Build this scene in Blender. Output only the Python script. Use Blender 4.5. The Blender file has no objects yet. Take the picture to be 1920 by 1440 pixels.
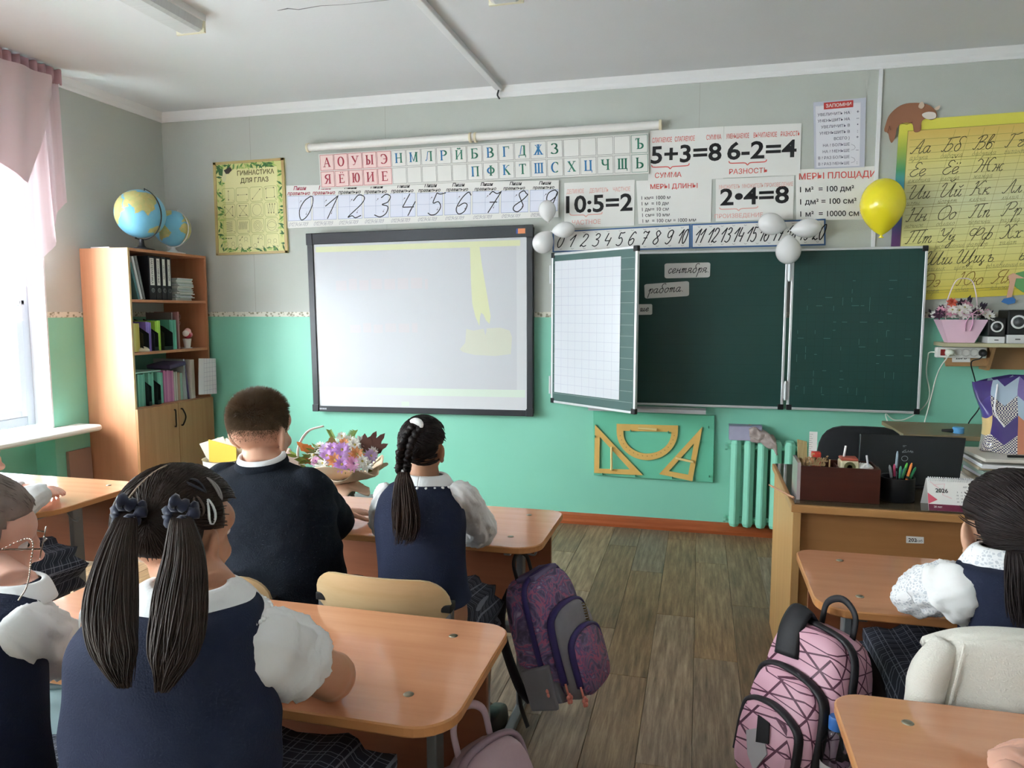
import bpy, bmesh, math, random
from mathutils import Vector, Matrix, noise, Quaternion
random.seed(7)
PI = math.pi
scene = bpy.context.scene
COL = scene.collection

# ---------------------------------------------------------------- camera
CAM = Vector((0.9756, -4.9232, 1.4583)); YAW, PITCH, FPX = 0.2511, 0.0985, 1376.0
FW = Vector((-math.sin(YAW)*math.cos(PITCH), math.cos(YAW)*math.cos(PITCH), -math.sin(PITCH)))
RT = Vector((math.cos(YAW), math.sin(YAW), 0)); UP = RT.cross(FW)
cd = bpy.data.cameras.new('camera'); cam = bpy.data.objects.new('camera', cd); COL.objects.link(cam)
cd.sensor_fit = 'HORIZONTAL'; cd.sensor_width = 36; cd.lens = FPX*36/1920; cd.clip_start = .05
cam.matrix_world = Matrix((( RT.x, UP.x, -FW.x, CAM.x), (RT.y, UP.y, -FW.y, CAM.y), (RT.z, UP.z, -FW.z, CAM.z), (0, 0, 0, 1)))
scene.camera = cam

# ---------------------------------------------------------------- world, daylight, exposure
scene.view_settings.view_transform = 'Standard'; scene.view_settings.look = 'None'
scene.view_settings.gamma = 1; scene.view_settings.exposure = 1.6; scene.view_settings.use_curve_mapping = False
scene.cycles.use_denoising = True; scene.cycles.max_bounces = 10; scene.cycles.diffuse_bounces = 6
scene.cycles.transparent_max_bounces = 16; scene.cycles.sample_clamp_indirect = 6
SKY = 15.0
w = bpy.data.worlds.new('overcast'); scene.world = w; w.use_nodes = True
bgn = w.node_tree.nodes['Background']; bgn.inputs[0].default_value = (.93, .97, 1, 1); bgn.inputs[1].default_value = SKY
XL, XR, YB, ZC = -3.0487, 3.45, -7.6, 2.955        # left wall, right wall, back wall, ceiling
WINS = [(-3.30, -1.12), (-5.25, -3.62), (-7.25, -5.60)]   # window openings in the left wall (y0, y1)
WZ0, WZ1 = 0.70, 2.62
for k, (a, b) in enumerate(WINS):                    # sky portals in the window openings
    ld = bpy.data.lights.new('window_daylight', 'AREA'); ld.shape = 'RECTANGLE'; ld.size = b-a; ld.size_y = WZ1-WZ0
    ld.cycles.is_portal = True
    lo = bpy.data.objects.new('window_daylight', ld); COL.objects.link(lo)
    lo.location = (XL-.42, (a+b)/2, (WZ0+WZ1)/2); lo.rotation_euler = (0, -PI/2, 0); lo.rotation_euler = (PI/2, 0, -PI/2)

# ---------------------------------------------------------------- helpers
def ray(x, y): return FW*FPX + RT*(x-960) - UP*(y-720)
def ony(x, y, Y): d = ray(x, y); return CAM + d*((Y-CAM.y)/d.y)
def onz(x, y, Z): d = ray(x, y); return CAM + d*((Z-CAM.z)/d.z)
def onx(x, y, X): d = ray(x, y); return CAM + d*((X-CAM.x)/d.x)
def wl(x, y, off=0): return ony(x, y, -off)
def s2l(c): c /= 255; return c/12.92 if c <= .04045 else ((c+.055)/1.055)**2.4
def rgb(h):
    if not isinstance(h, str): return tuple(h)+((1,) if len(h) == 3 else ())
    h = h.lstrip('#'); return tuple(s2l(int(h[i:i+2], 16)) for i in (0, 2, 4))+(1,)
MATS = {}
def nmat(name):
    m = bpy.data.materials.new(name); m.use_nodes = True
    return m, m.node_tree.nodes, m.node_tree.links, m.node_tree.nodes['Principled BSDF']
def mat(name, col='#808080', rough=.6, metal=0, spec=.5, noise_=None, bump=None, sheen=0, coat=0, stretch=(1, 1, 1), trans=0, alpha=1, ior=1.45, sub=0, rand=0, emis=0):
    """noise_=(scale, colour2, contrast); bump=(scale, strength); object-space noise"""
    if name in MATS: return MATS[name]
    m, n, l, p = nmat(name); MATS[name] = m
    p.inputs['Base Color'].default_value = rgb(col); p.inputs['Roughness'].default_value = rough
    p.inputs['Metallic'].default_value = metal; p.inputs['Specular IOR Level'].default_value = spec
    p.inputs['Sheen Weight'].default_value = sheen; p.inputs['Coat Weight'].default_value = coat
    p.inputs['Transmission Weight'].default_value = trans; p.inputs['Alpha'].default_value = alpha; p.inputs['IOR'].default_value = ior
    if sub: p.inputs['Subsurface Weight'].default_value = sub; p.inputs['Subsurface Radius'].default_value = (.02, .008, .005); p.inputs['Subsurface Scale'].default_value = .5
    if emis: p.inputs['Emission Color'].default_value = rgb(col); p.inputs['Emission Strength'].default_value = emis
    if noise_ or bump:
        tc = n.new('ShaderNodeTexCoord'); mp = n.new('ShaderNodeMapping'); mp.inputs['Scale'].default_value = stretch
        l.new(tc.outputs['Object'], mp.inputs[0])
    if noise_:
        nz = n.new('ShaderNodeTexNoise'); nz.inputs['Scale'].default_value = noise_[0]; nz.inputs['Detail'].default_value = 5; nz.inputs['Roughness'].default_value = .6
        l.new(mp.outputs[0], nz.inputs['Vector'])
        cr = n.new('ShaderNodeValToRGB'); k = noise_[2]; cr.color_ramp.elements[0].position = .5-k; cr.color_ramp.elements[1].position = .5+k
        cr.color_ramp.elements[0].color = rgb(col); cr.color_ramp.elements[1].color = rgb(noise_[1])
        l.new(nz.outputs[0], cr.inputs[0]); out = cr.outputs[0]
        if rand:
            oi = n.new('ShaderNodeObjectInfo'); hs = n.new('ShaderNodeHueSaturation'); mr = n.new('ShaderNodeMapRange')
            mr.inputs['To Min'].default_value = 1-rand; mr.inputs['To Max'].default_value = 1+rand
            l.new(oi.outputs['Random'], mr.inputs[0]); l.new(mr.outputs[0], hs.inputs['Value']); l.new(out, hs.inputs['Color']); out = hs.outputs[0]
        l.new(out, p.inputs['Base Color'])
    if bump:
        nb = n.new('ShaderNodeTexNoise'); nb.inputs['Scale'].default_value = bump[0]; nb.inputs['Detail'].default_value = 4
        l.new(mp.outputs[0], nb.inputs['Vector']); b = n.new('ShaderNodeBump'); b.inputs['Strength'].default_value = bump[1]; b.inputs['Distance'].default_value = .01
        l.new(nb.outputs[0], b.inputs['Height']); l.new(b.outputs[0], p.inputs['Normal'])
    return m
def wood(name, c1, c2, ax='x', sc=6, rough=.35, coat=0, rand=0, k=.22, spec=.5):
    st = {'x': (.35, 6, 6), 'y': (6, .35, 6), 'z': (6, 6, .35)}[ax]
    return mat(name, c1, rough, noise_=(sc, c2, k), stretch=st, coat=coat, rand=rand, spec=spec)

def worigin(o):
    v = Vector((0, 0, 0))
    while o: v += o.location; o = o.parent
    return v
def tag(o, label=None, cat=None, group=None, kind=None):
    if label: o['label'] = label
    if cat: o['category'] = cat
    if group: o['group'] = group
    if kind: o['kind'] = kind
    return o
def thing(name, loc, label, cat, group=None, rz=0):
    o = bpy.data.objects.new(name, None); COL.objects.link(o); o.location = loc; o.rotation_euler.z = rz; o.empty_display_size = .1
    return tag(o, label, cat, group)
class MB:
    def __init__(s): s.v, s.f, s.m = [], [], []
    def add(s, V, F, mi=0):
        n = len(s.v); s.v += [Vector(q) for q in V]; s.f += [tuple(i+n for i in q) for q in F]; s.m += [mi]*len(F); return s
    def mm(s, a, b, mi=0):
        x0, y0, z0 = a; x1, y1, z1 = b
        return s.add([(x0,y0,z0),(x1,y0,z0),(x1,y1,z0),(x0,y1,z0),(x0,y0,z1),(x1,y0,z1),(x1,y1,z1),(x0,y1,z1)],
            [(0,3,2,1),(4,5,6,7),(0,1,5,4),(1,2,6,5),(2,3,7,6),(3,0,4,7)], mi)
    def box(s, c, d, rot=None, mi=0):
        V = [Vector((i*d[0]/2, j*d[1]/2, k*d[2]/2)) for k in (-1, 1) for i, j in ((-1,-1),(1,-1),(1,1),(-1,1))]
        if rot is not None: V = [rot @ q for q in V]
        return s.add([q+Vector(c) for q in V], [(0,3,2,1),(4,5,6,7),(0,1,5,4),(1,2,6,5),(2,3,7,6),(3,0,4,7)], mi)
    def prism(s, pts, vec, mi=0):
        """pts: planar polygon; solid between it and itself shifted by vec"""
        P = [Vector(q) for q in pts]; n = len(P); vec = Vector(vec)
        nn = Vector((0,0,0))
        for i in range(n): nn += P[i].cross(P[(i+1) % n])
        if nn.dot(vec) > 0: P = P[::-1]
        return s.add(P+[q+vec for q in P], [tuple(range(n)), tuple(range(2*n-1, n-1, -1))]+[(i, n+i, n+(i+1) % n, (i+1) % n) for i in range(n)], mi)
    def loft(s, rings, cap=True, mi=0, closed=False):
        n = len(rings[0]); V = [q for r in rings for q in r]; F = []
        m = len(rings)
        for j in range(m if closed else m-1):
            for i in range(n):
                a, b = j*n+i, j*n+(i+1) % n; c, d = ((j+1) % m)*n+(i+1) % n, ((j+1) % m)*n+i
                F.append((a, b, c, d))
        if cap and not closed: F += [tuple(range(n))[::-1], tuple(range((m-1)*n, m*n))]
        return s.add(V, F, mi)
    def tube(s, path, r, n=8, cap=True, mi=0, closed=False, flat=1, upv=None):
        P = [Vector(q) for q in path]; m = len(P)
        R_ = r if isinstance(r, (list, tuple)) else [r]*m
        rings = []; prev = None
        for i in range(m):
            if closed: t = P[(i+1) % m]-P[i-1]
            else: t = P[min(i+1, m-1)]-P[max(i-1, 0)]
            if t.length < 1e-9: t = Vector((0,0,1))
            t.normalize()
            if prev is None:
                u = Vector(upv) if upv else (Vector((0,0,1)) if abs(t.z) < .9 else Vector((1,0,0)))
                u = (u-t*u.dot(t)).normalized()
            else:
                u = prev-t*prev.dot(t)
                u = u.normalized() if u.length > 1e-6 else t.orthogonal().normalized()
            prev = u; w_ = t.cross(u)
            rings.append([P[i]+(u*math.cos(a)*flat+w_*math.sin(a))*R_[i] for a in [2*PI*k/n for k in range(n)]])
        return s.loft(rings, cap, mi, closed)
    def lathe(s, prof, c=(0,0,0), n=24, mi=0, rot=None, cap=True):
        rings = []
        for r, z in prof:
            ring = [Vector((r*math.cos(2*PI*k/n), r*math.sin(2*PI*k/n), z)) for k in range(n)]
            if rot is not None: ring = [rot @ q for q in ring]
            rings.append([q+Vector(c) for q in ring])
        return s.loft(rings, cap, mi)
    def ell(s, c, rad, nu=16, nv=10, rot=None, mi=0):
        prof = []
        if not isinstance(rad, (tuple, list)): rad = (rad,)*3
        rings = []
        for j in range(nv+1):
            a = -PI/2+PI*(.001+.998*j/nv)
            ring = [Vector((rad[0]*math.cos(a)*math.cos(2*PI*k/nu), rad[1]*math.cos(a)*math.sin(2*PI*k/nu), rad[2]*math.sin(a))) for k in range(nu)]
            if rot is not None: ring = [rot @ q for q in ring]
            rings.append([q+Vector(c) for q in ring])
        return s.loft(rings, True, mi)
    def grid(s, fn, nu, nv, mi=0):
        V = [fn(i/nu, j/nv) for j in range(nv+1) for i in range(nu+1)]
        F = [(j*(nu+1)+i, j*(nu+1)+i+1, (j+1)*(nu+1)+i+1, (j+1)*(nu+1)+i) for j in range(nv) for i in range(nu)]
        return s.add(V, F, mi)
    def build(s, name, m, parent=None, smooth=False, bev=0, label=None, cat=None, group=None, kind=None, local=False, sharp=None, solid=0, subd=0, bseg=2):
        V = s.v
        if parent is not None: off = Vector((0,0,0)) if local else worigin(parent); loc = Vector((0,0,0))
        elif local: off = loc = Vector((0,0,0))
        else:
            lo = Vector([min(q[i] for q in V) for i in range(3)]); hi = Vector([max(q[i] for q in V) for i in range(3)])
            off = loc = Vector(((lo.x+hi.x)/2, (lo.y+hi.y)/2, lo.z))
        me = bpy.data.meshes.new(name); me.from_pydata([q-off for q in V], [], s.f)
        for q in (m if isinstance(m, (list, tuple)) else [m]): me.materials.append(q)
        if any(s.m): me.polygons.foreach_set('material_index', s.m)
        if smooth: me.polygons.foreach_set('use_smooth', [True]*len(s.f))
        me.update()
        if smooth and sharp: me.set_sharp_from_angle(angle=math.radians(sharp))
        o = bpy.data.objects.new(name, me); COL.objects.link(o); o.location = loc; o.parent = parent
        if solid: q = o.modifiers.new('s', 'SOLIDIFY'); q.thickness = solid; q.offset = 0
        if bev: q = o.modifiers.new('b', 'BEVEL'); q.width = bev; q.segments = bseg; q.limit_method = 'ANGLE'; q.angle_limit = .7
        if subd: q = o.modifiers.new('d', 'SUBSURF'); q.levels = q.render_levels = subd
        return tag(o, label, cat, group, kind)
def copy_tree(o, parent=None):
    c = o.copy(); COL.objects.link(c); c.parent = parent
    for ch in list(o.children): copy_tree(ch, c)
    return c
def smoothpath(P, k=6, closed=False):
    P = [Vector(q) for q in P]; n = len(P); out = []
    for i in range(n if closed else n-1):
        p0 = P[(i-1) % n] if closed or i > 0 else P[0]*2-P[1]
        p1, p2 = P[i], P[(i+1) % n]
        p3 = P[(i+2) % n] if closed or i+2 < n else P[n-1]*2-P[n-2]
        for j in range(k):
            t = j/k
            out.append(.5*((2*p1)+(p2-p0)*t+(2*p0-5*p1+4*p2-p3)*t*t+(3*p1-p0-3*p2+p3)*t**3))
    if not closed: out.append(P[-1])
    return out
def lerp(a, b, t): return a+(b-a)*t

# --- quad mapper for flat printed things
class Q:
    def __init__(s, TL, TR, BR, BL):
        s.c = [Vector(q) for q in (TL, TR, BR, BL)]
        s.n = (s.c[1]-s.c[0]).cross(s.c[3]-s.c[0]).normalized()*-1
        if s.n.dot(CAM-s.c[0]) < 0: s.n = -s.n
        s.w = ((s.c[1]-s.c[0]).length+(s.c[2]-s.c[3]).length)/2; s.h = ((s.c[3]-s.c[0]).length+(s.c[2]-s.c[1]).length)/2
    def pt(s, u, v, lift=0):
        a = s.c[0].lerp(s.c[1], u); b = s.c[3].lerp(s.c[2], u); return a.lerp(b, v)+s.n*lift
    def slab(s, mb, th, mi=0, u0=0, u1=1, v0=0, v1=1, lift=0):
        return mb.prism([s.pt(u0, v0, lift), s.pt(u1, v0, lift), s.pt(u1, v1, lift), s.pt(u0, v1, lift)], s.n*th, mi)
    def rect(s, mb, u0, v0, u1, v1, lift, mi=0):
        return mb.add([s.pt(u0, v0, lift), s.pt(u0, v1, lift), s.pt(u1, v1, lift), s.pt(u1, v0, lift)], [(0, 1, 2, 3)], mi)
    def poly(s, mb, pts, lift, mi=0):
        return mb.add([s.pt(u, v, lift) for u, v in pts], [tuple(range(len(pts)))], mi)
    def line(s, mb, pts, wd, lift, mi=0, closed=False):
        """ribbon of width wd (metres) along uv points"""
        P = [Vector((u*s.w, v*s.h, 0)) for u, v in pts]; n = len(P); V, F = [], []
        for i in range(n):
            t = (P[(i+1) % n]-P[i-1]) if closed else (P[min(i+1, n-1)]-P[max(i-1, 0)])
            t = t.normalized() if t.length > 1e-9 else Vector((1, 0, 0)); nn = Vector((-t.y, t.x, 0))*wd/2
            for q in (P[i]-nn, P[i]+nn): V.append(s.pt(q.x/s.w, q.y/s.h, lift))
        for i in range(n if closed else n-1):
            j = (i+1) % n; F.append((2*i, 2*i+1, 2*j+1, 2*j))
        return mb.add(V, F, mi)
    def text(s, mb, t, u, v, h, lift=.0015, align='c', mi=0, bold=0, fit=None, shear=0, stretch=1):
        """cap height h as a fraction of the quad height, baseline at v"""
        V, F, x0, x1 = glyphs(t, bold, shear); k = h*s.h/.73; kx = k*stretch
        wd = (x1-x0)*kx
        if fit and wd > fit*s.w: kx *= fit*s.w/wd; wd = fit*s.w
        ox = u*s.w-(wd/2 if align == 'c' else wd if align == 'r' else 0)
        return mb.add([s.pt((ox+(q[0]-x0)*kx)/s.w, v-q[1]*k/s.h, lift) for q in V], F, mi)
    def hand(s, mb, t, u, v, h, wd, lift=.0015, align='l', mi=0, slant=.32, track=1.0, col2=None):
        """cursive stroke lettering, x-height h (fraction), baseline at v, stroke width wd in metres"""
        k = h*s.h/10; tot = sum(HAND.get(c, ('', 6))[1]+1.5 for c in t)*k*track
        x = u*s.w-(tot/2 if align == 'c' else tot if align == 'r' else 0)
        for c in t:
            st, ad = HAND.get(c, ('', 6))
            for seg in st.split(';'):
                if not seg: continue
                pts = [tuple(float(q) for q in a.split(',')) for a in seg.split()]
                P = smoothpath([(a, b, 0) for a, b in pts], 4) if len(pts) > 2 else [Vector((a, b, 0)) for a, b in pts]
                s.line(mb, [((x+(q.x*track+q.y*slant)*k)/s.w, v-q.y*k/s.h) for q in P], wd, lift, mi)
            x += (ad+1.5)*k*track
GC = {}
def glyphs(t, bold=0, shear=0):
    key = (t, bold, shear)
    if key not in GC:
        cu = bpy.data.curves.new('t', 'FONT'); cu.body = t; cu.resolution_u = 3; cu.offset = bold; cu.shear = shear
        o = bpy.data.objects.new('t', cu); COL.objects.link(o)
        dg = bpy.context.evaluated_depsgraph_get(); me = o.evaluated_get(dg).to_mesh()
        V = [tuple(q.co) for q in me.vertices]; F = [tuple(p.vertices) for p in me.polygons]
        o.evaluated_get(dg).to_mesh_clear(); bpy.data.objects.remove(o); bpy.data.curves.remove(cu)
        GC[key] = (V, F, min(q[0] for q in V), max(q[0] for q in V))
    return GC[key]
HAND = {}
def hg(ch, adv, st): HAND[ch] = (st, adv)
for a in '''а|10|7,9 4,10 1,8 0,4 2,0 5,2 7,9;7,10 6,2 8,0 10,3
б|9|7,8 4,10 1,8 0,4 2,0 5,0 7,4 6,9 3,14 4,19 8,20 10,18
в|8|0,3 3,13 5,19 3,20 1,14 0,4 2,0 5,0 7,4 5,8 2,8 6,10 9,8
г|8|0,8 2,10 3,8 5,10 6,8 3,5 1,2 3,0 6,1 8,3
д|10|7,9 4,10 1,8 0,4 2,0 5,2 7,9;7,10 6,-4 4,-9 1,-8 3,-4 10,3
е|8|0,3 5,6 6,9 3,10 0,6 1,1 4,0 8,3
ё|8|0,3 5,6 6,9 3,10 0,6 1,1 4,0 8,3;2,14 2,16;6,14 6,16
ж|13|0,9 2,10 3,6 1,0 0,1;6,10 6,0;3,5 9,5;12,9 10,10 8,6 9,1 11,0 13,2
з|7|0,8 3,10 5,8 2,5 5,3 3,-6 0,-8 1,-4 7,3
и|10|0,7 2,10 1,2 3,0 6,4 7,10 6,2 8,0 10,3
й|10|0,7 2,10 1,2 3,0 6,4 7,10 6,2 8,0 10,3;3,15 5,13 8,16
к|8|1,10 0,0;7,9 5,10 1,5 4,4 6,0 8,2
л|9|0,1 1,0 3,4 5,10 5,2 7,0 9,3
м|11|0,1 1,0 3,10 4,3 8,10 8,2 9,0 11,3
н|9|1,10 0,0;0,5 6,6;7,10 6,2 7,0 9,3
о|8|4,10 1,8 0,4 2,0 5,1 7,6 5,10 4,10;5,10 8,8
п|9|0,7 2,10 1,0;1,5 4,10 6,9 5,2 7,0 9,3
р|9|0,5 3,10 1,-10;2,4 5,10 8,8 7,2 5,0 8,2
с|7|6,8 4,10 1,8 0,4 2,0 4,0 7,3
т|12|0,7 2,10 1,0;1,5 4,10 5,8 4,0;4,5 8,10 9,8 8,2 10,0 12,3
у|9|0,7 2,10 1,4 3,3 6,8;7,10 5,-6 3,-9 1,-8 3,-4 9,3
ф|12|4,10 1,9 0,4 2,0 5,4;8,20 3,-10;6,5 8,10 11,8 10,2 7,0 5,3
х|9|0,8 3,10 4,5 3,0 0,1;9,9 7,10 4,5 6,0 9,2
ц|10|0,7 2,10 1,2 3,0 6,4 7,10 6,2 8,0 8,-4 6,-4 10,3
ч|10|0,7 2,10 2,5 4,4 6,7 7,10 6,2 8,0 10,3
ш|14|0,7 2,10 1,2 3,0 5,4 6,10 5,2 7,0 10,4 11,10 10,2 12,0 14,3
щ|14|0,7 2,10 1,2 3,0 5,4 6,10 5,2 7,0 10,4 11,10 10,2 12,0 12,-4 10,-4 14,3
ъ|8|0,8 2,10 3,10 2,2 4,0 7,1 7,5 4,6 2,4
ы|12|1,10 0,2 2,0 5,1 5,5 2,6 0,4;9,10 8,2 10,0 12,3
ь|7|1,10 0,2 2,0 5,1 5,5 2,6 0,4
э|8|0,8 3,10 6,8 6,3 3,0 0,2;2,5 6,5
ю|12|1,10 0,0;0,5 4,5;8,10 5,8 4,4 6,0 9,1 11,6 9,10 8,10
я|10|7,10 2,10 1,7 3,5 6,5;3,5 0,0;7,10 6,2 8,0 10,3
А|15|0,2 2,0 5,6 12,20 11,4 13,0 16,3;5,7 12,8
Б|15|3,18 8,19 18,20;7,19 4,4 2,0 0,2;5,9 10,11 13,7 10,1 6,0 4,2
В|15|7,19 4,4 2,0 0,2;2,15 6,19 11,20 13,17 10,12 6,10 12,10 14,5 10,0 6,1
Г|14|7,18 4,4 2,0 0,2;2,17 5,19 10,18 16,20
Д|16|8,20 5,2 2,0 0,2 4,3 9,0 14,4 16,12 13,19 8,20 3,17
Е|12|12,17 9,20 5,18 5,13 9,11 4,9 1,4 4,0 8,0 12,4
Ё|12|12,17 9,20 5,18 5,13 9,11 4,9 1,4 4,0 8,0 12,4;6,23 6,25;10,23 10,25
Ж|22|0,16 3,19 7,14 4,2 1,0;12,20 10,0;7,10 17,10;22,18 19,20 15,13 17,2 21,1
З|12|3,17 6,20 11,19 11,14 6,11 11,9 11,3 6,0 1,1 0,4
И|18|0,15 3,20 5,18 3,4 5,0 9,2 13,10 16,20 14,4 16,0 19,3
Й|18|0,15 3,20 5,18 3,4 5,0 9,2 13,10 16,20 14,4 16,0 19,3;7,25 10,22 14,26
К|15|2,16 5,20 4,10 3,2 0,0;15,18 12,20 6,12 4,10 9,9 11,2 15,1
Л|14|0,2 2,0 5,4 11,20 11,4 13,0 15,3
М|20|0,2 2,0 5,5 9,20 10,4 17,20 16,4 18,0 20,3
Н|16|2,16 5,20 4,4 2,0 0,2;4,10 13,11;16,20 12,4 14,0 17,3
О|14|8,20 3,17 0,10 2,2 7,0 13,5 14,14 11,19 8,20
П|16|2,17 6,19 18,20;7,19 4,4 2,0 0,2;14,20 12,4 13,0 16,3
Р|14|7,19 4,4 2,0 0,2;2,15 6,19 12,20 15,16 12,10 7,9
С|13|13,16 10,20 5,18 1,10 2,2 7,0 12,4
Т|22|2,17 6,19 24,20;7,19 4,2 1,1;14,19 11,2;21,20 18,4 19,0 22,3
У|14|2,16 5,20 6,11 9,9 13,14;16,20 11,4 7,0 3,1
Ф|17|10,20 6,0;8,16 3,17 0,12 3,7 8,9 13,17 17,16 16,9 11,7 8,9
Х|16|1,17 5,20 8,14 7,4 3,0 0,2;16,18 13,20 9,12 10,3 13,0 17,3
Ц|18|0,15 3,20 5,18 3,4 5,0 9,2 13,10 16,20 14,4 16,0 17,-4 14,-4 19,3
Ш|22|0,15 3,20 5,18 3,4 5,0 9,4 12,19 10,4 12,0 16,4 20,20 18,4 20,0 23,3
Щ|22|0,15 3,20 5,18 3,4 5,0 9,4 12,19 10,4 12,0 16,4 20,20 18,4 20,0 20,-4 17,-4 23,3
Э|14|1,16 5,20 11,18 13,10 10,2 4,0 0,3;4,10 13,10
Ю|20|2,16 5,20 4,4 2,0 0,2;4,10 9,10;15,20 10,16 9,8 12,1 17,2 20,10 18,18 15,20
Я|16|14,20 8,19 5,14 8,10 13,10;8,10 3,1 0,2;16,20 13,4 14,0 17,3
0|10|6,20 2,16 0,8 3,0 7,3 9,12 8,19 6,20
1|8|0,11 8,20;8,20 4,0
2|10|1,15 4,20 9,18 8,12 0,1 3,2 6,0 10,2
3|10|2,17 5,20 9,18 8,13 4,11 9,9 9,3 5,0 0,2
4|10|3,20 0,8;0,8 9,8;9,13 6,0
5|10|3,20 2,11 6,12 9,7 7,1 3,0 0,2;3,20 6,19 10,20
6|10|9,17 6,20 2,14 0,5 3,0 7,2 8,8 5,10 1,7
7|10|1,17 3,20 7,18 10,20;10,20 4,0;3,10 9,10
8|10|8,17 5,20 2,17 5,11 8,5 5,0 1,2 1,6 6,11 9,16 8,17
9|10|9,18 6,20 2,17 2,11 5,9 9,14 9,18 8,6 4,0 0,2
.|3|1,0 2,1'''.split('\n'):
    a_, b_, c_ = a.split('|'); hg(a_, float(b_), c_)
# ---------------------------------------------------------------- the room
ZD = 1.425   # top of the green paint
def wallmat(name, c, c2, k=.3, rough=.75, bump=(60, .15)):
    return mat(name, c, rough, noise_=(1.3, c2, k), bump=bump, spec=.3)
GREEN = wallmat('green_gloss_paint', '#80c6ad', '#88ccb5', rough=.42, bump=(9, .12)); GREEN.node_tree.nodes['Principled BSDF'].inputs['Specular IOR Level'].default_value = .4
GREY = wallmat('grey_wallpaper', '#b7bbb4', '#bdc1ba', bump=(140, .12))
WHITE = mat('white_paint', '#e6e6e6', .6); CEIL = mat('ceiling_whitewash', '#dcdde0', .9, noise_=(1.1, '#d6d7d8', .35), bump=(40, .08))
WGLOSS = mat('white_gloss', '#eef0f2', .3)
def wall2(mb, a, b):        # a wall block split at the paint line
    mb.mm((a[0], a[1], a[2]), (b[0], b[1], min(b[2], ZD)), 0)
    if b[2] > ZD: mb.mm((a[0], a[1], max(a[2], ZD)), b, 1)
def st(o): o['kind'] = 'structure'; return o
m = MB(); wall2(m, (XL-.5, 0, -.1), (XR+.2, .2, ZC+.1)); st(m.build('wall_front', [GREEN, GREY]))
m = MB()
ys = [YB-.2]+[q for w_ in sorted(WINS) for q in w_]+[0]
for i in range(0, len(ys), 2): wall2(m, (XL-.42, ys[i], -.1), (XL, ys[i+1], ZC+.1))
for a, b in WINS:
    m.mm((XL-.42, a, WZ1), (XL, b, ZC+.1), 1)
    m.mm((XL-.42, a, -.1), (XL-.16, b, WZ0-.001), 0)      # parapet set back: radiator niche
    m.mm((XL-.16, a, -.1), (XL, a+.03, WZ0), 0)
REV = mat('white_reveal', '#dcdee0', .6)
wlft = st(m.build('wall_left', [GREEN, GREY]))
for a, b in WINS:           # white painted reveals
    m = MB()
    m.mm((XL-.42, b-.012, WZ0), (XL+.002, b, WZ1)); m.mm((XL-.42, a, WZ0), (XL+.002, a+.012, WZ1)); m.mm((XL-.42, a, WZ1-.012), (XL+.002, b, WZ1))
    m.build('reveal', REV, wlft)
PALE = wallmat('pale_wall_paint', '#d0d2d0', '#d6d8d6')
m = MB(); wall2(m, (XR, YB-.2, -.1), (XR+.2, 0, ZC+.1)); st(m.build('wall_right', [PALE, PALE]))
m = MB(); wall2(m, (XL-.5, YB-.2, -.1), (XR+.2, YB, ZC+.1)); st(m.build('wall_back', [PALE, PALE]))
m = MB(); m.mm((XL-.5, YB-.2, ZC), (XR+.2, .2, ZC+.15))
CE = st(m.build('ceiling', CEIL))
# cornices
def cornice(nm, fr, to, nrm):
    m = MB(); fr, to, nrm = Vector(fr), Vector(to), Vector(nrm)
    prof = [(0, 0), (.012, 0), (.018, .012), (.02, .03), (.036, .052), (.045, .066), (0, .066)]
    m.loft([[p+nrm*a+Vector((0, 0, ZC-.066+b)) for a, b in prof] for p in (fr, to)])
    return st(m.build(nm, WHITE))
cornice('trim_1', (XL, 0, 0), (XR, 0, 0), (0, -1, 0)); cornice('trim_2', (XL, YB, 0), (XL, 0, 0), (1, 0, 0))
# paper border over the paint line
BORD = None
m_, n_, l_, p_ = nmat('border_paper'); BORD = m_
tc = n_.new('ShaderNodeTexCoord'); vo = n_.new('ShaderNodeTexVoronoi'); vo.inputs['Scale'].default_value = 42; l_.new(tc.outputs['Object'], vo.inputs['Vector'])
cr = n_.new('ShaderNodeValToRGB'); cr.color_ramp.elements[0].position = .25; cr.color_ramp.elements[0].color = rgb('#8d8a72'); cr.color_ramp.elements[1].position = .5; cr.color_ramp.elements[1].color = rgb('#d9d7c8')
l_.new(vo.outputs['Distance'], cr.inputs[0]); l_.new(cr.outputs[0], p_.inputs['Base Color'])
m = MB(); m.mm((XL, -.002, ZD-.006), (XR, .001, ZD+.03)); st(m.build('trim_3', BORD))
m = MB(); m.mm((XL-.001, WINS[0][1], ZD-.006), (XL+.002, 0, ZD+.03)); st(m.build('trim_4', BORD))
# skirting boards
SKIRT = wood('skirting_wood', '#a85a30', '#8a4422', 'x', 5, .35)
m = MB(); m.loft([[(x, -a, b) for a, b in [(0, 0), (.03, 0), (.03, .02), (.02, .034), (.016, .06), (.008, .075), (0, .075)]] for x in (XL, XR)]); st(m.build('baseboard_front', SKIRT))
m = MB(); m.loft([[(XL+a, y, b) for a, b in [(0, 0), (.03, 0), (.03, .02), (.02, .034), (.016, .06), (.008, .075), (0, .075)]] for y in (YB, 0)]); st(m.build('baseboard_left', SKIRT))
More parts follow.
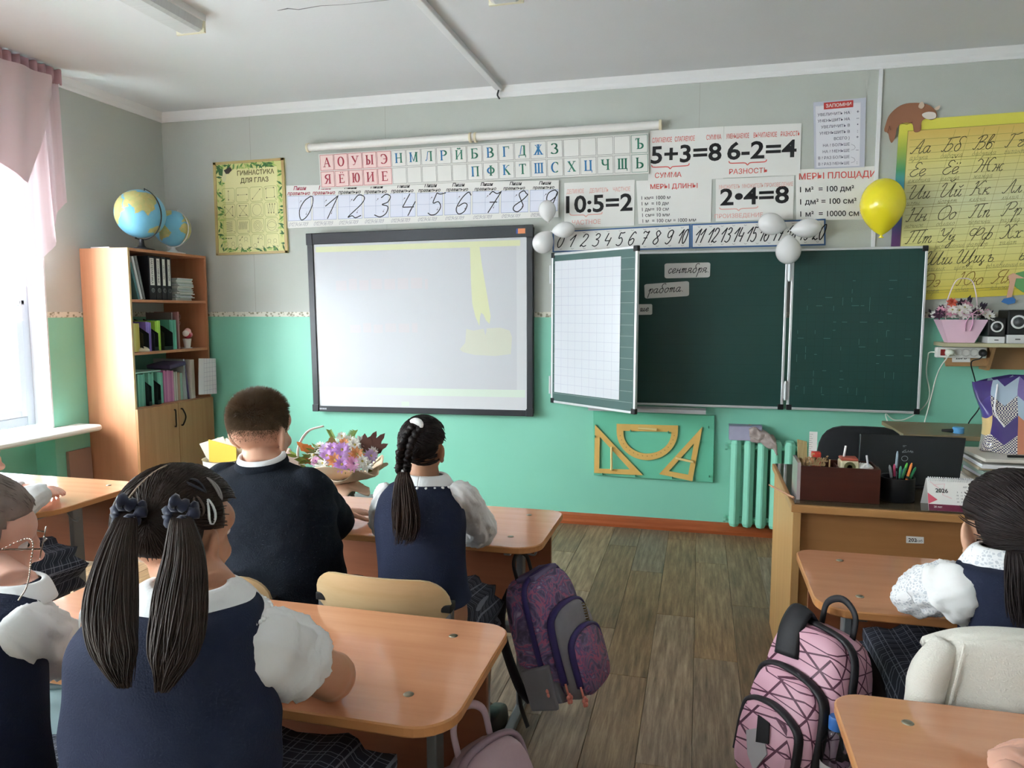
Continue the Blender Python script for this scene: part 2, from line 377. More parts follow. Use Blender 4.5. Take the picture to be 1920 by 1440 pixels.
# floor of vinyl planks
m = MB(); m.mm((XL-.45, YB-.2, -.1), (XR+.2, .2, -.004)); FL = st(m.build('floor', mat('floor_screed', '#3a3128', .9)))
def plankmat():
    m, n, l, p = nmat('vinyl_plank')
    tc = n.new('ShaderNodeTexCoord'); oi = n.new('ShaderNodeObjectInfo'); mp = n.new('ShaderNodeMapping'); mp.inputs['Scale'].default_value = (16, 1.1, 4)
    va = n.new('ShaderNodeVectorMath'); va.operation = 'MULTIPLY_ADD'; va.inputs[1].default_value = (1, 1, 1)
    cb = n.new('ShaderNodeCombineXYZ'); mu = n.new('ShaderNodeMath'); mu.operation = 'MULTIPLY'; mu.inputs[1].default_value = 37
    l.new(oi.outputs['Random'], mu.inputs[0]); l.new(mu.outputs[0], cb.inputs[1]); l.new(mu.outputs[0], cb.inputs[0])
    l.new(tc.outputs['Object'], va.inputs[0]); l.new(cb.outputs[0], va.inputs[2]); l.new(va.outputs[0], mp.inputs[0])
    nz = n.new('ShaderNodeTexNoise'); nz.inputs['Scale'].default_value = 3.2; nz.inputs['Detail'].default_value = 9; nz.inputs['Roughness'].default_value = .68; l.new(mp.outputs[0], nz.inputs['Vector'])
    cr = n.new('ShaderNodeValToRGB'); e = cr.color_ramp.elements
    e[0].position = .3; e[0].color = rgb('#5b4733'); e[1].position = .72; e[1].color = rgb('#b49a76')
    q = e.new(.5); q.color = rgb('#8a7054')
    l.new(nz.outputs[0], cr.inputs[0])
    hs = n.new('ShaderNodeHueSaturation'); mr = n.new('ShaderNodeMapRange'); mr.inputs['To Min'].default_value = .72; mr.inputs['To Max'].default_value = 1.22
    l.new(oi.outputs['Random'], mr.inputs[0]); l.new(mr.outputs[0], hs.inputs['Value']); l.new(cr.outputs[0], hs.inputs['Color'])
    m2 = n.new('ShaderNodeMath'); m2.operation = 'MULTIPLY'; m2.inputs[1].default_value = 7.13; m3 = n.new('ShaderNodeMath'); m3.operation = 'FRACT'
    l.new(oi.outputs['Random'], m2.inputs[0]); l.new(m2.outputs[0], m3.inputs[0]); r2 = n.new('ShaderNodeMapRange'); r2.inputs['To Min'].default_value = .7; r2.inputs['To Max'].default_value = 1.15
    l.new(m3.outputs[0], r2.inputs[0]); l.new(r2.outputs[0], hs.inputs['Saturation']); l.new(hs.outputs[0], p.inputs['Base Color'])
    p.inputs['Roughness'].default_value = .42; p.inputs['Specular IOR Level'].default_value = .4
    b = n.new('ShaderNodeBump'); b.inputs['Strength'].default_value = .12; b.inputs['Distance'].default_value = .004; l.new(nz.outputs[0], b.inputs['Height']); l.new(b.outputs[0], p.inputs['Normal'])
    return m
PM = plankmat(); PW, PL = .178, 1.22; PD = {}
def plank(x, y0, y1, wd):
    L = round(y1-y0, 3)
    if (L, wd) not in PD:
        mb = MB(); a, b, g = wd/2-.0006, L/2-.0006, .0018
        mb.loft([[(-a, -b, -.004), (a, -b, -.004), (a, b, -.004), (-a, b, -.004)], [(-a, -b, -g), (a, -b, -g), (a, b, -g), (-a, b, -g)], [(-a+.0018, -b+.0018, 0), (a-.0018, -b+.0018, 0), (a-.0018, b-.0018, 0), (-a+.0018, b-.0018, 0)]])
        o = mb.build('plank', PM, FL, local=True); PD[(L, wd)] = o.data
    else:
        o = bpy.data.objects.new('plank', PD[(L, wd)]); COL.objects.link(o); o.parent = FL
    o.location = Vector((x+wd/2, (y0+y1)/2, 0))-worigin(FL)
i = 0; x = XL-.42
while x < XR:
    y = -[0, .42, .85, .2, .62][i % 5]-.003
    wd = PW if x > -1.6 and x < 2.2 else PW*2   # wider strips where furniture covers the floor
    if y < -.01: plank(x, y, 0, wd)
    while y > -5.3: plank(x, y-PL, y, wd); y -= PL
    plank(x, YB, y, wd)
    x += wd; i += 1
# windows
PVC = mat('white_pvc', '#bfc4cc', .35); SILL = mat('white_sill', '#f0f0ee', .4)
def glassmat():
    m, n, l, p = nmat('window_glass'); t = n.new('ShaderNodeBsdfTransparent'); g = n.new('ShaderNodeBsdfGlossy'); g.inputs['Roughness'].default_value = .02
    t.inputs[0].default_value = (.96, .98, .98, 1); mx = n.new('ShaderNodeMixShader'); mx.inputs[0].default_value = .06
    l.new(t.outputs[0], mx.inputs[1]); l.new(g.outputs[0], mx.inputs[2]); l.new(mx.outputs[0], n['Material Output'].inputs[0]); return m
GLASS = glassmat()
for k, (a, b) in enumerate(WINS):
    X0, X1 = XL-.20, XL-.13; fw = .06
    m = MB(); a1, b1, z0, z1 = a+.012, b-.012, WZ0+.03, WZ1-.012
    m.mm((X0, a1, z0), (X1, a1+fw, z1)); m.mm((X0, b1-fw, z0), (X1, b1, z1)); m.mm((X0, a1+fw, z0), (X1, b1-fw, z0+fw)); m.mm((X0, a1+fw, z1-fw), (X1, b1-fw, z1))
    W = st(m.build('window_%d' % (k+1), PVC, bev=.006))
    nb = 3; pw = (b1-a1-2*fw)/nb
    for j in range(nb):
        u0 = a1+fw+j*pw; u1 = u0+pw
        m = MB(); s_ = .05; e = .003; xa, xb = X0+.008, X1+.014
        m.mm((xa, u0+e, z0+fw+e), (xb, u0+s_, z1-fw-e)); m.mm((xa, u1-s_, z0+fw+e), (xb, u1-e, z1-fw-e))
        m.mm((xa, u0+s_, z0+fw+e), (xb, u1-s_, z0+fw+s_)); m.mm((xa, u0+s_, z1-fw-s_), (xb, u1-s_, z1-fw-e))
        sh = m.build('sash', PVC, W, bev=.006)
        m = MB(); m.mm((X0+.03, u0+s_-.01, z0+fw+s_-.01), (X0+.036, u1-s_+.01, z1-fw-s_+.01)); m.build('pane', GLASS, sh)
        m = MB(); m.mm((X1+.014, u1-s_+.012, 1.5), (X1+.05, u1-s_+.036, 1.53)); m.mm((X1+.035, u1-s_+.012, 1.4), (X1+.05, u1-s_+.036, 1.53)); m.build('window_handle', PVC, sh, bev=.004)
    m = MB(); pr = [(-.13, -.03), (.165, -.03), (.185, -.018), (.185, 0), (.172, .012), (-.13, .012)]
    m.loft([[(XL+p, y, WZ0+q) for p, q in pr] for y in (a-.02 if k else a-.02, b+.20)])
    m.build('sill', SILL, W, bev=.008)
# ground and the pale building across the yard
m = MB(); m.mm((-60, -50, -4.3), (XL-1.2, 50, -4.2)); st(m.build('ground', mat('yard_asphalt', '#b7b9bb', .9, noise_=(.4, '#c9cbcc', .3))))
bld = thing('apartment_building', (-26, -1, -4.2), 'pale brick building seen faintly through the window by the curtain', 'building')
m = MB(); m.mm((-30, -22, -4.2), (-26, 16, 6)); m.build('wall', mat('pale_brick', '#cfcac4', .9, noise_=(3, '#c2bcb6', .2)), bld)
BW = mat('far_window', '#8d9aa6', .3)
for yy in range(-21, 15, 4):
    for zz in (-2.6, .6, 3.6):
        m = MB(); m.mm((-26.02, yy, zz), (-25.9, yy+1.7, zz+1.5)); f_ = m.build('window', BW, bld)
# ceiling fittings: cable strip and two tube lights
TRUNK = mat('white_trunking', '#e4e5e6', .45)
a = onz(788, 0, ZC); b = onz(937, 163, ZC)
m = MB(); xs = b.x; m.mm((xs-.022, YB+.3, ZC-.03), (xs+.022, -.045, ZC)); o = m.build('cable_channel', TRUNK, bev=.004, label='long white cable channel running across the ceiling to the front wall', cat='cable channel')
m = MB(); m.tube(smoothpath([(xs, -.07, ZC-.012), (xs+.001, -.05, ZC-.03), (xs-.008, -.045, ZC-.06), (xs+.006, -.04, ZC-.085)], 5), .006, 6); m.build('cable_end', mat('black_plastic', '#17181a', .45), o)
def tubelight(x, y1, lab):
    t = thing('ceiling_light', (x, y1-.62, ZC), lab, 'ceiling light')
    m = MB(); m.loft([[(x+p, y, ZC+q) for p, q in [(-.085, 0), (-.085, -.03), (-.075, -.035), (.075, -.035), (.085, -.03), (.085, 0)]] for y in (y1-1.24, y1)]); m.build('housing', WHITE, t)
    m = MB(); m.loft([[(x+p, y, ZC+q) for p, q in [(-.078, -.035), (-.07, -.075), (-.05, -.085), (.05, -.085), (.07, -.075), (.078, -.035)]] for y in (y1-1.225, y1-.015)]); m.build('diffuser', mat('prismatic_diffuser', '#cfd0d0', .3, noise_=(3, '#c2c3c3', .3), stretch=(1, 30, 1)), t)
    for y in (y1-.015, y1-1.24): m = MB(); m.mm((x-.082, y, ZC-.088), (x+.082, y+.015, ZC-.001)); m.build('end_cap', mat('yellowed_plastic', '#dcd6bd', .5), t)
p = onz(360, 62, ZC-.08); tubelight(p.x, p.y, 'white fluorescent ceiling light left of the cable channel, its end cap in full view')
p = onz(950, 6, ZC-.08); tubelight(p.x, p.y, 'fluorescent ceiling light right of the cable channel, only its tip in the frame')
# vertical trunking beside the cursive poster
a = wl(1652, 130); b = wl(1648, 460)
m = MB(); m.mm((a.x-.011, -.014, 0.9), (a.x+.011, 0, ZC-.066)); m.build('wall_trunking', TRUNK, bev=.003, label='thin white vertical cable trunking on the wall behind the yellow balloon', cat='cable trunking')
# wallpaper seams are in the paper: thin raised laps
m = MB()
for px, py in ((468, 240), (722, 215), (1312, 190)):
    q = wl(px, py); m.mm((q.x-.0015, -.0008, ZD+.03), (q.x+.0015, .0005, ZC-.06))
fw_ = [o for o in COL.objects if o.name == 'wall_front'][0]; m.build('paper_seam', mat('seam_grey', '#a9a9a0', .8), fw_)
m = MB(); m.tube([onz(x, y, ZC-.0005) for x, y in ((520, 20), (540, 16), (560, 18), (600, 11), (640, 9), (700, 3), (780, -6), (860, -14))], [.002, .006, .004, .003, .002, .002, .002, .001], 4, flat=.3); m.build('crack', mat('crack_grey', '#77777a', .9), CE)

# ---------------------------------------------------------------- things on the front wall
PAPER = mat('white_paper', '#e4e3df', .55); INK = mat('black_ink', '#1c1c1f', .6); RED = mat('red_ink', '#d8564e', .6); PINKINK = mat('faded_red_ink', '#e0a79e', .6)
def qwall(c, off): return Q(*[wl(x, y, off) for x, y in c])
def sheet(name, c, label, cat, off=.004, th=.003, m_=None, group=None):
    """thin sheet on the wall whose corners stand at the given photograph points"""
    q = qwall(c, off); b = MB(); q.slab(b, -th*.9); o = b.build(name, m_ or PAPER, label=label, cat=cat, group=group); return o, q
def arrow(q, mb, a, b, wd, hd, both=False, lift=.0012):
    q.line(mb, [a, b], wd, lift)
    for p, r in (((b, a),) if not both else ((b, a), (a, b))):
        d = Vector(((p[0]-r[0])*q.w, (p[1]-r[1])*q.h, 0)).normalized(); n = Vector((-d.y, d.x, 0))
        P = [Vector((p[0]*q.w, p[1]*q.h, 0))+d*hd*.4, Vector((p[0]*q.w, p[1]*q.h, 0))-d*hd+n*hd*.5, Vector((p[0]*q.w, p[1]*q.h, 0))-d*hd-n*hd*.5]
        q.poly(mb, [(k.x/q.w, k.y/q.h) for k in P], lift)
# --- eye gymnastics poster
c = [(400, 305), (532, 296), (540, 474), (406, 479)]
q = qwall(c, .012); t = thing('eye_exercise_poster', q.pt(.5, 1), 'framed yellow-green eye exercise poster above the bookcase', 'poster')
b = MB(); q.slab(b, -.011); b.build('board', mat('poster_yellow', '#d5d68c', .5), t)
b = MB()
for u0, v0, u1, v1 in ((0, 0, 1, .025), (0, .975, 1, 1), (0, 0, .035, 1), (.965, 0, 1, 1)): q.slab(b, .006, 0, u0, u1, v0, v1)
b.build('frame', mat('poster_frame', '#c9c07a', .4, noise_=(4, '#b98f66', .3)), t)
b = MB(); q.rect(b, .16, .085, .9, .95, .002); b.build('inner_panel', mat('poster_cream', '#e3dfa4', .5), t)
b = MB(); rr = random.Random(3)
for k in range(150):
    e = rr.random()
    if e < .25: u, v = rr.uniform(.05, .95), rr.uniform(.04, .075)
    elif e < .5: u, v = rr.uniform(.05, .95), rr.uniform(.935, .965)
    elif e < .75: u, v = rr.uniform(.05, .13), rr.uniform(.05, .95)
    else: u, v = rr.uniform(.91, .95), rr.uniform(.05, .95)
    an = rr.uniform(0, PI); L = rr.uniform(.03, .06); w_ = .012
    dx, dy = math.cos(an)*L, math.sin(an)*L*.7; nx, ny = -math.sin(an)*w_, math.cos(an)*w_
    q.poly(b, [(u-dx, v-dy), (u+nx, v+ny), (u+dx, v+dy), (u-nx, v-ny)], .0022+k*1e-6, k % 3)
b.build('leaf_border', [mat('leaf_green1', '#5f8f45', .5), mat('leaf_green2', '#3c6b3b', .5), mat('leaf_green3', '#a9c26a', .5)], t, kind='stuff')
b = MB(); BRN = mat('poster_brown_ink', '#5c5326', .6)
q.text(b, 'ГИМНАСТИКА', .60, .155, .05, .0025, bold=.02, fit=.52); q.text(b, 'ДЛЯ ГЛАЗ', .58, .235, .05, .0025, bold=.02, fit=.4); b.build('lettering', BRN, t)
b = MB()   # little bird in the corner
q.poly(b, [(.15+.035*math.cos(a), .145+.07*math.sin(a)) for a in [2*PI*k/14 for k in range(14)]], .003, 0)
q.poly(b, [(.15, .09), (.24, .06), (.27, .09), (.22, .13), (.18, .13)], .0032, 1); q.poly(b, [(.06, .06), (.14, .08), (.13, .15), (.08, .14)], .0031, 2); q.poly(b, [(.17, .085), (.23, .095), (.17, .105)], .0034, 1)
b.build('bird_print', [mat('bird_cream', '#d8d8a8', .5), mat('bird_dark', '#3b3026', .5), mat('leaf_green2'), ], t)
b = MB(); GRN = mat('poster_line', '#8a9a4a', .6)
def rrect(q, mb, u0, v0, u1, v1, r, wd, lift):
    P = []
    for cu, cv, a0 in ((u1-r, v0+r, -PI/2), (u1-r, v1-r, 0), (u0+r, v1-r, PI/2), (u0+r, v0+r, PI)):
        P += [(cu+r*math.cos(a0+PI/2*k/3), cv+r*math.sin(a0+PI/2*k/3)) for k in range(4)]
    q.line(mb, P, wd, lift, closed=True)
ink = MB()
for r in range(4):
    for k in range(4):
        u0, v0 = .115+k*.198, .285+r*.168; u1, v1 = u0+.178, v0+.152; cu, cv = (u0+u1)/2, (v0+v1)/2
        rrect(q, b, u0, v0, u1, v1, .025, .0022, .0024)
        i = r*4+k; L = .0028; W_ = .0014
        def A(x0, y0, x1, y1, both=False): arrow(q, ink, (u0+.178*x0, v0+.152*y0), (u0+.178*x1, v0+.152*y1), W_, .009, both, L)
        def C(pts): q.line(ink, [(u0+.178*x, v0+.152*y) for x, y in pts], W_, L)
        if i == 0: A(.5, .85, .5, .15, True)
        elif i == 1: A(.1, .5, .9, .5, True)
        elif i == 2: A(.15, .85, .82, .15, True)
        elif i == 3: A(.15, .85, .15, .12); A(.15, .12, .8, .12); A(.8, .12, .8, .8); A(.8, .8, .15, .8)
        elif i == 4: A(.15, .8, .15, .15); A(.15, .15, .8, .85); A(.8, .85, .8, .15); A(.8, .15, .15, .8)
        elif i == 5: A(.8, .15, .2, .15); A(.2, .15, .8, .85); A(.8, .85, .2, .85); A(.2, .85, .8, .15)
        elif i == 6: C([(.5+.36*math.cos(a), .5+.4*math.sin(a)) for a in [2*PI*j/24 for j in range(25)]])
        elif i == 7:
            for j in range(3): A(.2+j*.2, .1, .3+j*.2, .8); A(.3+j*.2, .8, .4+j*.2, .1)
        elif i == 8: C([(.5+.25*math.cos(a*1.0)*1.0, .12+.75*j/60) for j, a in [(j, j*.62) for j in range(61)]])
        elif i == 9: C([(.12+.7*j/60, .45+.28*math.sin(j*.62)) for j in range(61)])
        elif i == 10: C([(.5+(.05+.34*j/60)*math.cos(j*.35), .5+(.05+.36*j/60)*math.sin(j*.35)) for j in range(61)])
        elif i == 11: C([(.5+.36*math.cos(a), .5+.38*math.sin(a)) for a in [2*PI*j/24 for j in range(25)]]); C([(.15, .5), (.3, .32), (.5, .26), (.7, .32), (.85, .5), (.7, .66), (.5, .7), (.3, .66), (.15, .5)])
        else:
            for cx, cy in {12: ((.2, .6), (.75, .6)), 13: ((.2, .75), (.65, .3)), 14: ((.25, .78), (.7, .2)), 15: ((.25, .5), (.7, .5))}[i]:
                C([(cx+.13*math.cos(a), cy+.13*math.sin(a)) for a in [2*PI*j/10 for j in range(11)]]); C([(cx-.1, cy+.13), (cx-.14, cy+.22)]); C([(cx+.1, cy+.13), (cx+.14, cy+.22)])
            if i == 12: A(.35, .22, .65, .22, True)
            if i == 13: A(.15, .4, .4, .12, True)
            if i == 14: A(.5, .25, .5, .62, True)
        q.text(ink, str(i+1), u0+.155, v0+.14, .016, L); ink.build('exercise_figure', mat('poster_dark_ink', '#3f3d22', .6), t); ink = MB()
b.build('cell_outlines', GRN, t, kind='stuff')

# --- rolled wall screen
a, e = wl(578, 277, .05), wl(1238, 234, .05)
t = thing('rolled_screen', (a+e)/2, 'long white rolled-up screen tube above the letter ribbon', 'screen tube')
TUBE = mat('screen_case', '#e6e4df', .35); CRM = mat('cream_plastic', '#e0d6b8', .45)
b = MB(); b.tube([a, e], .026, 20); b.build('case', TUBE, t, smooth=True, sharp=40)
d = (e-a).normalized()
for p in (a, e): b = MB(); b.tube([p-d*.008, p+d*.008], .032, 16); b.build('end_cap', CRM, t, smooth=True, sharp=40)
mid = wl(887, 258, .05)
for s in (-.018, .018): b = MB(); b.tube([mid+d*(s-.007), mid+d*(s+.007)], .034, 16); b.build('bracket_ring', CRM, t, smooth=True, sharp=40)

# --- letter ribbon with serif capitals
def serif(ch):
    """segments (x0,y0,x1,y1,w) of a 10 x 14 serif capital"""
    S = []
    def L(x0, y0, x1, y1, w=2.1): S.append((x0, y0, x1, y1, w))
    def sf(x, y): S.append((x-1.9, y, x+1.9, y, .8))
    def stem(x, y0=0, y1=14): L(x, y0, x, y1); sf(x, y0+.35) if y0 == 0 else None; sf(x, y1-.35) if y1 == 14 else None
    def thin(x0, y0, x1, y1): L(x0, y0, x1, y1, .9)
    def arc(cx, cy, rx, ry, a0, a1, n=10):
        for i in range(n):
            p, r = math.radians(a0+(a1-a0)*i/n), math.radians(a0+(a1-a0)*(i+1)/n)
            L(cx+rx*math.cos(p), cy+ry*math.sin(p), cx+rx*math.cos(r), cy+ry*math.sin(r), .8+1.5*abs(math.cos((p+r)/2)))
    if ch in 'А': thin(1, .3, 5, 14); L(5, 14, 9, .3); thin(2.4, 5, 7.4, 5); sf(1, .35); sf(9, .35)
    elif ch == 'О': arc(5, 7, 4, 6.8, 0, 360, 20)
    elif ch == 'У': L(1, 13.7, 5.3, 5); thin(9, 13.7, 4.2, 1.5); thin(4.2, 1.5, 2, .8); L(2, .9, 2.2, 1.4, 1.6); sf(1.2, 13.65); sf(9, 13.65)
    elif ch == 'Ы': stem(1.2); arc(2.4, 3.8, 2.9, 3.4, -90, 90); thin(1.2, 7.2, 2.5, 7.2); thin(1.2, .4, 2.5, .4); stem(9)
    elif ch == 'Э': arc(4, 7, 5, 6.8, -130, 130, 16); thin(4, 7, 9, 7); L(1, 10, 1, 12.5, .9)
    elif ch == 'Н': stem(1.6); stem(8.4); thin(1.6, 7.2, 8.4, 7.2)
    elif ch == 'М': stem(.8); stem(9.2); thin(1, 14, 5, 1); L(5, 1, 9, 14, 1.4)
    elif ch == 'Л': thin(4, 13.6, 2.6, 2.5); thin(2.6, 2.5, 1, .7); stem(8.4); thin(4, 13.6, 8.4, 13.6); L(.8, 1, 1.4, 1.3, 1.6)
    elif ch == 'Р': stem(2); arc(4, 10.2, 4.6, 3.5, -90, 90); thin(2, 6.7, 4, 6.7); thin(2, 13.6, 4, 13.6)
    elif ch in 'ИЙ':
        stem(1.4); stem(8.6); thin(1.6, 2, 8.4, 12)
        if ch == 'Й': arc(5, 17.2, 2, 1.4, 180, 360, 6)
    elif ch == 'Б': stem(2); thin(2, 13.6, 8.6, 13.6); L(8.6, 13.8, 8.6, 11.5, .9); arc(4.2, 4, 4.4, 3.6, -90, 90); thin(2, 7.6, 4.2, 7.6); thin(2, .4, 4.2, .4)
    elif ch == 'В': stem(2); arc(4, 10.6, 3.8, 3.1, -90, 90); arc(4.2, 3.9, 4.6, 3.5, -90, 90); thin(2, 7.4, 4.2, 7.4); thin(2, 13.6, 4, 13.6); thin(2, .4, 4.2, .4)
    elif ch == 'Г': stem(2.4); thin(2.4, 13.6, 8.8, 13.6); L(8.8, 13.8, 8.8, 10.6, .9)
    elif ch == 'Д': thin(4.4, 13.6, 2.4, 2); stem(7.8, 1, 13.9); thin(4.4, 13.6, 8.8, 13.6); thin(.6, .7, 9.6, .7); L(.7, .8, .7, -2.6, .9); L(9.5, .8, 9.5, -2.6, .9)
    elif ch == 'Ж': stem(5); thin(.8, 13.4, 2.6, 12.5); thin(9.2, 13.4, 7.4, 12.5); L(2.4, 12.6, 4.4, 7.4, .9); L(7.6, 12.6, 5.6, 7.4, .9); L(4.2, 7.4, .6, .5, 1.8); L(5.8, 7.4, 9.4, .5, 1.8); sf(.5, .35); sf(9.5, .35)
    elif ch == 'З': arc(4.2, 10.7, 3.6, 3.1, -80, 150, 12); arc(4.2, 3.8, 4.4, 3.6, -150, 85, 12)
    elif ch == 'Ъ': stem(3.6); thin(.6, 13.6, 3.6, 13.6); L(.7, 13.8, .7, 11.4, .9); arc(5, 3.9, 4, 3.5, -90, 90); thin(3.6, 7.4, 5, 7.4); thin(3.6, .4, 5, .4)
    elif ch == 'Ь': stem(2.2); arc(4.2, 3.9, 4.4, 3.5, -90, 90); thin(2.2, 7.4, 4.2, 7.4); thin(2.2, .4, 4.2, .4)
    elif ch == 'Я': stem(8); arc(6, 10.3, 4.4, 3.4, 90, 270); thin(6, 13.7, 8, 13.7); thin(6, 6.9, 8, 6.9); L(5.4, 6.9, 2, .4, 1.8); sf(1.6, .35)
    elif ch in 'ЕЁ':
        stem(2.2); thin(2.2, 13.6, 8.6, 13.6); thin(2.2, 7.2, 6.6, 7.2); thin(2.2, .4, 8.8, .4); L(8.5, 13.8, 8.5, 11.2, .9); L(8.8, .2, 8.8, 3, .9); L(6.5, 5.8, 6.5, 8.6, .8)
        if ch == 'Ё': L(3.6, 16.2, 3.6, 17.6, 1.4); L(6.8, 16.2, 6.8, 17.6, 1.4)
    elif ch == 'Ю': stem(1); thin(1, 7.2, 4, 7.2); arc(6.8, 7, 3, 6.8, 0, 360, 18)
    elif ch == 'П': stem(1.6); stem(8.4); thin(1.6, 13.6, 8.4, 13.6)
    elif ch == 'Ф': stem(5); arc(5, 7.2, 4.2, 4, 0, 360, 18)
    elif ch == 'К': stem(1.8); thin(2, 7, 6.4, 12.6); thin(6.4, 12.6, 8.8, 13.3); L(3.6, 7.8, 8.6, .5); sf(8.6, .35)
    elif ch == 'Т': stem(5); thin(.8, 13.6, 9.2, 13.6); L(.9, 13.8, .9, 10.8, .9); L(9.1, 13.8, 9.1, 10.8, .9)
    elif ch in 'ШЩ':
        stem(.9); stem(5); stem(9.1); thin(1, .4, 9, .4)
        if ch == 'Щ': L(10.6, .6, 10.6, -2.4, .9); thin(9, .4, 10.8, .4)
    elif ch == 'С': arc(5.4, 7, 4.6, 6.8, 50, 310, 16); L(8.6, 10, 8.6, 13.2, .9)
    elif ch == 'Х': L(1.4, 13.6, 8.6, .4); thin(8.4, 13.6, 1.4, .4); sf(1.6, 13.65); sf(8.4, 13.65); sf(1.4, .35); sf(8.6, .35)
    elif ch == 'Ц': stem(1.6); stem(7.8); thin(1.6, .4, 9.4, .4); L(9.3, .6, 9.3, -2.6, .9)
    elif ch == 'Ч': stem(8.2); arc(5, 10, 3.4, 3.6, 180, 290, 8); L(1.6, 9.5, 1.6, 13.8); sf(1.6, 13.65); thin(5, 6.6, 8.2, 7.4)
    return S
c = [(597, 289), (1216, 249), (1217, 325), (601, 354)]
q = qwall(c, .022); t = thing('letter_ribbon', q.pt(.5, 1), 'white board strip of serif capital letters in two rows under the screen tube', 'letter chart')
b = MB(); q.slab(b, -.012); b.build('backing', mat('ribbon_backing', '#d9d8d2', .5), t)
R1 = 'АОУЫЭНМЛРЙБВГДЖЗ    Ъ'; R2 = 'ЯЁЮИЕ     ПФКТШСХЦЧЩЬ'
CRD = mat('letter_card', '#e3e2dd', .5); CRP = mat('pink_letter_card', '#f0d3cf', .5); LR = mat('letter_red', '#b03a48', .5); LB = mat('letter_blue', '#2f7cb4', .5); LG = mat('letter_green', '#2c7d63', .5); LN = mat('card_line_dark', '#4d4a48', .6)
for r, row in enumerate((R1, R2)):
    for k, ch in enumerate(row):
        u0, u1 = .004+k*.0474, .004+(k+1)*.0474-.0012; v0, v1 = (.03, .49) if r == 0 else (.51, .97)
        red = k < 5; last = k == 20
        b = MB(); q.slab(b, .002, 0, u0, u1, v0, v1); o = b.build('letter_card', CRP if red else CRD, t)
        cq = Q(q.pt(u0, v0, .002), q.pt(u1, v0, .002), q.pt(u1, v1, .002), q.pt(u0, v1, .002))
        b = MB(); cq.line(b, [(.03, .03), (.97, .03), (.97, .97), (.03, .97)], .0035 if red or last else .0022, .0006, closed=True); b.build('card_outline', LR if red else LG if last else LN, o)
        if ch != ' ':
            blue = ch in 'ЖШЦ'; green = ch in 'ЙЗЧЩЪЬБ'
            b = MB(); k_ = .74/18
            if ch in 'ЙЁ': k_ *= .93
            for x0, y0, x1, y1, wd in serif(ch):
                mid_ = (x0+x1)/2; mi = 0 if red else (1 if blue or (not green and mid_ < 4.9) else 2)
                f = lambda x, y: (.5+(x-5)*k_*cq.h/cq.w*1.1, .77-y*k_)
                d_ = Vector((x1-x0, y1-y0, 0)); ext = d_.normalized()*(.15 if wd > 1 else 0) if d_.length else d_
                cq.line(b, [f(x0-ext.x, y0-ext.y), f(x1+ext.x, y1+ext.y)], wd*k_*cq.h*1.12, .0008+.00002*mi, mi)
            b.build('letter', [LR, LB, LG], o)

# --- ten cards with handwritten digits
TLx = [(536, 348), (1047, 338), (1046, 407), (538, 428)]
BLU = mat('pale_blue_cell', '#dcdfec', .55); BLN = mat('blue_cell_line', '#7d8bb0', .6); DRED = mat('dark_red_ink', '#a53a4d', .6)
qa = qwall(TLx, .008)
for k in range(10):
    u0, u1 = k*.1, (k+1)*.1+.002
    q = Q(qa.pt(u0, .0, k*.0004), qa.pt(u1, 0, k*.0004), qa.pt(u1, 1, k*.0004), qa.pt(u0, 1, k*.0004))
    t = thing('digit_card', q.pt(.5, 1), 'white handwriting card with the big cursive digit '+'zero one two three four five six seven eight nine'.split()[k], 'card', 'row of digit cards above the whiteboard')
    b = MB(); q.slab(b, -.003); b.build('sheet', PAPER, t)
    b = MB(); q.rect(b, .06, .25, .97, .83, .0005); b.build('writing_cell', BLU, t)
    b = MB(); q.line(b, [(.06, .25), (.97, .25), (.97, .83), (.06, .83)], .003, .0008, closed=True); q.line(b, [(.06, .54), (.97, .54)], .0012, .0007); q.line(b, [(.5, .25), (.5, .83)], .0012, .0007); b.build('cell_lines', BLN, t)
    b = MB(); q.text(b, 'Пиши', .55, .11, .09, .0008, bold=.03, shear=.25); q.text(b, 'правильно', .5, .225, .085, .0008, bold=.02, shear=.25, fit=.92); b.build('heading', DRED if k < 2 else INK, t)
    b = MB(); q.hand(b, str(k), .42, .815, .275, .0068, .0012, slant=.3, track=1.25); b.build('digit', INK, t)
    b = MB(); q.hand(b, '0123456789', .08, .96, .043, .0016, .001, track=1.05); b.build('digit_row', mat('grey_ink', '#77778a', .6), t)
    b = MB(); rr = random.Random(k)
    for p_ in ((.52, .42, .6, .36), (.82, .62, .77, .7)): arrow(q, b, p_[:2], p_[2:], .0015, .008, lift=.0013)
    b.build('stroke_arrows', mat('dark_arrow_ink', '#4a3c48', .6), t)

# --- interactive whiteboard with a washed-out projected slide
BLK = mat('black_frame_plastic', '#23262c', .4)
cO = [(574, 438), (1000, 421), (1000, 781), (587, 771)]
q = qwall(cO, .07); t = thing('interactive_whiteboard', q.pt(.5, 1), 'interactive whiteboard in a black frame showing a pale candle slide', 'whiteboard')
b = MB(); q.slab(b, -.045, 0, .005, .995, .01, .99, -.018); b.build('back_panel', mat('dark_back', '#2b2d31', .6), t)
SCR = mat('whiteboard_surface', '#c8cacd', .45, spec=.4); b = MB(); q.slab(b, .004, 0, .025, .975, .05, .972, -.012); b.build('writing_surface', SCR, t)
b = MB(); q.slab(b, .016, 0, 0, 1, 0, .062, -.01); b.build('top_bar', BLK, t, bev=.004)
b = MB(); q.slab(b, .012, 0, 0.002, .03, .062, 1, -.01); b.build('frame_side', BLK, t, bev=.004)
b = MB(); q.slab(b, .012, 0, .972, .998, .062, 1, -.01); b.build('frame_side', BLK, t, bev=.004)
b = MB(); q.slab(b, .012, 0, .03, .972, .968, 1, -.01); b.build('bottom_bar', BLK, t, bev=.004)
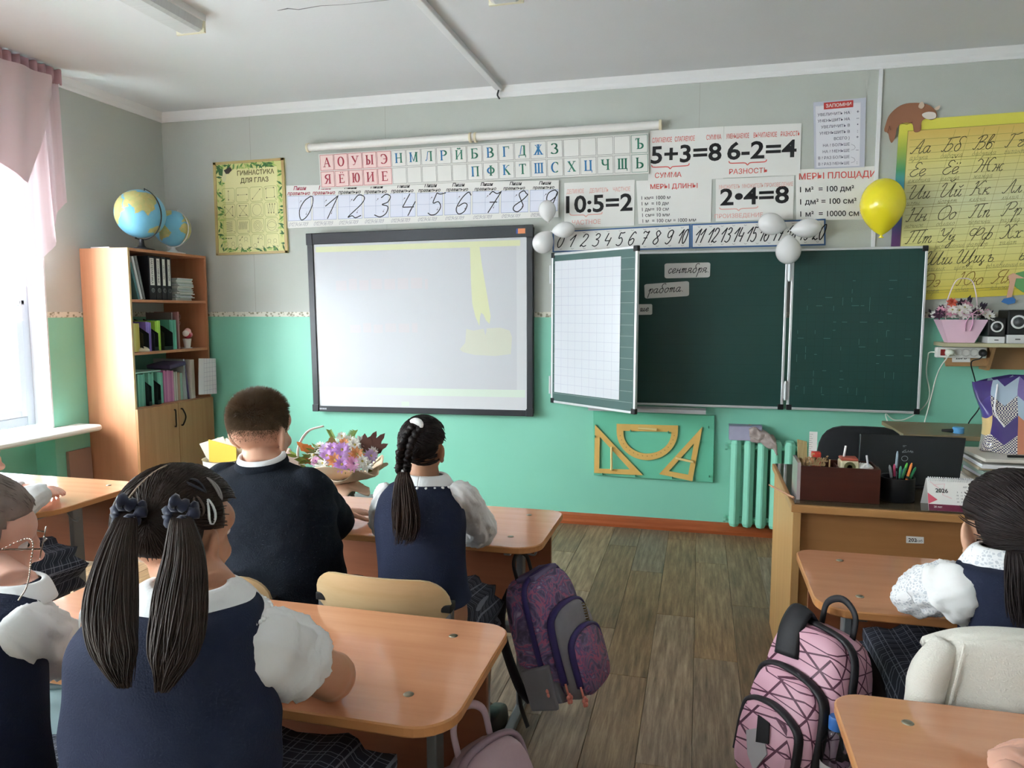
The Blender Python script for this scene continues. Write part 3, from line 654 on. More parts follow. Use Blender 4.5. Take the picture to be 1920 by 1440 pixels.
for u, v in ((.0, .0), (.97, .0), (0, .96), (.97, .96)): b = MB(); q.slab(b, .02, 0, u, u+.03, v, v+.04+.025*(v == 0), -.01); b.build('corner_cap', BLK, t, bev=.004)
b = MB(); q.rect(b, .938, .018, .968, .044, .0065, 0); q.rect(b, .931, .018, .938, .044, .0065, 1); b.build('maker_badge', [mat('badge_orange', '#e08a5a', .5), mat('badge_blue', '#3c56a0', .5)], t)
b = MB(); [q.rect(b, .034+k*.007, .979, .039+k*.007, .988, .003) for k in range(5)]; b.build('maker_mark', mat('pale_print', '#b8bcc2', .5), t)
# projected picture: a faint print of light on the surface
L0 = -.0075
PY = mat('slide_pale_yellow', '#cfd2aa', .4); PG = mat('slide_pale_green', '#c9d6c9', .4); PP = mat('slide_pale_pink', '#c4bfc3', .4); PB = mat('slide_pale_grey', '#bec0c5', .4); PC = mat('slide_candle', '#c6c7b8', .4)
b = MB(); q.rect(b, .035, .105, .93, .86, L0+.0001); b.build('slide_background', PB, t)
b = MB(); q.rect(b, .04, .075, .945, .105, L0+.0002); b.build('slide_top_bar', PY, t)
b = MB(); q.rect(b, .06, .86, .965, .9, L0+.0002); q.rect(b, .09, .935, .185, .96, L0+.0003); q.line(b, [(.315+.013*math.cos(a), .945+.016*math.sin(a)) for a in [2*PI*k/12 for k in range(12)]], .006, L0+.0003, closed=True); q.rect(b, .42, .935, .455, .96, L0+.0003); b.build('slide_controls', PG, t)
b = MB(); q.poly(b, [(.735, .1), (.775, .1), (.785, .2), (.805, .35), (.82, .47), (.815, .51), (.8, .49), (.79, .46), (.78, .45), (.775, .47), (.772, .52), (.755, .47), (.742, .4), (.738, .3)], L0+.0004); b.build('slide_flame', PY, t)
b = MB(); q.poly(b, [(.715, .535), (.745, .545), (.79, .535), (.86, .53), (.9, .545), (.91, .58), (.905, .67), (.84, .68), (.75, .675), (.7, .66), (.685, .645), (.71, .61)], L0+.0004); q.poly(b, [(.785, .51), (.8, .51), (.803, .545), (.797, .57), (.792, .545)], L0+.0005, 1); b.build('slide_candle', [PC, PB], t)
for u0_, u1_, v0_, v1_ in ((.13, .55, .255, .325), (.19, .5, .5, .56)):
    b = MB(); rr = random.Random(6); u = u0_
    while u < u1_: w_ = rr.uniform(.03, .055); q.rect(b, u, v0_+rr.uniform(0, .012), min(u+w_, u1_), v1_-rr.uniform(0, .012), L0+.0004); u += w_+.012
    b.build('slide_smudge', PP, t, kind='stuff')

# --- arithmetic posters
def poster(name, c, label, off): return sheet(name, c, label, 'poster', off, .003)
def brace(q, mb, u0, u1, v, wd=.006):
    m_ = (u0+u1)/2; s = .045
    P = [(u0, v-s), (u0+.02, v-.005), (lerp(u0, m_, .5), v), (m_-.03, v+.005), (m_, v+s), (m_+.03, v+.005), (lerp(m_, u1, .5), v), (u1-.02, v-.005), (u1, v-s)]
    q.line(mb, [(p.x, p.y) for p in smoothpath([(a, b_, 0) for a, b_ in P], 3)], wd, .0012)
def eqposter(c, label, off, heads, eq, low, ink, lowu, bu, eqv=.64, eqh=.34):
    o, q = poster('arithmetic_poster', c, label, off); 
    b = MB()
    for s, u, f in heads: b = MB(); q.text(b, s, u, .24, .095, .001, fit=f, bold=.006); b.build('red_heading', ink, o)
    b = MB(); q.text(b, low, lowu, .93, .1, .001, bold=.006); brace(q, b, bu[0], bu[1], .72); b.build('red_lettering', ink, o)
    b = MB(); q.text(b, eq, .5, eqv, eqh, .001, bold=.022, fit=.95, stretch=1.18); b.build('equation', INK, o)
eqposter([(1219, 245), (1357, 237), (1356, 335), (1215, 341)], 'white poster with the sum 5+3=8 under red terms', .005, [('СЛАГАЕМОЕ', .17, .27), ('СЛАГАЕМОЕ', .48, .27), ('СУММА', .87, .2)], '5+3=8', 'СУММА', RED, .27, (.04, .55))
eqposter([(1358, 237), (1503, 231), (1500, 328), (1354, 334)], 'white poster with the difference 6-2=4 right of the sum poster', .0065, [('УМЕНЬШАЕМОЕ', .18, .3), ('ВЫЧИТАЕМОЕ', .54, .3), ('РАЗНОСТЬ', .86, .24)], '6-2=4', 'РАЗНОСТЬ', RED, .34, (.08, .57))
eqposter([(1058, 343), (1190, 337), (1189, 423), (1058, 428)], 'faded white poster with the quotient 10:5=2', .0045, [('ДЕЛИМОЕ', .16, .25), ('ДЕЛИТЕЛЬ', .5, .27), ('ЧАСТНОЕ', .82, .24)], '10:5=2', 'ЧАСТНОЕ', PINKINK, .32, (.08, .55), .66, .38)
eqposter([(1342, 336), (1489, 329), (1487, 410), (1342, 415)], 'white poster with the product 2•4=8 above the number line', .0042, [('МНОЖИТЕЛЬ', .18, .27), ('МНОЖИТЕЛЬ', .48, .27), ('ПРОИЗВЕДЕНИЕ', .81, .36)], '2•4=8', 'ПРОИЗВЕДЕНИЕ', PINKINK, .3, (.05, .55), .62, .40)
o, q = poster('length_measures_poster', [(1193, 339), (1335, 335), (1333, 417), (1197, 420)], 'white poster of length measures headed in red with five lines', .0048)
b = MB(); q.text(b, 'МЕРЫ ДЛИНЫ', .5, .2, .11, .001, bold=.012, fit=.86); b.build('red_lettering', RED, o)
b = MB()
for k, s in enumerate(('1 км= 1000 м', '1 м  = 10 дм', '1 дм= 10 см', '1 см= 10 мм', '1 м  = 100 см = 1000 мм')): b = MB(); q.text(b, s, .06, .44+k*.133, .085, .001, 'l', bold=.006); b.build('lettering', INK, o)
o, q = poster('area_measures_poster', [(1492, 318), (1648, 311), (1648, 411), (1493, 413)], 'white poster of area measures half behind the yellow balloon', .0055)
b = MB(); q.text(b, 'МЕРЫ ПЛОЩАДИ', .5, .2, .12, .001, bold=.012, fit=.92); b.build('red_lettering', RED, o)
b = MB()
for k, s in enumerate(('1 м²  = 100 дм²', '1 дм² = 100 см²', '1 м²  = 10000 см²')): b = MB(); q.text(b, s, .05, .45+k*.24, .11, .001, 'l', bold=.012); b.build('lettering', INK, o)
c = [(1525, 192), (1624, 183), (1621, 313), (1527, 317)]
o, q = sheet('reminder_poster', c, 'grey-framed reminder poster with a red heading bar near the ceiling', 'poster', .008, .006, mat('poster_grey_blue', '#c3c5d2', .5))
b = MB(); q.rect(b, .04, .06, .9, .98, .0004); b.build('inner_sheet', mat('poster_lilac_white', '#e2e1e8', .5), o)
b = MB(); q.slab(b, .001, 0, .2, .76, .02, .12); b.build('heading_bar', mat('poster_red', '#c9433f', .5), o)
b = MB(); q.text(b, 'ЗАПОМНИ', .48, .095, .05, .0016, bold=.02); b.build('heading', PAPER, o)
for k, (s, r) in enumerate((('УВЕЛИЧИТЬ НА', '+'), ('УМЕНЬШИТЬ НА', '–'), ('УВЕЛИЧИТЬ В', '•'), ('УМЕНЬШИТЬ В', ':'), ('ВСЕГО }', '+'), ('НА ? БОЛЬШЕ', ''), ('НА ? МЕНЬШЕ', '–'), ('В ? РАЗ БОЛЬШЕ', ''), ('В ? РАЗ МЕНЬШЕ', ':'))):
    b = MB(); q.text(b, s, .70, .215+k*.092, .042, .0012, 'r', fit=.62, bold=.006)
    if r: q.text(b, r, .85, .215+k*.092, .05, .0012, bold=.012)
    b.build('lettering', mat('slate_ink', '#55566a', .6), o)
b = MB()
for v in (.66, .845): q.line(b, [(.73, v), (.79, v+.02), (.81, v+.05), (.79, v+.075), (.73, v+.085)], .0015, .0012)
b.build('link_arcs', mat('slate_ink', '#55566a', .6), o)

# --- number lines
NB = mat('numberline_blue', '#3f6596', .5)
for c, s, lab, off, u0, gap in (([(1036, 434), (1295, 420), (1295, 466), (1036, 473)], ['0', '1', '2', '3', '4', '5', '6', '7', '8', '9', '10'], 'blue-edged number strip from 0 to 10 over the chalkboard', .007, .03, .0875),
                       ([(1296, 420), (1548, 410), (1548, 460), (1296, 466)], [str(k) for k in range(11, 21)], 'blue-edged number strip from 11 to 20 behind white balloons', .0072, .02, .098)):
    o, q = sheet('number_strip', c, lab, 'number strip', off, .005, NB)
    b = MB(); q.slab(b, .0015, 0, .012, .988, .06, .94); b.build('paper', PAPER, o)
    for k, ch in enumerate(s): b = MB(); q.hand(b, ch, u0+k*gap, .78, .285, .0066, .0024, slant=.3, track=.95 if len(ch) == 1 else .66); b.build('digit', INK, o)
    b = MB(); rr = random.Random(5)
    for k in range(11):
        for v in (.13, .86): u = .06+k*.088; q.line(b, [(u-.008, v-.02), (u, v+.02), (u+.012, v-.01)], .002, .0022)
    b.build('ornament', mat('ornament_ink', '#6c6a70', .6), o)

# --- cursive alphabet poster
c = [(1687, 226), (2010, 203), (1992, 549), (1664, 566)]
q = qwall(c, .012); t = thing('cursive_alphabet_poster', q.pt(.5, 1), 'large yellow cursive alphabet poster with a rainbow left edge', 'poster')
def ramp_mat(name, stops, z0, z1):
    m, n, l, p = nmat(name); tc = n.new('ShaderNodeTexCoord'); sx = n.new('ShaderNodeSeparateXYZ'); mr = n.new('ShaderNodeMapRange'); cr = n.new('ShaderNodeValToRGB')
    mr.inputs['From Min'].default_value = z0; mr.inputs['From Max'].default_value = z1; l.new(tc.outputs['Object'], sx.inputs[0]); l.new(sx.outputs['Z'], mr.inputs[0]); l.new(mr.outputs[0], cr.inputs[0])
    e = cr.color_ramp.elements; e[0].position = stops[0][0]; e[0].color = rgb(stops[0][1]); e[1].position = stops[-1][0]; e[1].color = rgb(stops[-1][1])
    for p_, c_ in stops[1:-1]: k = e.new(p_); k.color = rgb(c_)
    l.new(cr.outputs[0], p.inputs['Base Color']); p.inputs['Roughness'].default_value = .45; return m
H_ = q.h
b = MB(); q.slab(b, -.01); b.build('board', ramp_mat('rainbow_print', [(0, '#d9c84a'), (.12, '#d2b93e'), (.22, '#6b3560'), (.35, '#5d3a74'), (.5, '#2f6fae'), (.62, '#4aa0c4'), (.72, '#4c9a6a'), (.84, '#a8b94e'), (.93, '#e3dc57'), (1, '#e6df5e')], 0, H_), t)
b = MB(); q.rect(b, .055, .06, .965, .95, .0006); b.build('writing_field', ramp_mat('yellow_field', [(0, '#dbcb62'), (.3, '#e3dd92'), (.55, '#dfe0b2'), (.8, '#e6d987'), (1, '#e0bd62')], .05*H_, .95*H_), t)
b = MB(); q.line(b, [(.055, .06), (.965, .06), (.965, .95), (.055, .95)], .004, .001, closed=True)
rows = [['Аа', 'Бб', 'Вв', 'Гг', 'Дд'], ['Ее', 'Ёё', 'Жж', 'Зз'], ['Ии', 'Йй', 'Кк', 'Лл', 'Мм'], ['Нн', 'Оо', 'Пп', 'Рр', 'Сс'], ['Тт', 'Уу', 'Фф', 'Хх', 'Цц'], ['Шш', 'Щщ', 'ъ', 'ы', 'ь'], ['Ээ', 'Юю', 'Яя']]
words = [['азбука', 'бабочка', 'бабушка', 'гигант', 'диадема'], ['ежевика', 'ёлочка', 'жажда', 'зверь'], ['игры', 'йогурт', 'кляча', 'лилия', 'марина'], ['ночное', 'облако', 'перечни', 'разряд', 'самовар'], ['театр', 'украшение', 'фарфор', 'халат', 'цветок'], ['шашлык', 'щётка', 'объявление', 'пыль', 'письмо'], ['эскорт', 'юбка', 'яблоко']]
for r in range(7):
    v = .185+r*.124
    for dv in (-.075, -.037, 0, .035): q.line(b, [(.07, v+dv), (.955, v+dv)], .0016, .0009)
for k in range(11): u = .12+k*.085; q.line(b, [(u+.0, .94), (min(u+.22, .955), .94-.87*(min(u+.22, .955)-u)/.22)], .0012, .0008)
b.build('ruling', mat('poster_ruling', '#9a9048', .6), t)
b = MB(); wk = MB(); bw = MB()
for r, row in enumerate(rows):
    v = .185+r*.124
    for k, s in enumerate(row):
        u = .075+k*(.185 if len(row) == 5 else .24 if r == 1 else .2) + (.12 if r in (5, 6) else 0)
        if r == 1: u = [.075, .27, .46, .82][k]
        b = MB(); q.hand(b, s, u, v, .037, .0042, .0014, slant=.35, track=1.05); b.build('cursive_letters', mat('cursive_brown_ink', '#8a6a2c', .6) if r == 6 else mat('cursive_ink', '#4b4a30', .6), t)
        wk = MB(); q.hand(wk, words[r][k], u+.0, v+.034, .016, .0016, .0012, slant=.35, track=.95); wk.build('cursive_word', mat('cursive_grey_ink', '#8f8a55', .6), t)
# child's legs printed as a cut-out at the lower right of the poster
b = MB(); 
b.prism([wl(x, y, .014) for x, y in [(1893, 525), (1905, 512), (1925, 507), (1955, 520), (1950, 545), (1918, 548), (1906, 540)]], (0, -.003, 0), 0)
b.prism([wl(x, y, .018) for x, y in [(1890, 517), (1900, 512), (1922, 522), (1905, 522), (1896, 560), (1886, 563), (1893, 530)]], (0, -.002, 0), 1)
b.prism([wl(x, y, .021) for x, y in [(1877, 566), (1882, 560), (1898, 557), (1904, 561), (1903, 568), (1890, 571)]], (0, -.002, 0), 2)
b.build('child_cutout', [mat('cutout_green', '#6aa86a', .5), mat('cutout_skin', '#dcae94', .5), mat('cutout_blue', '#3d78b8', .5)], t)
# brown animal cut-out resting on the poster's corner
t = thing('animal_cutout', wl(1700, 268, .03), 'flat brown animal cut-out lying on the corner of the yellow poster', 'wall decoration')
def cut(name, P, m_, off, th=.004):
    b = MB(); b.prism([wl(p.x, p.y, off) for p in smoothpath([(x, y, 0) for x, y in P], 4, True)], (0, -th, 0)); return b.build(name, m_, t)
FUR = mat('cutout_brown', '#9a6a50', .6); FURL = mat('cutout_brown_line', '#6d4634', .6)
cut('body', [(1660, 235), (1668, 215), (1688, 198), (1712, 193), (1738, 196), (1754, 208), (1756, 220), (1745, 225), (1738, 222), (1728, 228), (1726, 245), (1714, 247), (1710, 232), (1692, 231), (1682, 240), (1678, 258), (1672, 268), (1668, 262), (1665, 250), (1658, 246)], FUR, .016)
cut('muzzle', [(1729, 214), (1740, 210), (1753, 212), (1754, 221), (1742, 224), (1732, 220)], mat('cutout_white', '#e6ddd4', .6), .022)
cut('ear', [(1724, 194), (1729, 191), (1733, 198), (1728, 204), (1722, 201)], mat('cutout_cream', '#d9c3ae', .6), .022)
cut('ear', [(1752, 203), (1762, 198), (1760, 205), (1754, 207)], MATS['cutout_cream'], .022)
b = MB(); b.tube([wl(x, y, .022) for x, y in ((1690, 231), (1700, 233), (1711, 229))], .0015, 4); b.tube([wl(x, y, .022) for x, y in ((1664, 250), (1668, 236), (1670, 244))], .0015, 4); b.build('outline', FURL, t)

# --- chalkboard
ZB0 = .8437; BT = .03
CHG = mat('chalkboard_green', '#1c3f3a', .4, noise_=(2.2, '#224640', .3), spec=.4); ALU = mat('aluminium', '#d3d6d8', .35, metal=.55); CAP = mat('black_corner_cap', '#15171a', .45); LINEM = mat('board_ruling', '#12332d', .5); CHALKL = mat('chalk_marks', '#5f8a80', .8)
t = thing('chalkboard', (1.1, -.03, ZB0), 'dark green folding chalkboard with aluminium edges, its left wing half closed', 'chalkboard')
def panel(q, par, face=None, back=True):
    """a board leaf: green face, aluminium edge profile, black corner caps"""
    b = MB(); q.slab(b, -.018, 0, .004, .996, .004, .996); b.build('panel', face or CHG, par)
    b = MB(); e = .016
    for u0, v0, u1, v1 in ((0, 0, 1, e*1.0), (0, 1-e, 1, 1)): q.slab(b, .022, 0, u0, u1, v0, v1, -.02)
    eu = e*q.h/q.w
    for u0, u1 in ((0, eu), (1-eu, 1)): q.slab(b, .022, 0, u0, u1, e, 1-e, -.02)
    b.build('edge_profile', ALU, par, bev=.003)
    for u in (0, 1-eu*1.9):
        for v in (0, 1-e*1.9): b = MB(); q.slab(b, .026, 0, u-.002, u+eu*1.9+.002, v-.002, v+e*1.9+.002, -.022); b.build('corner_cap', CAP, par, bev=.004)
def leafq(x0, y0, x1, y1): return Q((x0, y0, ZB0+1), (x1, y1, ZB0+1), (x1, y1, ZB0), (x0, y0, ZB0))
qc = leafq(0, -.05, 1.49, -.05); panel(qc, t)
b = MB()
for k in range(14): qc.line(b, [(.02, .1+k*.062), (.98, .1+k*.062)], .0016, .0006)
b.build('ruled_lines', LINEM, t)
# right wing
wr = leafq(1.51, -.05, 2.262, -.075); g = wr; panel(g, t)
b = MB()
for k in range(1, 15): wr.line(b, [(k/15, .03), (k/15, .97)], .0015, .0006)
for k in range(1, 20): wr.line(b, [(.03, k/20), (.97, k/20)], .0015, .0006)
b.build('grid_lines', LINEM, t)
b = MB(); rr = random.Random(11)
for k in range(60):
    u, v = rr.randint(1, 13)/15, rr.randint(4, 18)/20
    if rr.random() < .5: wr.line(b, [(u, v), (u+rr.uniform(.02, .06), v)], .002, .0008)
    else: wr.line(b, [(u, v), (u, v+rr.uniform(.02, .05))], .0015, .0008)
b.build('chalk_marks', CHALKL, t, kind='stuff')
# left wing: hinged on the left, swung towards the room
lo, hi = .2, 1.5
for _ in range(40):
    th = (lo+hi)/2; P = Vector((.752*math.cos(th), -.06-.752*math.sin(th), ZB0+.5))-CAM
    px = 960+FPX*P.dot(RT)/P.dot(FW)
    if px > 1193: lo = th
    else: hi = th
TH = th; wlq = leafq(0, -.06, .752*math.cos(TH), -.06-.752*math.sin(TH)); panel(wlq, t, mat('chalkboard_back_green', '#3f5f5c', .45))
b = MB()
for k in range(1, 15): wlq.line(b, [(.03, k/15), (.97, k/15)], .002, .0006)
b.build('grid_lines', mat('wing_ruling', '#8fa3a0', .6), t)
for x, y in ((1.5, -.05), ):
    for z in (.12, .86):
        b = MB(); b.tube([(x, y-.012, ZB0+z-.06), (x, y-.012, ZB0+z+.06)], .008, 10); b.mm((x-.022, y-.006, ZB0+z-.05), (x+.022, y, ZB0+z+.05)); b.build('hinge', ALU, t, smooth=True, sharp=35)
for z in (.12, .86): b = MB(); b.tube([(-.006, -.06, ZB0+z-.06), (-.006, -.06, ZB0+z+.06)], .008, 10); b.build('hinge', ALU, t, smooth=True, sharp=35)
b = MB(); b.loft([[(x, -.05-a, ZB0-.02+z) for a, z in [(0, .012), (.1, -.004), (.1, .01), (.106, .01), (.106, -.014), (0, -.014)]] for x in (.27, 1.02)]); b.build('chalk_tray', mat('tray_grey', '#b9bcbf', .4, metal=.3), t)
b = MB(); q = Q(wlq.pt(.05, .055), wlq.pt(.83, .055), wlq.pt(.83, .925), wlq.pt(.05, .925)); q.slab(b, .0016, 0, 0, 1, 0, 1, .001)
o = b.build('grid_sheet', mat('glossy_white_sheet', '#ced2d9', .22), label='glossy white squared sheet on the half closed chalkboard wing', cat='sheet')
b = MB()
for k in range(1, 9): q.line(b, [(k/9, 0), (k/9, 1)], .0016, .0032)
for k in range(1, 15): q.line(b, [(0, k/15), (1, k/15)], .0016, .0032)
b.build('grid_lines', mat('sheet_grid', '#a7a9bd', .6), o)
CARD = mat('word_card', '#d5d3cf', .5)
for c, s, lab in (([(1246, 494), (1332, 492), (1331, 520), (1246, 522)], 'сентября.', 'white word card reading сентября, the upper one on the chalkboard'), ([(1208, 533), (1292, 527), (1292, 555), (1209, 560)], 'работа.', 'white word card reading работа below and left of another card'), ([(1168, 571), (1223, 570), (1223, 590), (1168, 591)], 'ше', 'small word card cut off by the half closed chalkboard wing')):
    q = Q(*[ony(x, y, -.0525) for x, y in c]); b = MB(); r = .06; P = []
    for cu, cv, a0 in ((1-r, r*2, -PI/2), (1-r, 1-r*2, 0), (r, 1-r*2, PI/2), (r, r*2, PI)): P += [(cu+r*math.cos(a0+PI/2*k/4), cv+r*2*math.sin(a0+PI/2*k/4)) for k in range(5)]
    b.prism([q.pt(u, v) for u, v in P], q.n*.0015); o = b.build('word_card', CARD, label=lab, cat='word card', group='word cards on the chalkboard')
    b = MB(); q.hand(b, s, .08 if len(s) > 5 else .58, .66, .3, .0042, .0024, slant=.3, track=1.12 if len(s) < 9 else 1.0); b.build('lettering', INK, o, kind='stuff')

# --- balloons
def balloon(c, rx, rz, col, lab, ax=(0, 0, 1), group=None, rough=.25):
    """pear-shaped balloon; ax points from the knot to the crown"""
    ax = Vector(ax).normalized(); rot = Vector((0, 0, 1)).rotation_difference(ax).to_matrix()
    prof = [(.001, rz)]+[(rx*math.cos(a)*(1 if math.sin(a) > 0 else (1-.38*math.sin(a)**2)), rz*math.sin(a)*(1 if math.sin(a) > 0 else 1.18)) for a in [PI/2-PI*k/22 for k in range(1, 21)]]+[(rx*.09, -rz*1.18), (rx*.05, -rz*1.2)]
    b = MB(); b.lathe(prof[::-1], c, 28, rot=rot); o = b.build('balloon', col, smooth=True, label=lab, cat='balloon', group=group)
    b = MB(); b.lathe([(rx*.06, -rz*1.19), (rx*.05, -rz*1.23), (rx*.13, -rz*1.3), (rx*.11, -rz*1.31)], c, 12, rot=rot); b.build('knot', col, o, smooth=True); return o
def ballmat(name, c, a=1): return mat(name, c, .2, sub=0, alpha=a, coat=.3)
WB = ballmat('white_balloon', '#ececec', .86); YBm = ballmat('yellow_balloon', '#f7e630')
balloon(ony(1655, 383, -.16), .122, .148, YBm, 'large yellow balloon floating in front of the area poster')
def bb(px, py, y, rx, rz, ax, lab, g): balloon(ony(px, py, y), rx, rz, WB, lab, ax, g)
gL, gR = 'white balloons at the left end of the chalkboard', 'white balloons over the chalkboard hinge'
bb(1026, 394, -.13, .057, .064, (-.1, 0, 1), 'white balloon in front of the digit 9 card, uppermost of its bunch', gL)
bb(1018, 455, -.12, .07, .072, (-.7, 0, -1), 'white balloon beside the black frame of the whiteboard, lowest of its bunch', gL)
bb(1058, 431, -.13, .052, .07, (1, 0, .1), 'white balloon lying sideways over the first digits of the number strip', gL)
bb(1446, 420, -.13, .066, .078, (-1, 0, .3), 'white balloon covering digits 15 and 16 on the number strip', gR)
bb(1514, 428, -.13, .058, .08, (1, 0, .1), 'white balloon lying sideways over the end of the number strip', gR)
bb(1478, 470, -.17, .074, .08, (0, 0, -1), 'white balloon hanging over the top of the chalkboard hinge', gR)

# --- green board with drawing tools
c = [(1112, 770), (1340, 779), (1337, 905), (1113, 891)]
q = qwall(c, .03); GB = mat('board_green_paint', '#68bf9f', .45)
b = MB(); q.slab(b, -.02); tb = b.build('tool_board', GB, bev=.003, label='green painted board holding wooden drawing tools under the chalkboard', cat='board')
TWD = mat('yellow_wood', '#dcb669', .5, noise_=(12, '#d0a558', .3))
Z = lambda x, y, off: wl(1080+x/4.364, 740+y/4.364, off)
def triangle(out, inn, h0, h1, lab):
    t = thing('set_square', Z(*out[2], .035), lab, 'set square', 'wooden drawing tools on the green board')
    m = MB(); n = 3; O = [Z(*p, .045) for p in out]; I = [Z(*p, .045) for p in inn]; OB = [Z(*p, .033) for p in out]; IB = [Z(*p, .033) for p in inn]
    m.loft([O, I, IB, OB], False, closed=True); m.build('frame', TWD, t)
    m = MB(); a, e = Z(*h0, .06), Z(*h1, .06); m.tube([a, e], .008, 8, upv=(0, 1, 0)); m.tube([a, Z(*h0, .044)], .006, 6); m.tube([e, Z(*h1, .044)], .006, 6); m.build('handle', mat('pale_yellow_wood', '#e6cd8c', .45), t)
triangle([(155, 245), (548, 660), (148, 640)], [(195, 345), (440, 612), (190, 605)], (290, 430), (290, 615), 'yellow wooden set square left of the protractor')
triangle([(1035, 262), (680, 650), (952, 708)], [(965, 400), (760, 625), (918, 655)], (820, 520), (955, 550), 'yellow wooden set square right of the protractor')
t = thing('protractor', Z(590, 535, .035), 'yellow wooden semicircular protractor between the two set squares', 'protractor', 'wooden drawing tools on the green board')
def arcp(cx, cy, rx, ry, n=24): return [(cx-rx*math.cos(PI*k/n), cy+ry*math.sin(PI*k/n)) for k in range(n+1)]
O = [(332, 238)]+arcp(583, 300, 251, 236)+[(835, 252)]; I = [(388, 296)]+arcp(584, 312, 196, 170)+[(780, 305)]
m = MB(); m.loft([[Z(*p, .045) for p in O], [Z(*p, .045) for p in I], [Z(*p, .033) for p in I], [Z(*p, .033) for p in O]], False, closed=True); m.build('frame', TWD, t)
m = MB(); m.tube([Z(510, 275, .06), Z(660, 285, .06)], .008, 8); m.tube([Z(515, 275, .06), Z(515, 275, .044)], .006, 6); m.tube([Z(655, 285, .06), Z(655, 285, .044)], .006, 6); m.build('handle', MATS['pale_yellow_wood'], t)
m = MB()
for k in range(1, 18):
    a = PI*k/18; p = Z(583-224*math.cos(a), 300+203*math.sin(a), .0455); m.box(p, (.006, .002, .006))
m.build('scale_marks', mat('scale_brown', '#a9824a', .6), t)
for k, (x, y) in enumerate(((160, 343), (222, 650), (490, 665), (450, 298), (757, 308), (1020, 385), (790, 680), (965, 690), (1090, 668), (1085, 268))):
    m = MB(); p = Z(x, y, .03); m.tube([p, p+Vector((0, -.022, 0)), p+Vector((0, -.03, .012))], .004, 6); m.build('peg', mat('peg_green', '#4f9a80', .4), tb)

# --- radiator
RADM = mat('radiator_green_paint', '#84ccb2', .35)
p0 = wl(1371, 825, .1); z1 = p0.z; z0 = wl(1371, 987, .1).z; dx = wl(1396, 825, .1).x-p0.x
t = thing('radiator', (p0.x+.2, -.08, 0), 'mint green cast iron radiator between the tool board and the teacher desk', 'radiator')
for k in range(8):
    x = p0.x+k*dx
    m = MB(); w_ = dx*.78
    prof = [(0, -.10), (w_*.42, -.118), (w_*.58, -.118), (w_, -.10), (w_, -.04), (w_*.5, -.03), (0, -.04)]
    m.loft([[(x+lerp(w_/2, a, .75), y*.93, z0) for a, y in prof], [(x+a, y, z0+.02) for a, y in prof], [(x+a, y, z1-.02) for a, y in prof], [(x+lerp(w_/2, a, .75), y*.93, z1) for a, y in prof]])
    m.build('section', RADM, t, bev=.003)
m = MB(); m.tube([(p0.x-.03, -.07, z1-.045), (p0.x+7.8*dx, -.07, z1-.045)], .017, 10); m.build('pipe', RADM, t, smooth=True, sharp=40); m = MB(); m.tube([(p0.x-.03, -.07, z0+.045), (p0.x+7.8*dx, -.07, z0+.045)], .017, 10); m.build('pipe', RADM, t, smooth=True, sharp=40)
for zz in (z1-.045, z0+.045): m = MB(); m.tube([(p0.x-.035, -.07, zz), (p0.x-.02, -.07, zz)], .026, 6); m.build('plug', RADM, t)
for zz in (z1-.1, z0+.1): m = MB(); m.mm((p0.x+1.9*dx, -.06, zz), (p0.x+2.0*dx, 0, zz+.02)); m.build('wall_bracket', RADM, t)
a, e = ony(1367, 823, -.115), ony(1429, 801, -.115)
m = MB(); m.mm((a.x, -.11, z1+.001), (e.x, -.03, e.z)); o = m.build('chalk_box', mat('lilac_card', '#9c9bb4', .6, noise_=(20, '#a8a7bd', .3)), bev=.003, label='grey-lilac cardboard box lying on the radiator', cat='box')
m = MB(); m.mm((a.x-.002, -.112, e.z-.003), (e.x+.002, -.028, e.z+.003)); m.build('lid', mat('lilac_card_lid', '#8c8ba5', .6), o)
# cloth over the radiator
def cloth(u, v):
    P = [(1432, 806), (1445, 806), (1460, 815), (1474, 826), (1482, 846)][0]
    x = lerp(wl(1430, 0, .1).x, wl(1484, 0, .1).x, u); zt = lerp(z1+.075, z1-.0, u*u)
    n = noise.noise(Vector((u*5, v*5, 3)))*.02+math.sin(u*14+v*9)*.006
    if v < .5: return Vector((x, lerp(-.05, -.118, v*2), zt+n+.004))
    return Vector((x+(v-.5)*.02, -.122+n*.5, lerp(zt, zt-.075, (v-.5)*2)+n))
m = MB(); m.grid(cloth, 26, 26); m.build('cleaning_cloth', mat('dusty_cloth', '#b9aca8', .9, noise_=(30, '#968983', .25), bump=(60, .4)), smooth=True, solid=.012, label='crumpled grey cleaning cloth draped over the radiator top', cat='cloth')

# --- wall shelf, socket strip, flower bag, loudspeakers
SH = mat('shelf_laminate', '#a8845c', .5, noise_=(5, '#9c7850', .3)); SHT = mat('shelf_top', '#b9b493', .5)
sz = wl(1830, 641, .0).z; xl = wl(1762, 640, .12).x
t = thing('wall_shelf', (xl+.5, -.12, sz-.2), 'brown wall shelf with trapezoid bracket board beside the chalkboard', 'shelf')
m = MB(); m.mm((xl, -.23, sz-.022), (XR-.25, 0, sz)); m.build('board', SHT, t, bev=.003)
P = [wl(1768, 657, .12), wl(1774, 687, .12), wl(1853, 687, .12), wl(1868, 645, .12)]
P = [Vector((p.x, -.12, min(p.z, sz-.022))) for p in P]; P[0].z = P[3].z = sz-.022
m = MB(); m.prism(P, (0, .02, 0)); m.build('bracket_board', SH, t, bev=.002)
m = MB(); X_ = P[3].x
for x in (P[2].x-.01, XR-.6): m.prism([(x, -.2, sz-.022), (x, -.12, sz-.16), (x, 0, sz-.16), (x, 0, sz-.022)], (.018, 0, 0))
m.build('side_bracket', SH, t)
m = MB(); m.mm((P[2].x, -.02, sz-.16), (XR-.4, 0, sz-.022)); m.build('back_rail', MATS['shelf_laminate'], t)
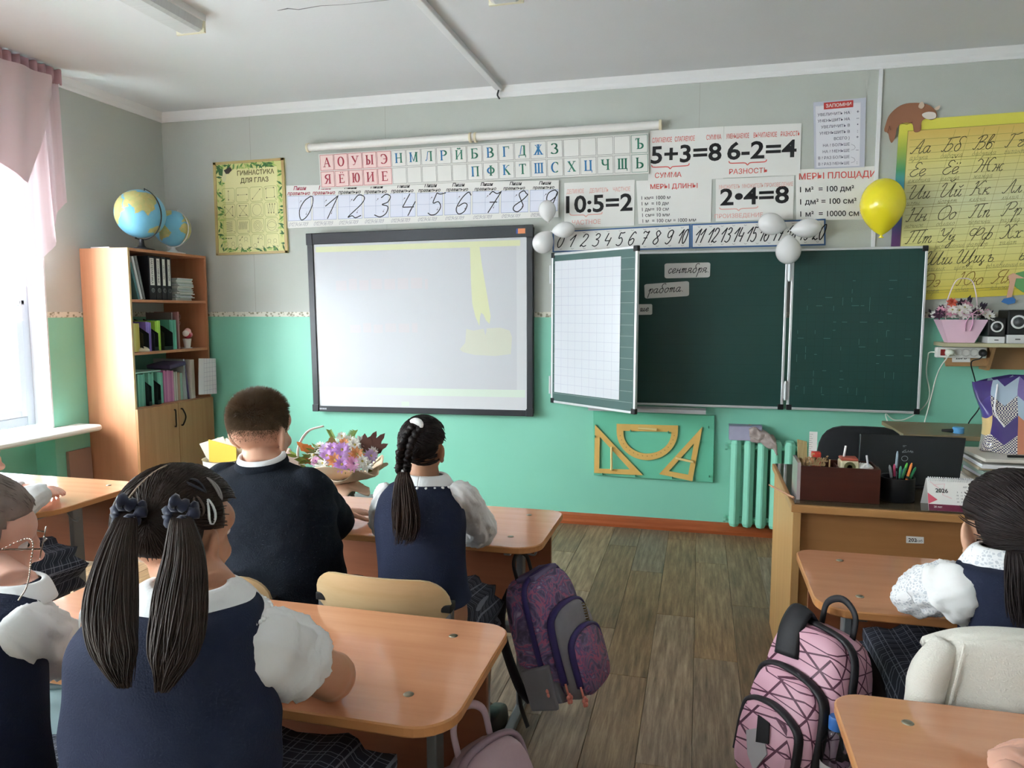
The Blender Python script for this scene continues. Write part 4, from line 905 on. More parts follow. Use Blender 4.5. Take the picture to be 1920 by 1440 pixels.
b = Vector((wl(1755, 651, .15).x, 0, 0)); e = wl(1850, 651, .15)
m = MB(); zt = sz-.026; m.mm((b.x, -.165, zt-.062), (e.x, -.122, zt)); ps = m.build('socket_strip', mat('white_plastic', '#dcdcd8', .4), bev=.006, label='white five-way socket strip with red switch under the wall shelf', cat='socket strip')
sx = [b.x+(e.x-b.x)*k for k in (.25, .42, .58, .74, .9)]; zc = zt-.031
for k, x in enumerate(sx):
    m = MB(); m.lathe([(.024, 0), (.024, .005), (.02, .006), (.017, .0015), (.002, .0015)], (x, -.165, zc), 20, rot=Matrix.Rotation(PI/2, 3, 'X')); m.build('socket', mat('socket_white', '#c9c9c4', .4), ps, smooth=True, sharp=35)
m = MB(); m.mm((b.x+.02, -.169, zc-.018), (b.x+.045, -.165, zc+.018)); m.build('switch', mat('red_switch', '#8c1f1f', .3), ps, bev=.002)
def plug(x, c, nm, lab, path, r=.0035):
    o = MB(); o.lathe([(.021, 0), (.021, .012), (.016, .03), (.01, .036), (.001, .037)], (x, -.17, zc), 16, rot=Matrix.Rotation(PI/2, 3, 'X')); o = o.build('power_cable', c, smooth=True, sharp=40, label=lab, cat='cable')
    m = MB(); m.tube(smoothpath(path, 8), r, 7); m.build('cord', c, o, smooth=True); return o
WC = mat('white_cable', '#d5dacf', .45); BC = mat('black_cable', '#141518', .45)
plug(sx[0], WC, 'white', 'white plug and cable hanging from the socket strip to the desk', [(sx[0], -.2, zc), (sx[0]-.02, -.2, zc-.03), ony(1758, 700, -.12), ony(1742, 760, -.08), ony(1729, 813, -.1), ony(1728, 850, -.1)])
plug(sx[4], BC, 'black', 'black plug and cable hanging from the socket strip behind the gift bag', [(sx[4], -.2, zc), (sx[4]-.02, -.2, zc-.03), ony(1821, 680, -.15), ony(1828, 712, -.12), ony(1838, 758, -.1), ony(1818, 790, -.1), ony(1809, 812, -.12)])
m = MB(); m.tube(smoothpath([(b.x, -.14, zc), (b.x-.02, -.1, zc-.005), ony(1740, 670, -.05), ony(1737, 700, -.03), ony(1743, 740, -.03), ony(1730, 765, -.03), ony(1700, 785, -.03), ony(1676, 787, -.03), ony(1661, 776, -.03), ony(1664, 790, -.04), ony(1672, 805, -.05), ony(1680, 830, -.05)], 8), .0035, 7); m.build('wall_cable', WC, smooth=True, label='white cord looping along the green wall below the chalkboard', cat='cable')
qs = Q(*[ony(x, y, -.1215) for x, y in ((1785, 663), (1819, 663), (1819, 679), (1785, 679))]); m = MB(); qs.slab(m, .001); o = m.build('voltage_label', PAPER, label='white paper label reading 220 В under the socket strip', cat='label')
m = MB(); qs.text(m, '220 В', .5, .65, .35, .0016, bold=.02); m.build('lettering', INK, o, kind='stuff')
# flower bag
fx0, fx1 = ony(1758, 597, -.14).x, ony(1849, 595, -.14).x; fc = (fx0+fx1)/2; W2 = (fx1-fx0)/2; ztop = ony(1800, 596, -.14).z
t = thing('flower_bag', (fc, -.12, sz), 'pink paper bag of white and dark flowers with a hoop handle on the wall shelf', 'flower bag')
PKB = mat('pink_card', '#e6c3d6', .45); bw_ = W2*.55
m = MB(); R_ = lambda s, d, z: [(fc-s, -.12-d, z), (fc+s, -.12-d, z), (fc+s, -.12+d, z), (fc-s, -.12+d, z)]
m.loft([R_(bw_, .035, sz), R_(W2*.97, .07, ztop-.01), R_(W2*.93, .066, ztop-.012), R_(bw_*.9, .03, sz+.02)]); m.build('bag', PKB, t)
m = MB(); m.tube(smoothpath([(fc-W2*.62, -.13, ztop-.03), (fc-W2*.66, -.13, ztop+.07), (fc-W2*.35, -.13, ony(1800, 530, -.13).z), (fc, -.13, ony(1808, 522, -.13).z), (fc+W2*.4, -.13, ony(1808, 530, -.13).z), (fc+W2*.62, -.13, ztop+.08), (fc+W2*.6, -.13, ztop-.03)], 8), .006, 8, flat=.5); m.build('handle', mat('pale_pink_handle', '#ead9e0', .5), t, smooth=True)
m = MB(); qf = Q((fc-W2*.8, -.183, ztop-.01), (fc+W2*.8, -.183, ztop-.01), (fc+bw_, -.158, sz), (fc-bw_, -.158, sz)); qf.hand(m, 'для', .22, .36, .09, .002, .002, slant=.2); qf.line(m, [(.3+.13*math.cos(a), .33+.1*math.sin(a)) for a in [2*PI*k/20 for k in range(21)]], .0015, .002); m.build('print', mat('mauve_ink', '#8a5f7c', .6), t)
rr = random.Random(21)
def bloom(mb, c, r, n, mi, up=(0, -.6, 1), petals=9, tilt=.35):
    up = Vector(up).normalized(); M_ = Vector((0, 0, 1)).rotation_difference(up).to_matrix(); c = Vector(c)
    for k in range(petals):
        a = 2*PI*k/petals+rr.uniform(-.15, .15); d = M_ @ Vector((math.cos(a), math.sin(a), tilt)); s = M_ @ Vector((-math.sin(a), math.cos(a), 0)); 
        wv = r*.34*(9/petals)**.5
        mb.add([c, c+d*r*.55+s*wv*.6, c+d*r, c+d*r*.55-s*wv*.6], [(0, 1, 2, 3)], mi)
FLW = [mat('petal_white', '#e9e6e2', .6), mat('petal_mauve_dark', '#4b2f45', .6), mat('petal_coral', '#e0745e', .6), mat('petal_pink', '#d59ab0', .6), mat('petal_eye', '#a8a05a', .6)]
for k in range(40):
    u = rr.uniform(-1, 1); d = rr.uniform(-1, .7); x = fc+u*W2*1.02; z = ztop+.004+.085*(1-u*u*.7)*rr.uniform(.1, 1.0)*(1 if d > -.3 else .7); y = -.12+d*.085
    mi = rr.choice([0, 0, 0, 1, 1, 3]); mb = MB(); rad = rr.uniform(.03, .042)
    for L_ in range(2): bloom(mb, (x, y, z+L_*.004), rad*(1-.3*L_), 0, 0, (u*.6, -1.1, .7), 10 if mi == 0 else 7, .3+.4*L_)
    mb.ell((x, y-.003, z+.005), .006, 6, 4, mi=1); mb.build('flower', [FLW[mi], FLW[4] if mi == 0 else FLW[mi]], t)
mb = MB(); c_ = ony(1784, 569, -.19)
for k in range(5): bloom(mb, c_+Vector((0, -.004*k, .002*k)), .034*(1-.17*k), 0, 0, (0, -1, .7), 7, .25+.4*k)
mb.build('rose', FLW[2], t)
mb = MB()
for k in range(30):
    u = rr.uniform(-1.15, 1.15); p_ = Vector((fc+u*W2*1.1, -.12+rr.uniform(-.075, .05), ztop+rr.uniform(0, .09)*(1.1-.5*abs(u)))); d = Vector((u*.7+rr.uniform(-.4, .4), rr.uniform(-.8, .3), rr.uniform(.1, 1))).normalized(); s = d.cross(Vector((0, 1, .2))).normalized(); L = rr.uniform(.03, .05)
    mb.add([p_, p_+d*L*.5+s*L*.22, p_+d*L, p_+d*L*.5-s*L*.22], [(0, 1, 2, 3)])
mb.build('leaves', mat('dark_purple_leaf', '#33283a', .5), t, kind='stuff')
mb = MB(); cb = ony(1823, 588, -.2)
for sgn in (-1, 1): mb.tube(smoothpath([cb, cb+Vector((sgn*.03, 0, .02)), cb+Vector((sgn*.055, 0, .008)), cb+Vector((sgn*.03, 0, -.008)), cb], 6), .007, 6, flat=.25); mb.tube(smoothpath([cb, cb+Vector((sgn*.018-.01, .006, -.05)), cb+Vector((sgn*.012-.012, .02, -.1))], 6), .007, 6, flat=.3)
mb.build('bow', mat('satin_pink', '#e0aecb', .3), t, smooth=True)
# loudspeakers
def speaker(px0, px1, py0, lab):
    a, e = ony(px0, py0, -.2), ony(px1, py0, -.2); x0, x1, z1_ = a.x, e.x, a.z; hh = z1_-sz
    t = thing('loudspeaker', ((x0+x1)/2, -.14, sz), lab, 'loudspeaker', 'small loudspeakers on the wall shelf')
    SPB = mat('speaker_black', '#141416', .3); SPW = mat('speaker_silver', '#d2d3d4', .35)
    m = MB(); m.mm((x0, -.2, sz+hh*.26), (x1, -.05, z1_)); m.build('cabinet', SPB, t, bev=.006)
    m = MB(); m.mm((x0, -.204, sz), (x1, -.05, sz+hh*.26)); m.build('base', SPW, t, bev=.004)
    cx, cz, r = (x0+x1)/2, sz+hh*.64, min((x1-x0)*.36, hh*.26); RX = Matrix.Rotation(PI/2, 3, 'X')
    m = MB(); m.lathe([(r, 0), (r, .006), (r*.8, .007), (r*.7, .002)], (cx, -.2, cz), 24, rot=RX, cap=False); m.build('ring', SPW, t, smooth=True)
    m = MB(); m.lathe([(r*.78, .003), (r*.35, -.004), (r*.3, .004), (.001, .007)], (cx, -.2, cz), 24, rot=RX); m.build('cone', mat('speaker_cone', '#55575a', .4), t, smooth=True)
    q = Q((x0, -.2045, sz+hh*.26), (x1, -.2045, sz+hh*.26), (x1, -.2045, sz), (x0, -.2045, sz)); m = MB(); q.rect(m, .38, .45, .62, .58, .0005); m.build('maker_mark', INK, t)
speaker(1854, 1887, 595, 'small black loudspeaker with a silver cone next to the pink flower bag')
speaker(1891, 1932, 581, 'taller black loudspeaker at the right edge of the picture')
# outlet under the wall shelf is enough; curtain on the left window
CUR = None
def curtainmat():
    m, n, l, p = nmat('pink_voile'); p.inputs['Base Color'].default_value = rgb('#dccacd'); p.inputs['Roughness'].default_value = .9
    tl = n.new('ShaderNodeBsdfTranslucent'); tl.inputs[0].default_value = rgb('#cdb6bb'); mx = n.new('ShaderNodeMixShader'); mx.inputs[0].default_value = .12
    l.new(p.outputs[0], mx.inputs[1]); l.new(tl.outputs[0], mx.inputs[2])
    tr = n.new('ShaderNodeBsdfTransparent'); m2 = n.new('ShaderNodeMixShader'); m2.inputs[0].default_value = .03; l.new(mx.outputs[0], m2.inputs[1]); l.new(tr.outputs[0], m2.inputs[2])
    l.new(m2.outputs[0], n['Material Output'].inputs[0]); return m
CUR = curtainmat(); XC = XL+.13
y1 = onx(106, 140, XC).y; zt = onx(106, 136, XC).z
t = thing('curtain', (XC, -2.2, 1.9), 'sheer pink curtain valance with a draped lower edge at the window', 'curtain')
def val(y, v, f):   # hanging drape: ragged lower edge that steps down away from the corner
    d = (y1-y); low = .80+.42*min(1, d/.28) if d < .28 else 1.22+.1*math.sin((d-.28)*2.2)
    return low
def cur(u, v):
    y = lerp(y1, y1-2.3, u); d = y1-y; L = .74+.47*min(1, max(0, (d-.02))/.26)+.06*math.sin(d*5)
    fold = .022*math.sin(y*46+1.5*math.sin(v*2))*(.4+.6*v)+.012*math.sin(y*97)
    return Vector((XC+.0+fold+.02*v, y+.02*v*math.sin(y*30), zt-.05-v*L))
m = MB(); m.grid(cur, 200, 14); m.build('drape', CUR, t, smooth=True)
def swag(u, v):
    y = lerp(y1-.10, y1-2.3, u); d = y1-.10-y; L = .12+.55*min(1, d/.2)*(1-.0*d)
    return Vector((XC+.05+.014*math.sin(y*31+v*3)+.02*v, y, zt-.05-v*L*(.9+.1*math.sin(d*9))))
m = MB(); m.grid(swag, 120, 10); m.build('swag', CUR, t, smooth=True)
def head_(u, v): y = lerp(y1+.01, y1-2.3, u); return Vector((XC+.016*math.sin(y*110)+.012, y, zt+.012-v*.085+.004*math.sin(y*180)))
m = MB(); m.grid(head_, 420, 3); m.build('gathered_heading', mat('pink_heading', '#bf9aa3', .8), t, smooth=True, solid=.012)
m = MB(); m.mm((XL, y1-2.4, zt-.035), (XC-.02, y1+.0, zt-.01)); m.build('curtain_rail', WGLOSS, t)
m = MB(); yb = onx(112, 300, XC).y; m.tube(smoothpath([onx(111, 280, XC), onx(113, 330, XC), onx(117, 378, XC)], 5), .002, 5); m.build('loose_thread', CUR, t)
# ---------------------------------------------------------------- bookcase and its contents
BW1 = wood('bookcase_beech', '#c58a66', '#b67a56', 'z', 4, .4); BW2 = wood('bookcase_door', '#b5845c', '#a5744c', 'z', 4, .4)
EDG = mat('pale_edge', '#c9ab80', .45)
bx0, bx1, by0, by1, bz1 = XL+.004, -2.665, -.845, -.055, 1.875
SHZ = [1.538, 1.185, .81]
t = thing('bookcase', ((bx0+bx1)/2, (by0+by1)/2, 0), 'tall beech bookcase with two doors below, its side to the window', 'bookcase')
m = MB(); m.mm((bx0, by0, 0), (bx1, by0+.018, bz1)); m.build('side_panel', BW1, t, bev=.001)
m = MB(); m.mm((bx0, by1-.018, 0), (bx1, by1, bz1)); m.build('side_panel', BW1, t, bev=.001)
m = MB(); m.mm((bx0, by0+.018, bz1-.018), (bx1, by1-.018, bz1)); m.build('top_panel', BW1, t, bev=.001)
m = MB(); m.mm((bx0, by0+.018, .06), (bx0+.006, -.42, SHZ[0])); m.mm((bx0, -.6, SHZ[0]), (bx0+.006, by1-.018, bz1-.018)); m.build('back_panel', mat('back_fibreboard', '#9f8f80', .7), t)
for z in SHZ: m = MB(); m.mm((bx0+.006, by0+.018, z-.018), (bx1-.004, by1-.018, z)); m.build('shelf', BW1, t, bev=.001)
m = MB(); m.mm((bx0+.006, by0+.018, .06), (bx1-.02, by1-.018, .078)); m.build('shelf', BW1, t)
m = MB(); m.mm((bx0+.006, by0+.018, 0), (bx1-.03, by1-.018, .06)); m.build('plinth', BW1, t)
ym = (by0+by1)/2
for a, b_, hy in ((by0+.002, ym-.002, ym-.045), (ym+.002, by1-.002, ym+.03)):
    m = MB(); m.mm((bx1-.001, a, .065), (bx1+.017, b_, SHZ[2]-.004)); o = m.build('door', BW2, t, bev=.0015)
    m = MB(); zc = .70; s = 1 if hy > ym else -1
    m.tube(smoothpath([(bx1+.017, hy-.004*s, zc+.06), (bx1+.03, hy, zc+.055), (bx1+.042, hy+.014*s, zc), (bx1+.03, hy, zc-.055), (bx1+.017, hy-.004*s, zc-.06)], 6), .0055, 8); m.build('handle', mat('dark_bronze', '#2a1d18', .35, metal=.5), o, smooth=True)
m = MB(); m.mm((bx1-.0005, by0+.0005, 0), (bx1+.0015, by0+.0175, bz1)); m.build('edge_band', EDG, t)
def oy(px, py): return onx(px, py, bx1-.02).y
def book(name, y0, y1, z0, h, dep, col, lab, cat, grp, x1=bx1-.03, lean=0, pages=True, rough=.5):
    """upright book, spine to the room (+x)"""
    M_ = Matrix.Rotation(lean, 3, 'X'); piv = Vector((0, y0, z0))
    f = lambda p: piv+M_ @ (Vector(p)-piv)
    m = MB(); c = .0025
    for a, b_ in (((x1-dep, y0, z0), (x1, y0+c, z0+h)), ((x1-dep, y1-c, z0), (x1, y1, z0+h)), ((x1-c, y0+c, z0), (x1, y1-c, z0+h))): m.mm(a, b_)
    m.v = [f(p) for p in m.v]; o = m.build(name, col, label=lab, cat=cat, group=grp)
    if pages:
        m = MB(); m.mm((x1-dep+.004, y0+c, z0+.004), (x1-c, y1-c, z0+h-.004)); m.v = [f(p) for p in m.v]; m.build('pages', MATS['page_paper'], o)
    return o
mat('page_paper', '#d8d4c8', .8)
bind = mat('binder_black', '#1b1d26', .5); LBL = mat('binder_label', '#dedcd6', .6)
# upper shelf: leaning albums, binders, copybook stacks
z0 = SHZ[0]+.001
for k, (y, h, c, l_) in enumerate(((-.735, .25, '#4f7f86', 'teal album leaning steeply at the near end of the upper shelf'), (-.71, .29, '#cfd3d6', 'pale grey album leaning against the binders'), (-.685, .295, '#7a7d80', 'dark grey album leaning next to the black binders'))):
    book('album', y, y+.018, z0, h, .22, mat('album_%d' % k, c, .5), l_, 'album', 'albums leaning on the upper shelf', lean=.26-.02*k)
yb = -.625
for k, (s, wd) in enumerate((('МАТЕМАТИКА', .066), ('РУССКИЙ ЯЗЫК', .056), ('СЕМИНАРЫ', .052), ('АТТЕСТАЦИЯ', .052))):
    wl_ = ['black ring binder with a wide white spine label, nearest the albums', 'black ring binder second from the albums with a white spine label', 'black ring binder third from the albums with a white spine label', 'black ring binder beside the copybook stack with two white labels'][k]
    b = MB(); b.mm((bx1-.33, yb, z0), (bx1-.03, yb+wd-.003, z0+.30)); o = b.build('ring_binder', bind, bev=.003, label=wl_, cat='binder', group='black binders on the upper shelf')
    q = Q((bx1-.03, yb+.012, z0+.285), (bx1-.03, yb+wd-.015, z0+.285), (bx1-.03, yb+wd-.015, z0+.1), (bx1-.03, yb+.012, z0+.1)); q.n = Vector((1, 0, 0))
    b = MB(); q.slab(b, .001); b.build('spine_label', LBL, o)
    b = MB(); qv = Q(q.c[0], q.c[3], q.c[2], q.c[1]); qv.n = Vector((1, 0, 0)); qv = Q((bx1-.029, yb+wd-.015, z0+.285), (bx1-.029, yb+wd-.015, z0+.1), (bx1-.029, yb+.012, z0+.1), (bx1-.029, yb+.012, z0+.285)); qv.n = Vector((1, 0, 0)); qv.text(b, s, .5, .8, .5, .0008, fit=.9, bold=.01); b.build('spine_lettering', INK, o)
    b = MB(); b.lathe([(.016, 0), (.016, .003), (.011, .003), (.011, 0)], (bx1-.03, yb+wd/2, z0+.065), 16, rot=Matrix.Rotation(PI/2, 3, 'Y')); b.build('finger_ring', mat('steel', '#9a9da0', .3, metal=.9), o, smooth=True, sharp=40)
    yb += wd
rr = random.Random(4)
ORD = 'first second third fourth fifth sixth seventh eighth ninth tenth eleventh twelfth thirteenth fourteenth fifteenth sixteenth seventeenth eighteenth nineteenth twentieth'.split(); ORD += ['twenty-'+o for o in ORD[:9]]
def stack(y0, n, x0, zz, cols, lab, grp, wd=.165, dep=.2):
    for k in range(n):
        th = .0085; j = rr.uniform(-.012, .012); b = MB()
        b.box((x0+rr.uniform(-.01, .01), y0+wd/2+j, zz+th/2), (dep, wd, th-.001), Matrix.Rotation(rr.uniform(-.06, .06), 3, 'Z')); b.build('copybook', cols[k % len(cols)], label=lab % ORD[k], cat='copybook', group=grp); zz += th
    return zz
CB = [mat('copybook_%d' % k, c, .6) for k, c in enumerate(('#c9cfca', '#d6d8d2', '#b5c2bd', '#c4cbd0', '#a9b8b2'))]
stack(-.345, 19, bx1-.13, z0, CB, 'pale copybook, %s from the bottom of the front stack on the upper shelf', 'front copybook stack')
stack(-.39, 27, bx1-.26, z0, CB[::-1], 'pale copybook, %s from the bottom of the taller rear stack, upper shelf', 'rear copybook stack', .12, .1)
# middle shelf
z0 = SHZ[1]+.001
def run(y0, n, th, h, cols, lab, grp, cat='exercise book', dep=.2, x1=bx1-.05):
    for k in range(n): book('exercise_book', y0+k*th, y0+k*th+th-.0012, z0, h+rr.uniform(-.004, .004), dep, cols[k % len(cols)], '%s from the window, %s' % (ORD[k].capitalize() if 0 else ORD[k], lab), cat, grp, x1=x1)
    return y0+n*th
def cbx(n, c): return mat('cover_'+n, c, .5)
run(-.80, 5, .017, .19, [cbx('y1', '#d8cf6e'), cbx('y2', '#cdc362'), cbx('y3', '#e0d98a')], 'pale yellow exercise book on the middle shelf', 'yellow exercise books')
run(-.655, 3, .017, .20, [cbx('p1', '#8d76c9'), cbx('p2', '#9c88d4')], 'violet exercise book in a black holder on the middle shelf', 'violet exercise books')
run(-.565, 3, .017, .205, [cbx('l1', '#9fd44e'), cbx('l2', '#b2e060')], 'lime green exercise book in a black holder on the middle shelf', 'lime green exercise books')
run(-.42, 4, .017, .21, [cbx('t1', '#56a28d'), cbx('t2', '#6fb5a2')], 'teal exercise book in a black holder on the middle shelf', 'teal exercise books on the middle shelf')
def holder(y0, y1, z0, h, lab):
    t = thing('document_holder', (bx1-.15, (y0+y1)/2, z0), lab, 'document holder', 'black document holders in the bookcase'); D = mat('holder_black', '#16181c', .4)
    for y in (y0, y1): b = MB(); b.prism([(bx1-.27, y, z0), (bx1-.025, y, z0), (bx1-.025, y, z0+h*.55), (bx1-.1, y, z0+h*.75), (bx1-.27, y, z0+h)], (0, .002, 0)); b.build('side', D, t)
    b = MB(); b.mm((bx1-.027, y0, z0), (bx1-.025, y1+.002, z0+h*.12)); b.build('lip', D, t)
holder(-.714, -.659, z0, .22, 'black document holder beside the yellow exercise books'); holder(-.606, -.569, z0, .22, 'black document holder between violet and lime books'); holder(-.512, -.424, z0, .22, 'black document holder beside the teal books on the middle shelf')
book('picture_book', -.36, -.348, z0, .265, .22, mat('cover_grey', '#7d7672', .5), 'tall grey-brown book standing behind the teal books', 'book', None, x1=bx1-.08); book('picture_book', -.335, -.318, z0, .27, .2, mat('cover_mauve', '#9a6c6c', .5), 'tall mauve book at the end of the middle shelf row', 'book', None, x1=bx1-.05)
t = thing('photo_frame', (bx1-.1, -.27, z0), 'dark narrow picture frame next to the toy flower pot', 'picture frame'); b = MB(); b.mm((bx1-.14, -.285, z0), (bx1-.12, -.245, z0+.2)); b.build('frame', mat('frame_dark', '#231b1d', .4), t, bev=.002); b = MB(); b.mm((bx1-.119, -.279, z0+.02), (bx1-.1185, -.251, z0+.18)); b.build('picture', mat('frame_pic', '#3c2a30', .3), t)
t = thing('toy_flower_pot', (bx1-.07, -.215, z0), 'small white pot with a red and pink knitted flower', 'ornament')
b = MB(); b.lathe([(.02, 0), (.03, .068), (.032, .07), (.028, .07), (.018, .01)], (bx1-.07, -.215, z0), 20); b.build('pot', mat('white_ceramic', '#e2ded8', .3), t, smooth=True, sharp=40)
b = MB(); b.lathe([(.034, 0), (.034, .005)], (bx1-.07, -.215, z0), 20); b.build('saucer', MATS['white_ceramic'], t, smooth=True, sharp=40)
for dy, dz, c in ((0, .095, '#b5283a'), (.02, .10, '#d98a92'), (-.018, .11, '#e7d9d4'), (.004, .125, '#e8b4b4')): b = MB(); b.ell((bx1-.065, -.215+dy, z0+dz), .024, 12, 8); b.build('bloom', mat('bloom'+c, c, .8), t, smooth=True)
t = thing('wire_ornament', (bx1-.16, -.2, z0), 'thin wire flower ornament at the back of the middle shelf', 'ornament')
for dy, dz, r in ((-.01, .215, .022), (.03, .23, .018), (.025, .185, .016)): b = MB(); b.tube([(bx1-.17, -.2+dy+r*math.cos(a), z0+dz+r*math.sin(a)) for a in [2*PI*k/16 for k in range(16)]], .003, 5, closed=True); b.build('loop', mat('copper_wire', '#b08070', .4, metal=.6), t)
b = MB(); b.tube([(bx1-.17, -.2, z0), (bx1-.17, -.2, z0+.2)], .003, 5); b.lathe([(.02, 0), (.02, .004)], (bx1-.17, -.2, z0), 12); b.build('stem', MATS['copper_wire'], t)
b = MB(); yy = onx(275, 655, bx1-.02).y; b.lathe([(.04, 0), (.038, .012), (.026, .026), (.008, .034), (.001, .035)], (bx1-.045, yy, z0), 20); b.build('shell_ornament', mat('shell_cream', '#e2d8bd', .4), smooth=True, label='small cream domed shell at the front of the middle shelf', cat='ornament')
# lower shelf
z0 = SHZ[2]+.001
run(-.80, 3, .01, .17, [cbx('g0', '#5b6f6c')], 'grey spiral notebook at the near end of the lower shelf', 'grey notebooks on the lower shelf', 'notebook')
run(-.755, 4, .017, .22, [cbx('t3', '#7fc0ae'), cbx('t4', '#6db3a0')], 'mint exercise book left of the black holder on the lower shelf', 'mint exercise books, lower shelf')
run(-.655, 3, .017, .22, [cbx('t3', ''), cbx('t4', '')], 'mint exercise book between two black holders on the lower shelf', 'mint exercise books between holders')
run(-.565, 3, .017, .22, [cbx('t4', ''), cbx('t3', '')], 'mint exercise book next to the pink magazines', 'mint exercise books next to the magazines')
holder(-.685, -.659, z0, .24, 'black document holder left of the middle mint books'); holder(-.602, -.569, z0, .24, 'black document holder right of the middle mint books')
b = MB(); b.box((bx1-.16, -.66, z0+.232), (.22, .26, .008), Matrix.Rotation(.02, 3, 'Z')); b.build('folder', mat('mint_folder', '#9dc9bd', .5), label='mint folder lying flat on top of the mint books', cat='folder')
run(-.505, 6, .017, .225, [cbx('k1', '#c57aa8'), cbx('k2', '#b86a9c'), cbx('k3', '#d08ab4')], 'pink magazine standing on the lower shelf', 'pink magazines', 'magazine')
run(-.40, 3, .012, .21, [cbx('w1', '#c9c6bd'), cbx('w2', '#a8a49a')], 'pale thin book right of the pink magazines', 'pale thin books', 'book')
run(-.362, 2, .026, .2, [cbx('b1', '#b08d7a'), cbx('b2', '#8fb0a2')], 'file box with a brown or green spine on the lower shelf', 'file boxes on the lower shelf', 'file box')
book('folder', -.30, -.29, z0, .3, .26, mat('clear_folder', '#a9b3b4', .25), 'grey plastic folder leaning on the lower shelf', 'folder', None, lean=.06, pages=False); book('folder', -.27, -.262, z0, .3, .26, mat('violet_folder', '#6a5a86', .35), 'violet plastic folder leaning on the lower shelf', 'folder', None, lean=.14, pages=False); book('folder', -.245, -.2, z0, .29, .24, mat('cover_cream', '#d9d2c8', .5), 'tall pale folder next to the squared chart', 'folder', None)
b = MB(); b.box((bx1-.1, -.41, z0+.262), (.2, .17, .03), Matrix.Rotation(.12, 3, 'X')); b.build('pencil_case', mat('violet_cloth', '#4a4260', .7), bev=.006, label='dark violet pencil case lying over the pink magazines', cat='pencil case')
P = [onx(372, 672, bx1+.03), onx(404, 672, bx1+.06), onx(406, 738, bx1+.06), onx(372, 740, bx1+.03)]
q = Q(*P); b = MB(); q.slab(b, .003); o = b.build('squared_chart', mat('chart_paper', '#dcd2d8', .6), label='white squared chart sheet sticking out of the lower shelf', cat='chart')
b = MB()
for k in range(1, 8): q.line(b, [(.3, k/8+.02), (1, k/8-.02)], .0015, .0036)
for k in range(5): q.line(b, [(.3+k*.16, 0), (.3+k*.16, 1)], .0015, .0036)
b.build('chart_lines', mat('chart_ink', '#9b87a0', .6), o)
# globes
def globe(c, r, zb, tilt, lab, base, spin):
    t = thing('globe', (c.x, c.y, zb), lab, 'globe', 'globes on the bookcase'); SEA = mat('globe_sea', '#6fb7d8', .35, noise_=(9, '#83c4e0', .3)); LAND = [mat('globe_land_green', '#a9b878', .4, noise_=(16, '#d6c384', .2)), mat('globe_land_tan', '#d3c183', .4, noise_=(16, '#b9b46e', .2)), mat('globe_ice', '#dfe3e2', .4)]
    b = MB(); b.ell(c, r, 40, 24); b.build('sphere', SEA, t, smooth=True)
    def ll(lon, lat, R_): a, o = math.radians(lat), math.radians(lon+spin); v = Vector((math.cos(a)*math.cos(o), math.cos(a)*math.sin(o), math.sin(a))); return c+tilt @ v*R_
    lands = {0: [(-16, 15), (-9, 30), (0, 36), (11, 37), (20, 31), (32, 31), (38, 19), (43, 12), (51, 11), (42, 0), (40, -10), (35, -20), (32, -28), (26, -34), (18, -34), (12, -18), (13, -5), (9, 4), (-4, 5), (-12, 8)],
             1: [(-9, 37), (-9, 43), (0, 47), (-4, 48), (8, 54), (10, 58), (5, 60), (14, 68), (28, 71), (45, 67), (70, 72), (105, 77), (140, 72), (178, 67), (160, 60), (142, 55), (130, 42), (122, 38), (121, 28), (108, 20), (104, 10), (98, 15), (90, 22), (80, 12), (76, 9), (72, 20), (60, 25), (52, 28), (57, 20), (45, 13), (36, 28), (36, 36), (27, 37), (22, 37), (18, 41), (12, 44), (16, 38), (8, 44), (0, 40)],
             2: [(-80, 8), (-60, 10), (-35, -6), (-40, -22), (-55, -34), (-68, -54), (-74, -45), (-71, -18), (-81, -5)],
             3: [(-165, 65), (-125, 70), (-85, 70), (-60, 55), (-70, 43), (-80, 27), (-97, 25), (-88, 15), (-105, 20), (-118, 33), (-125, 48), (-150, 60)],
             4: [(114, -22), (130, -12), (142, -11), (153, -28), (145, -38), (130, -32), (115, -34)]}
    for key, P in lands.items():
        # triangulate by a fine lat/long grid clipped to the outline
        b = MB(); n = 60; la0, la1 = min(p[1] for p in P), max(p[1] for p in P); lo0, lo1 = min(p[0] for p in P), max(p[0] for p in P)
        def inside(x, y):
            s = False; j = len(P)-1
            for i in range(len(P)):
                if (P[i][1] > y) != (P[j][1] > y) and x < (P[j][0]-P[i][0])*(y-P[i][1])/(P[j][1]-P[i][1])+P[i][0]: s = not s
                j = i
            return s
        st_ = 2.2; x = lo0
        while x < lo1:
            y = la0
            while y < la1:
                if inside(x+st_/2, y+st_/2): b.add([ll(x, y, r*1.004), ll(x+st_, y, r*1.004), ll(x+st_, y+st_, r*1.004), ll(x, y+st_, r*1.004)], [(0, 1, 2, 3)], 1 if noise.noise(Vector((x*.06, y*.06, key))) > .05 else 0)
                y += st_
            x += st_
        b.build('land', LAND[:2], t)
    ax = tilt @ Vector((0, 0, 1)); side = tilt @ Vector((1, 0, 0))
    b = MB(); b.tube([c+(ax*math.cos(a)+side*math.sin(a))*r*1.07 for a in [-.02+PI*1.02*k/24 for k in range(25)]], .006, 6, flat=.6); b.tube([c-ax*r*1.1, c+ax*r*1.1], .004, 6); b.build('meridian_arm', base, t, smooth=True)
    b = MB(); b.lathe([(.085, zb), (.083, zb+.01), (.03, zb+.022), (.018, zb+.035), (.014, c.z-r*1.05)], (c.x, c.y, 0), 24); b.build('stand', base, t, smooth=True, sharp=40)
g1 = ony(263, 401, -.6); g2 = ony(323, 428, -.27)
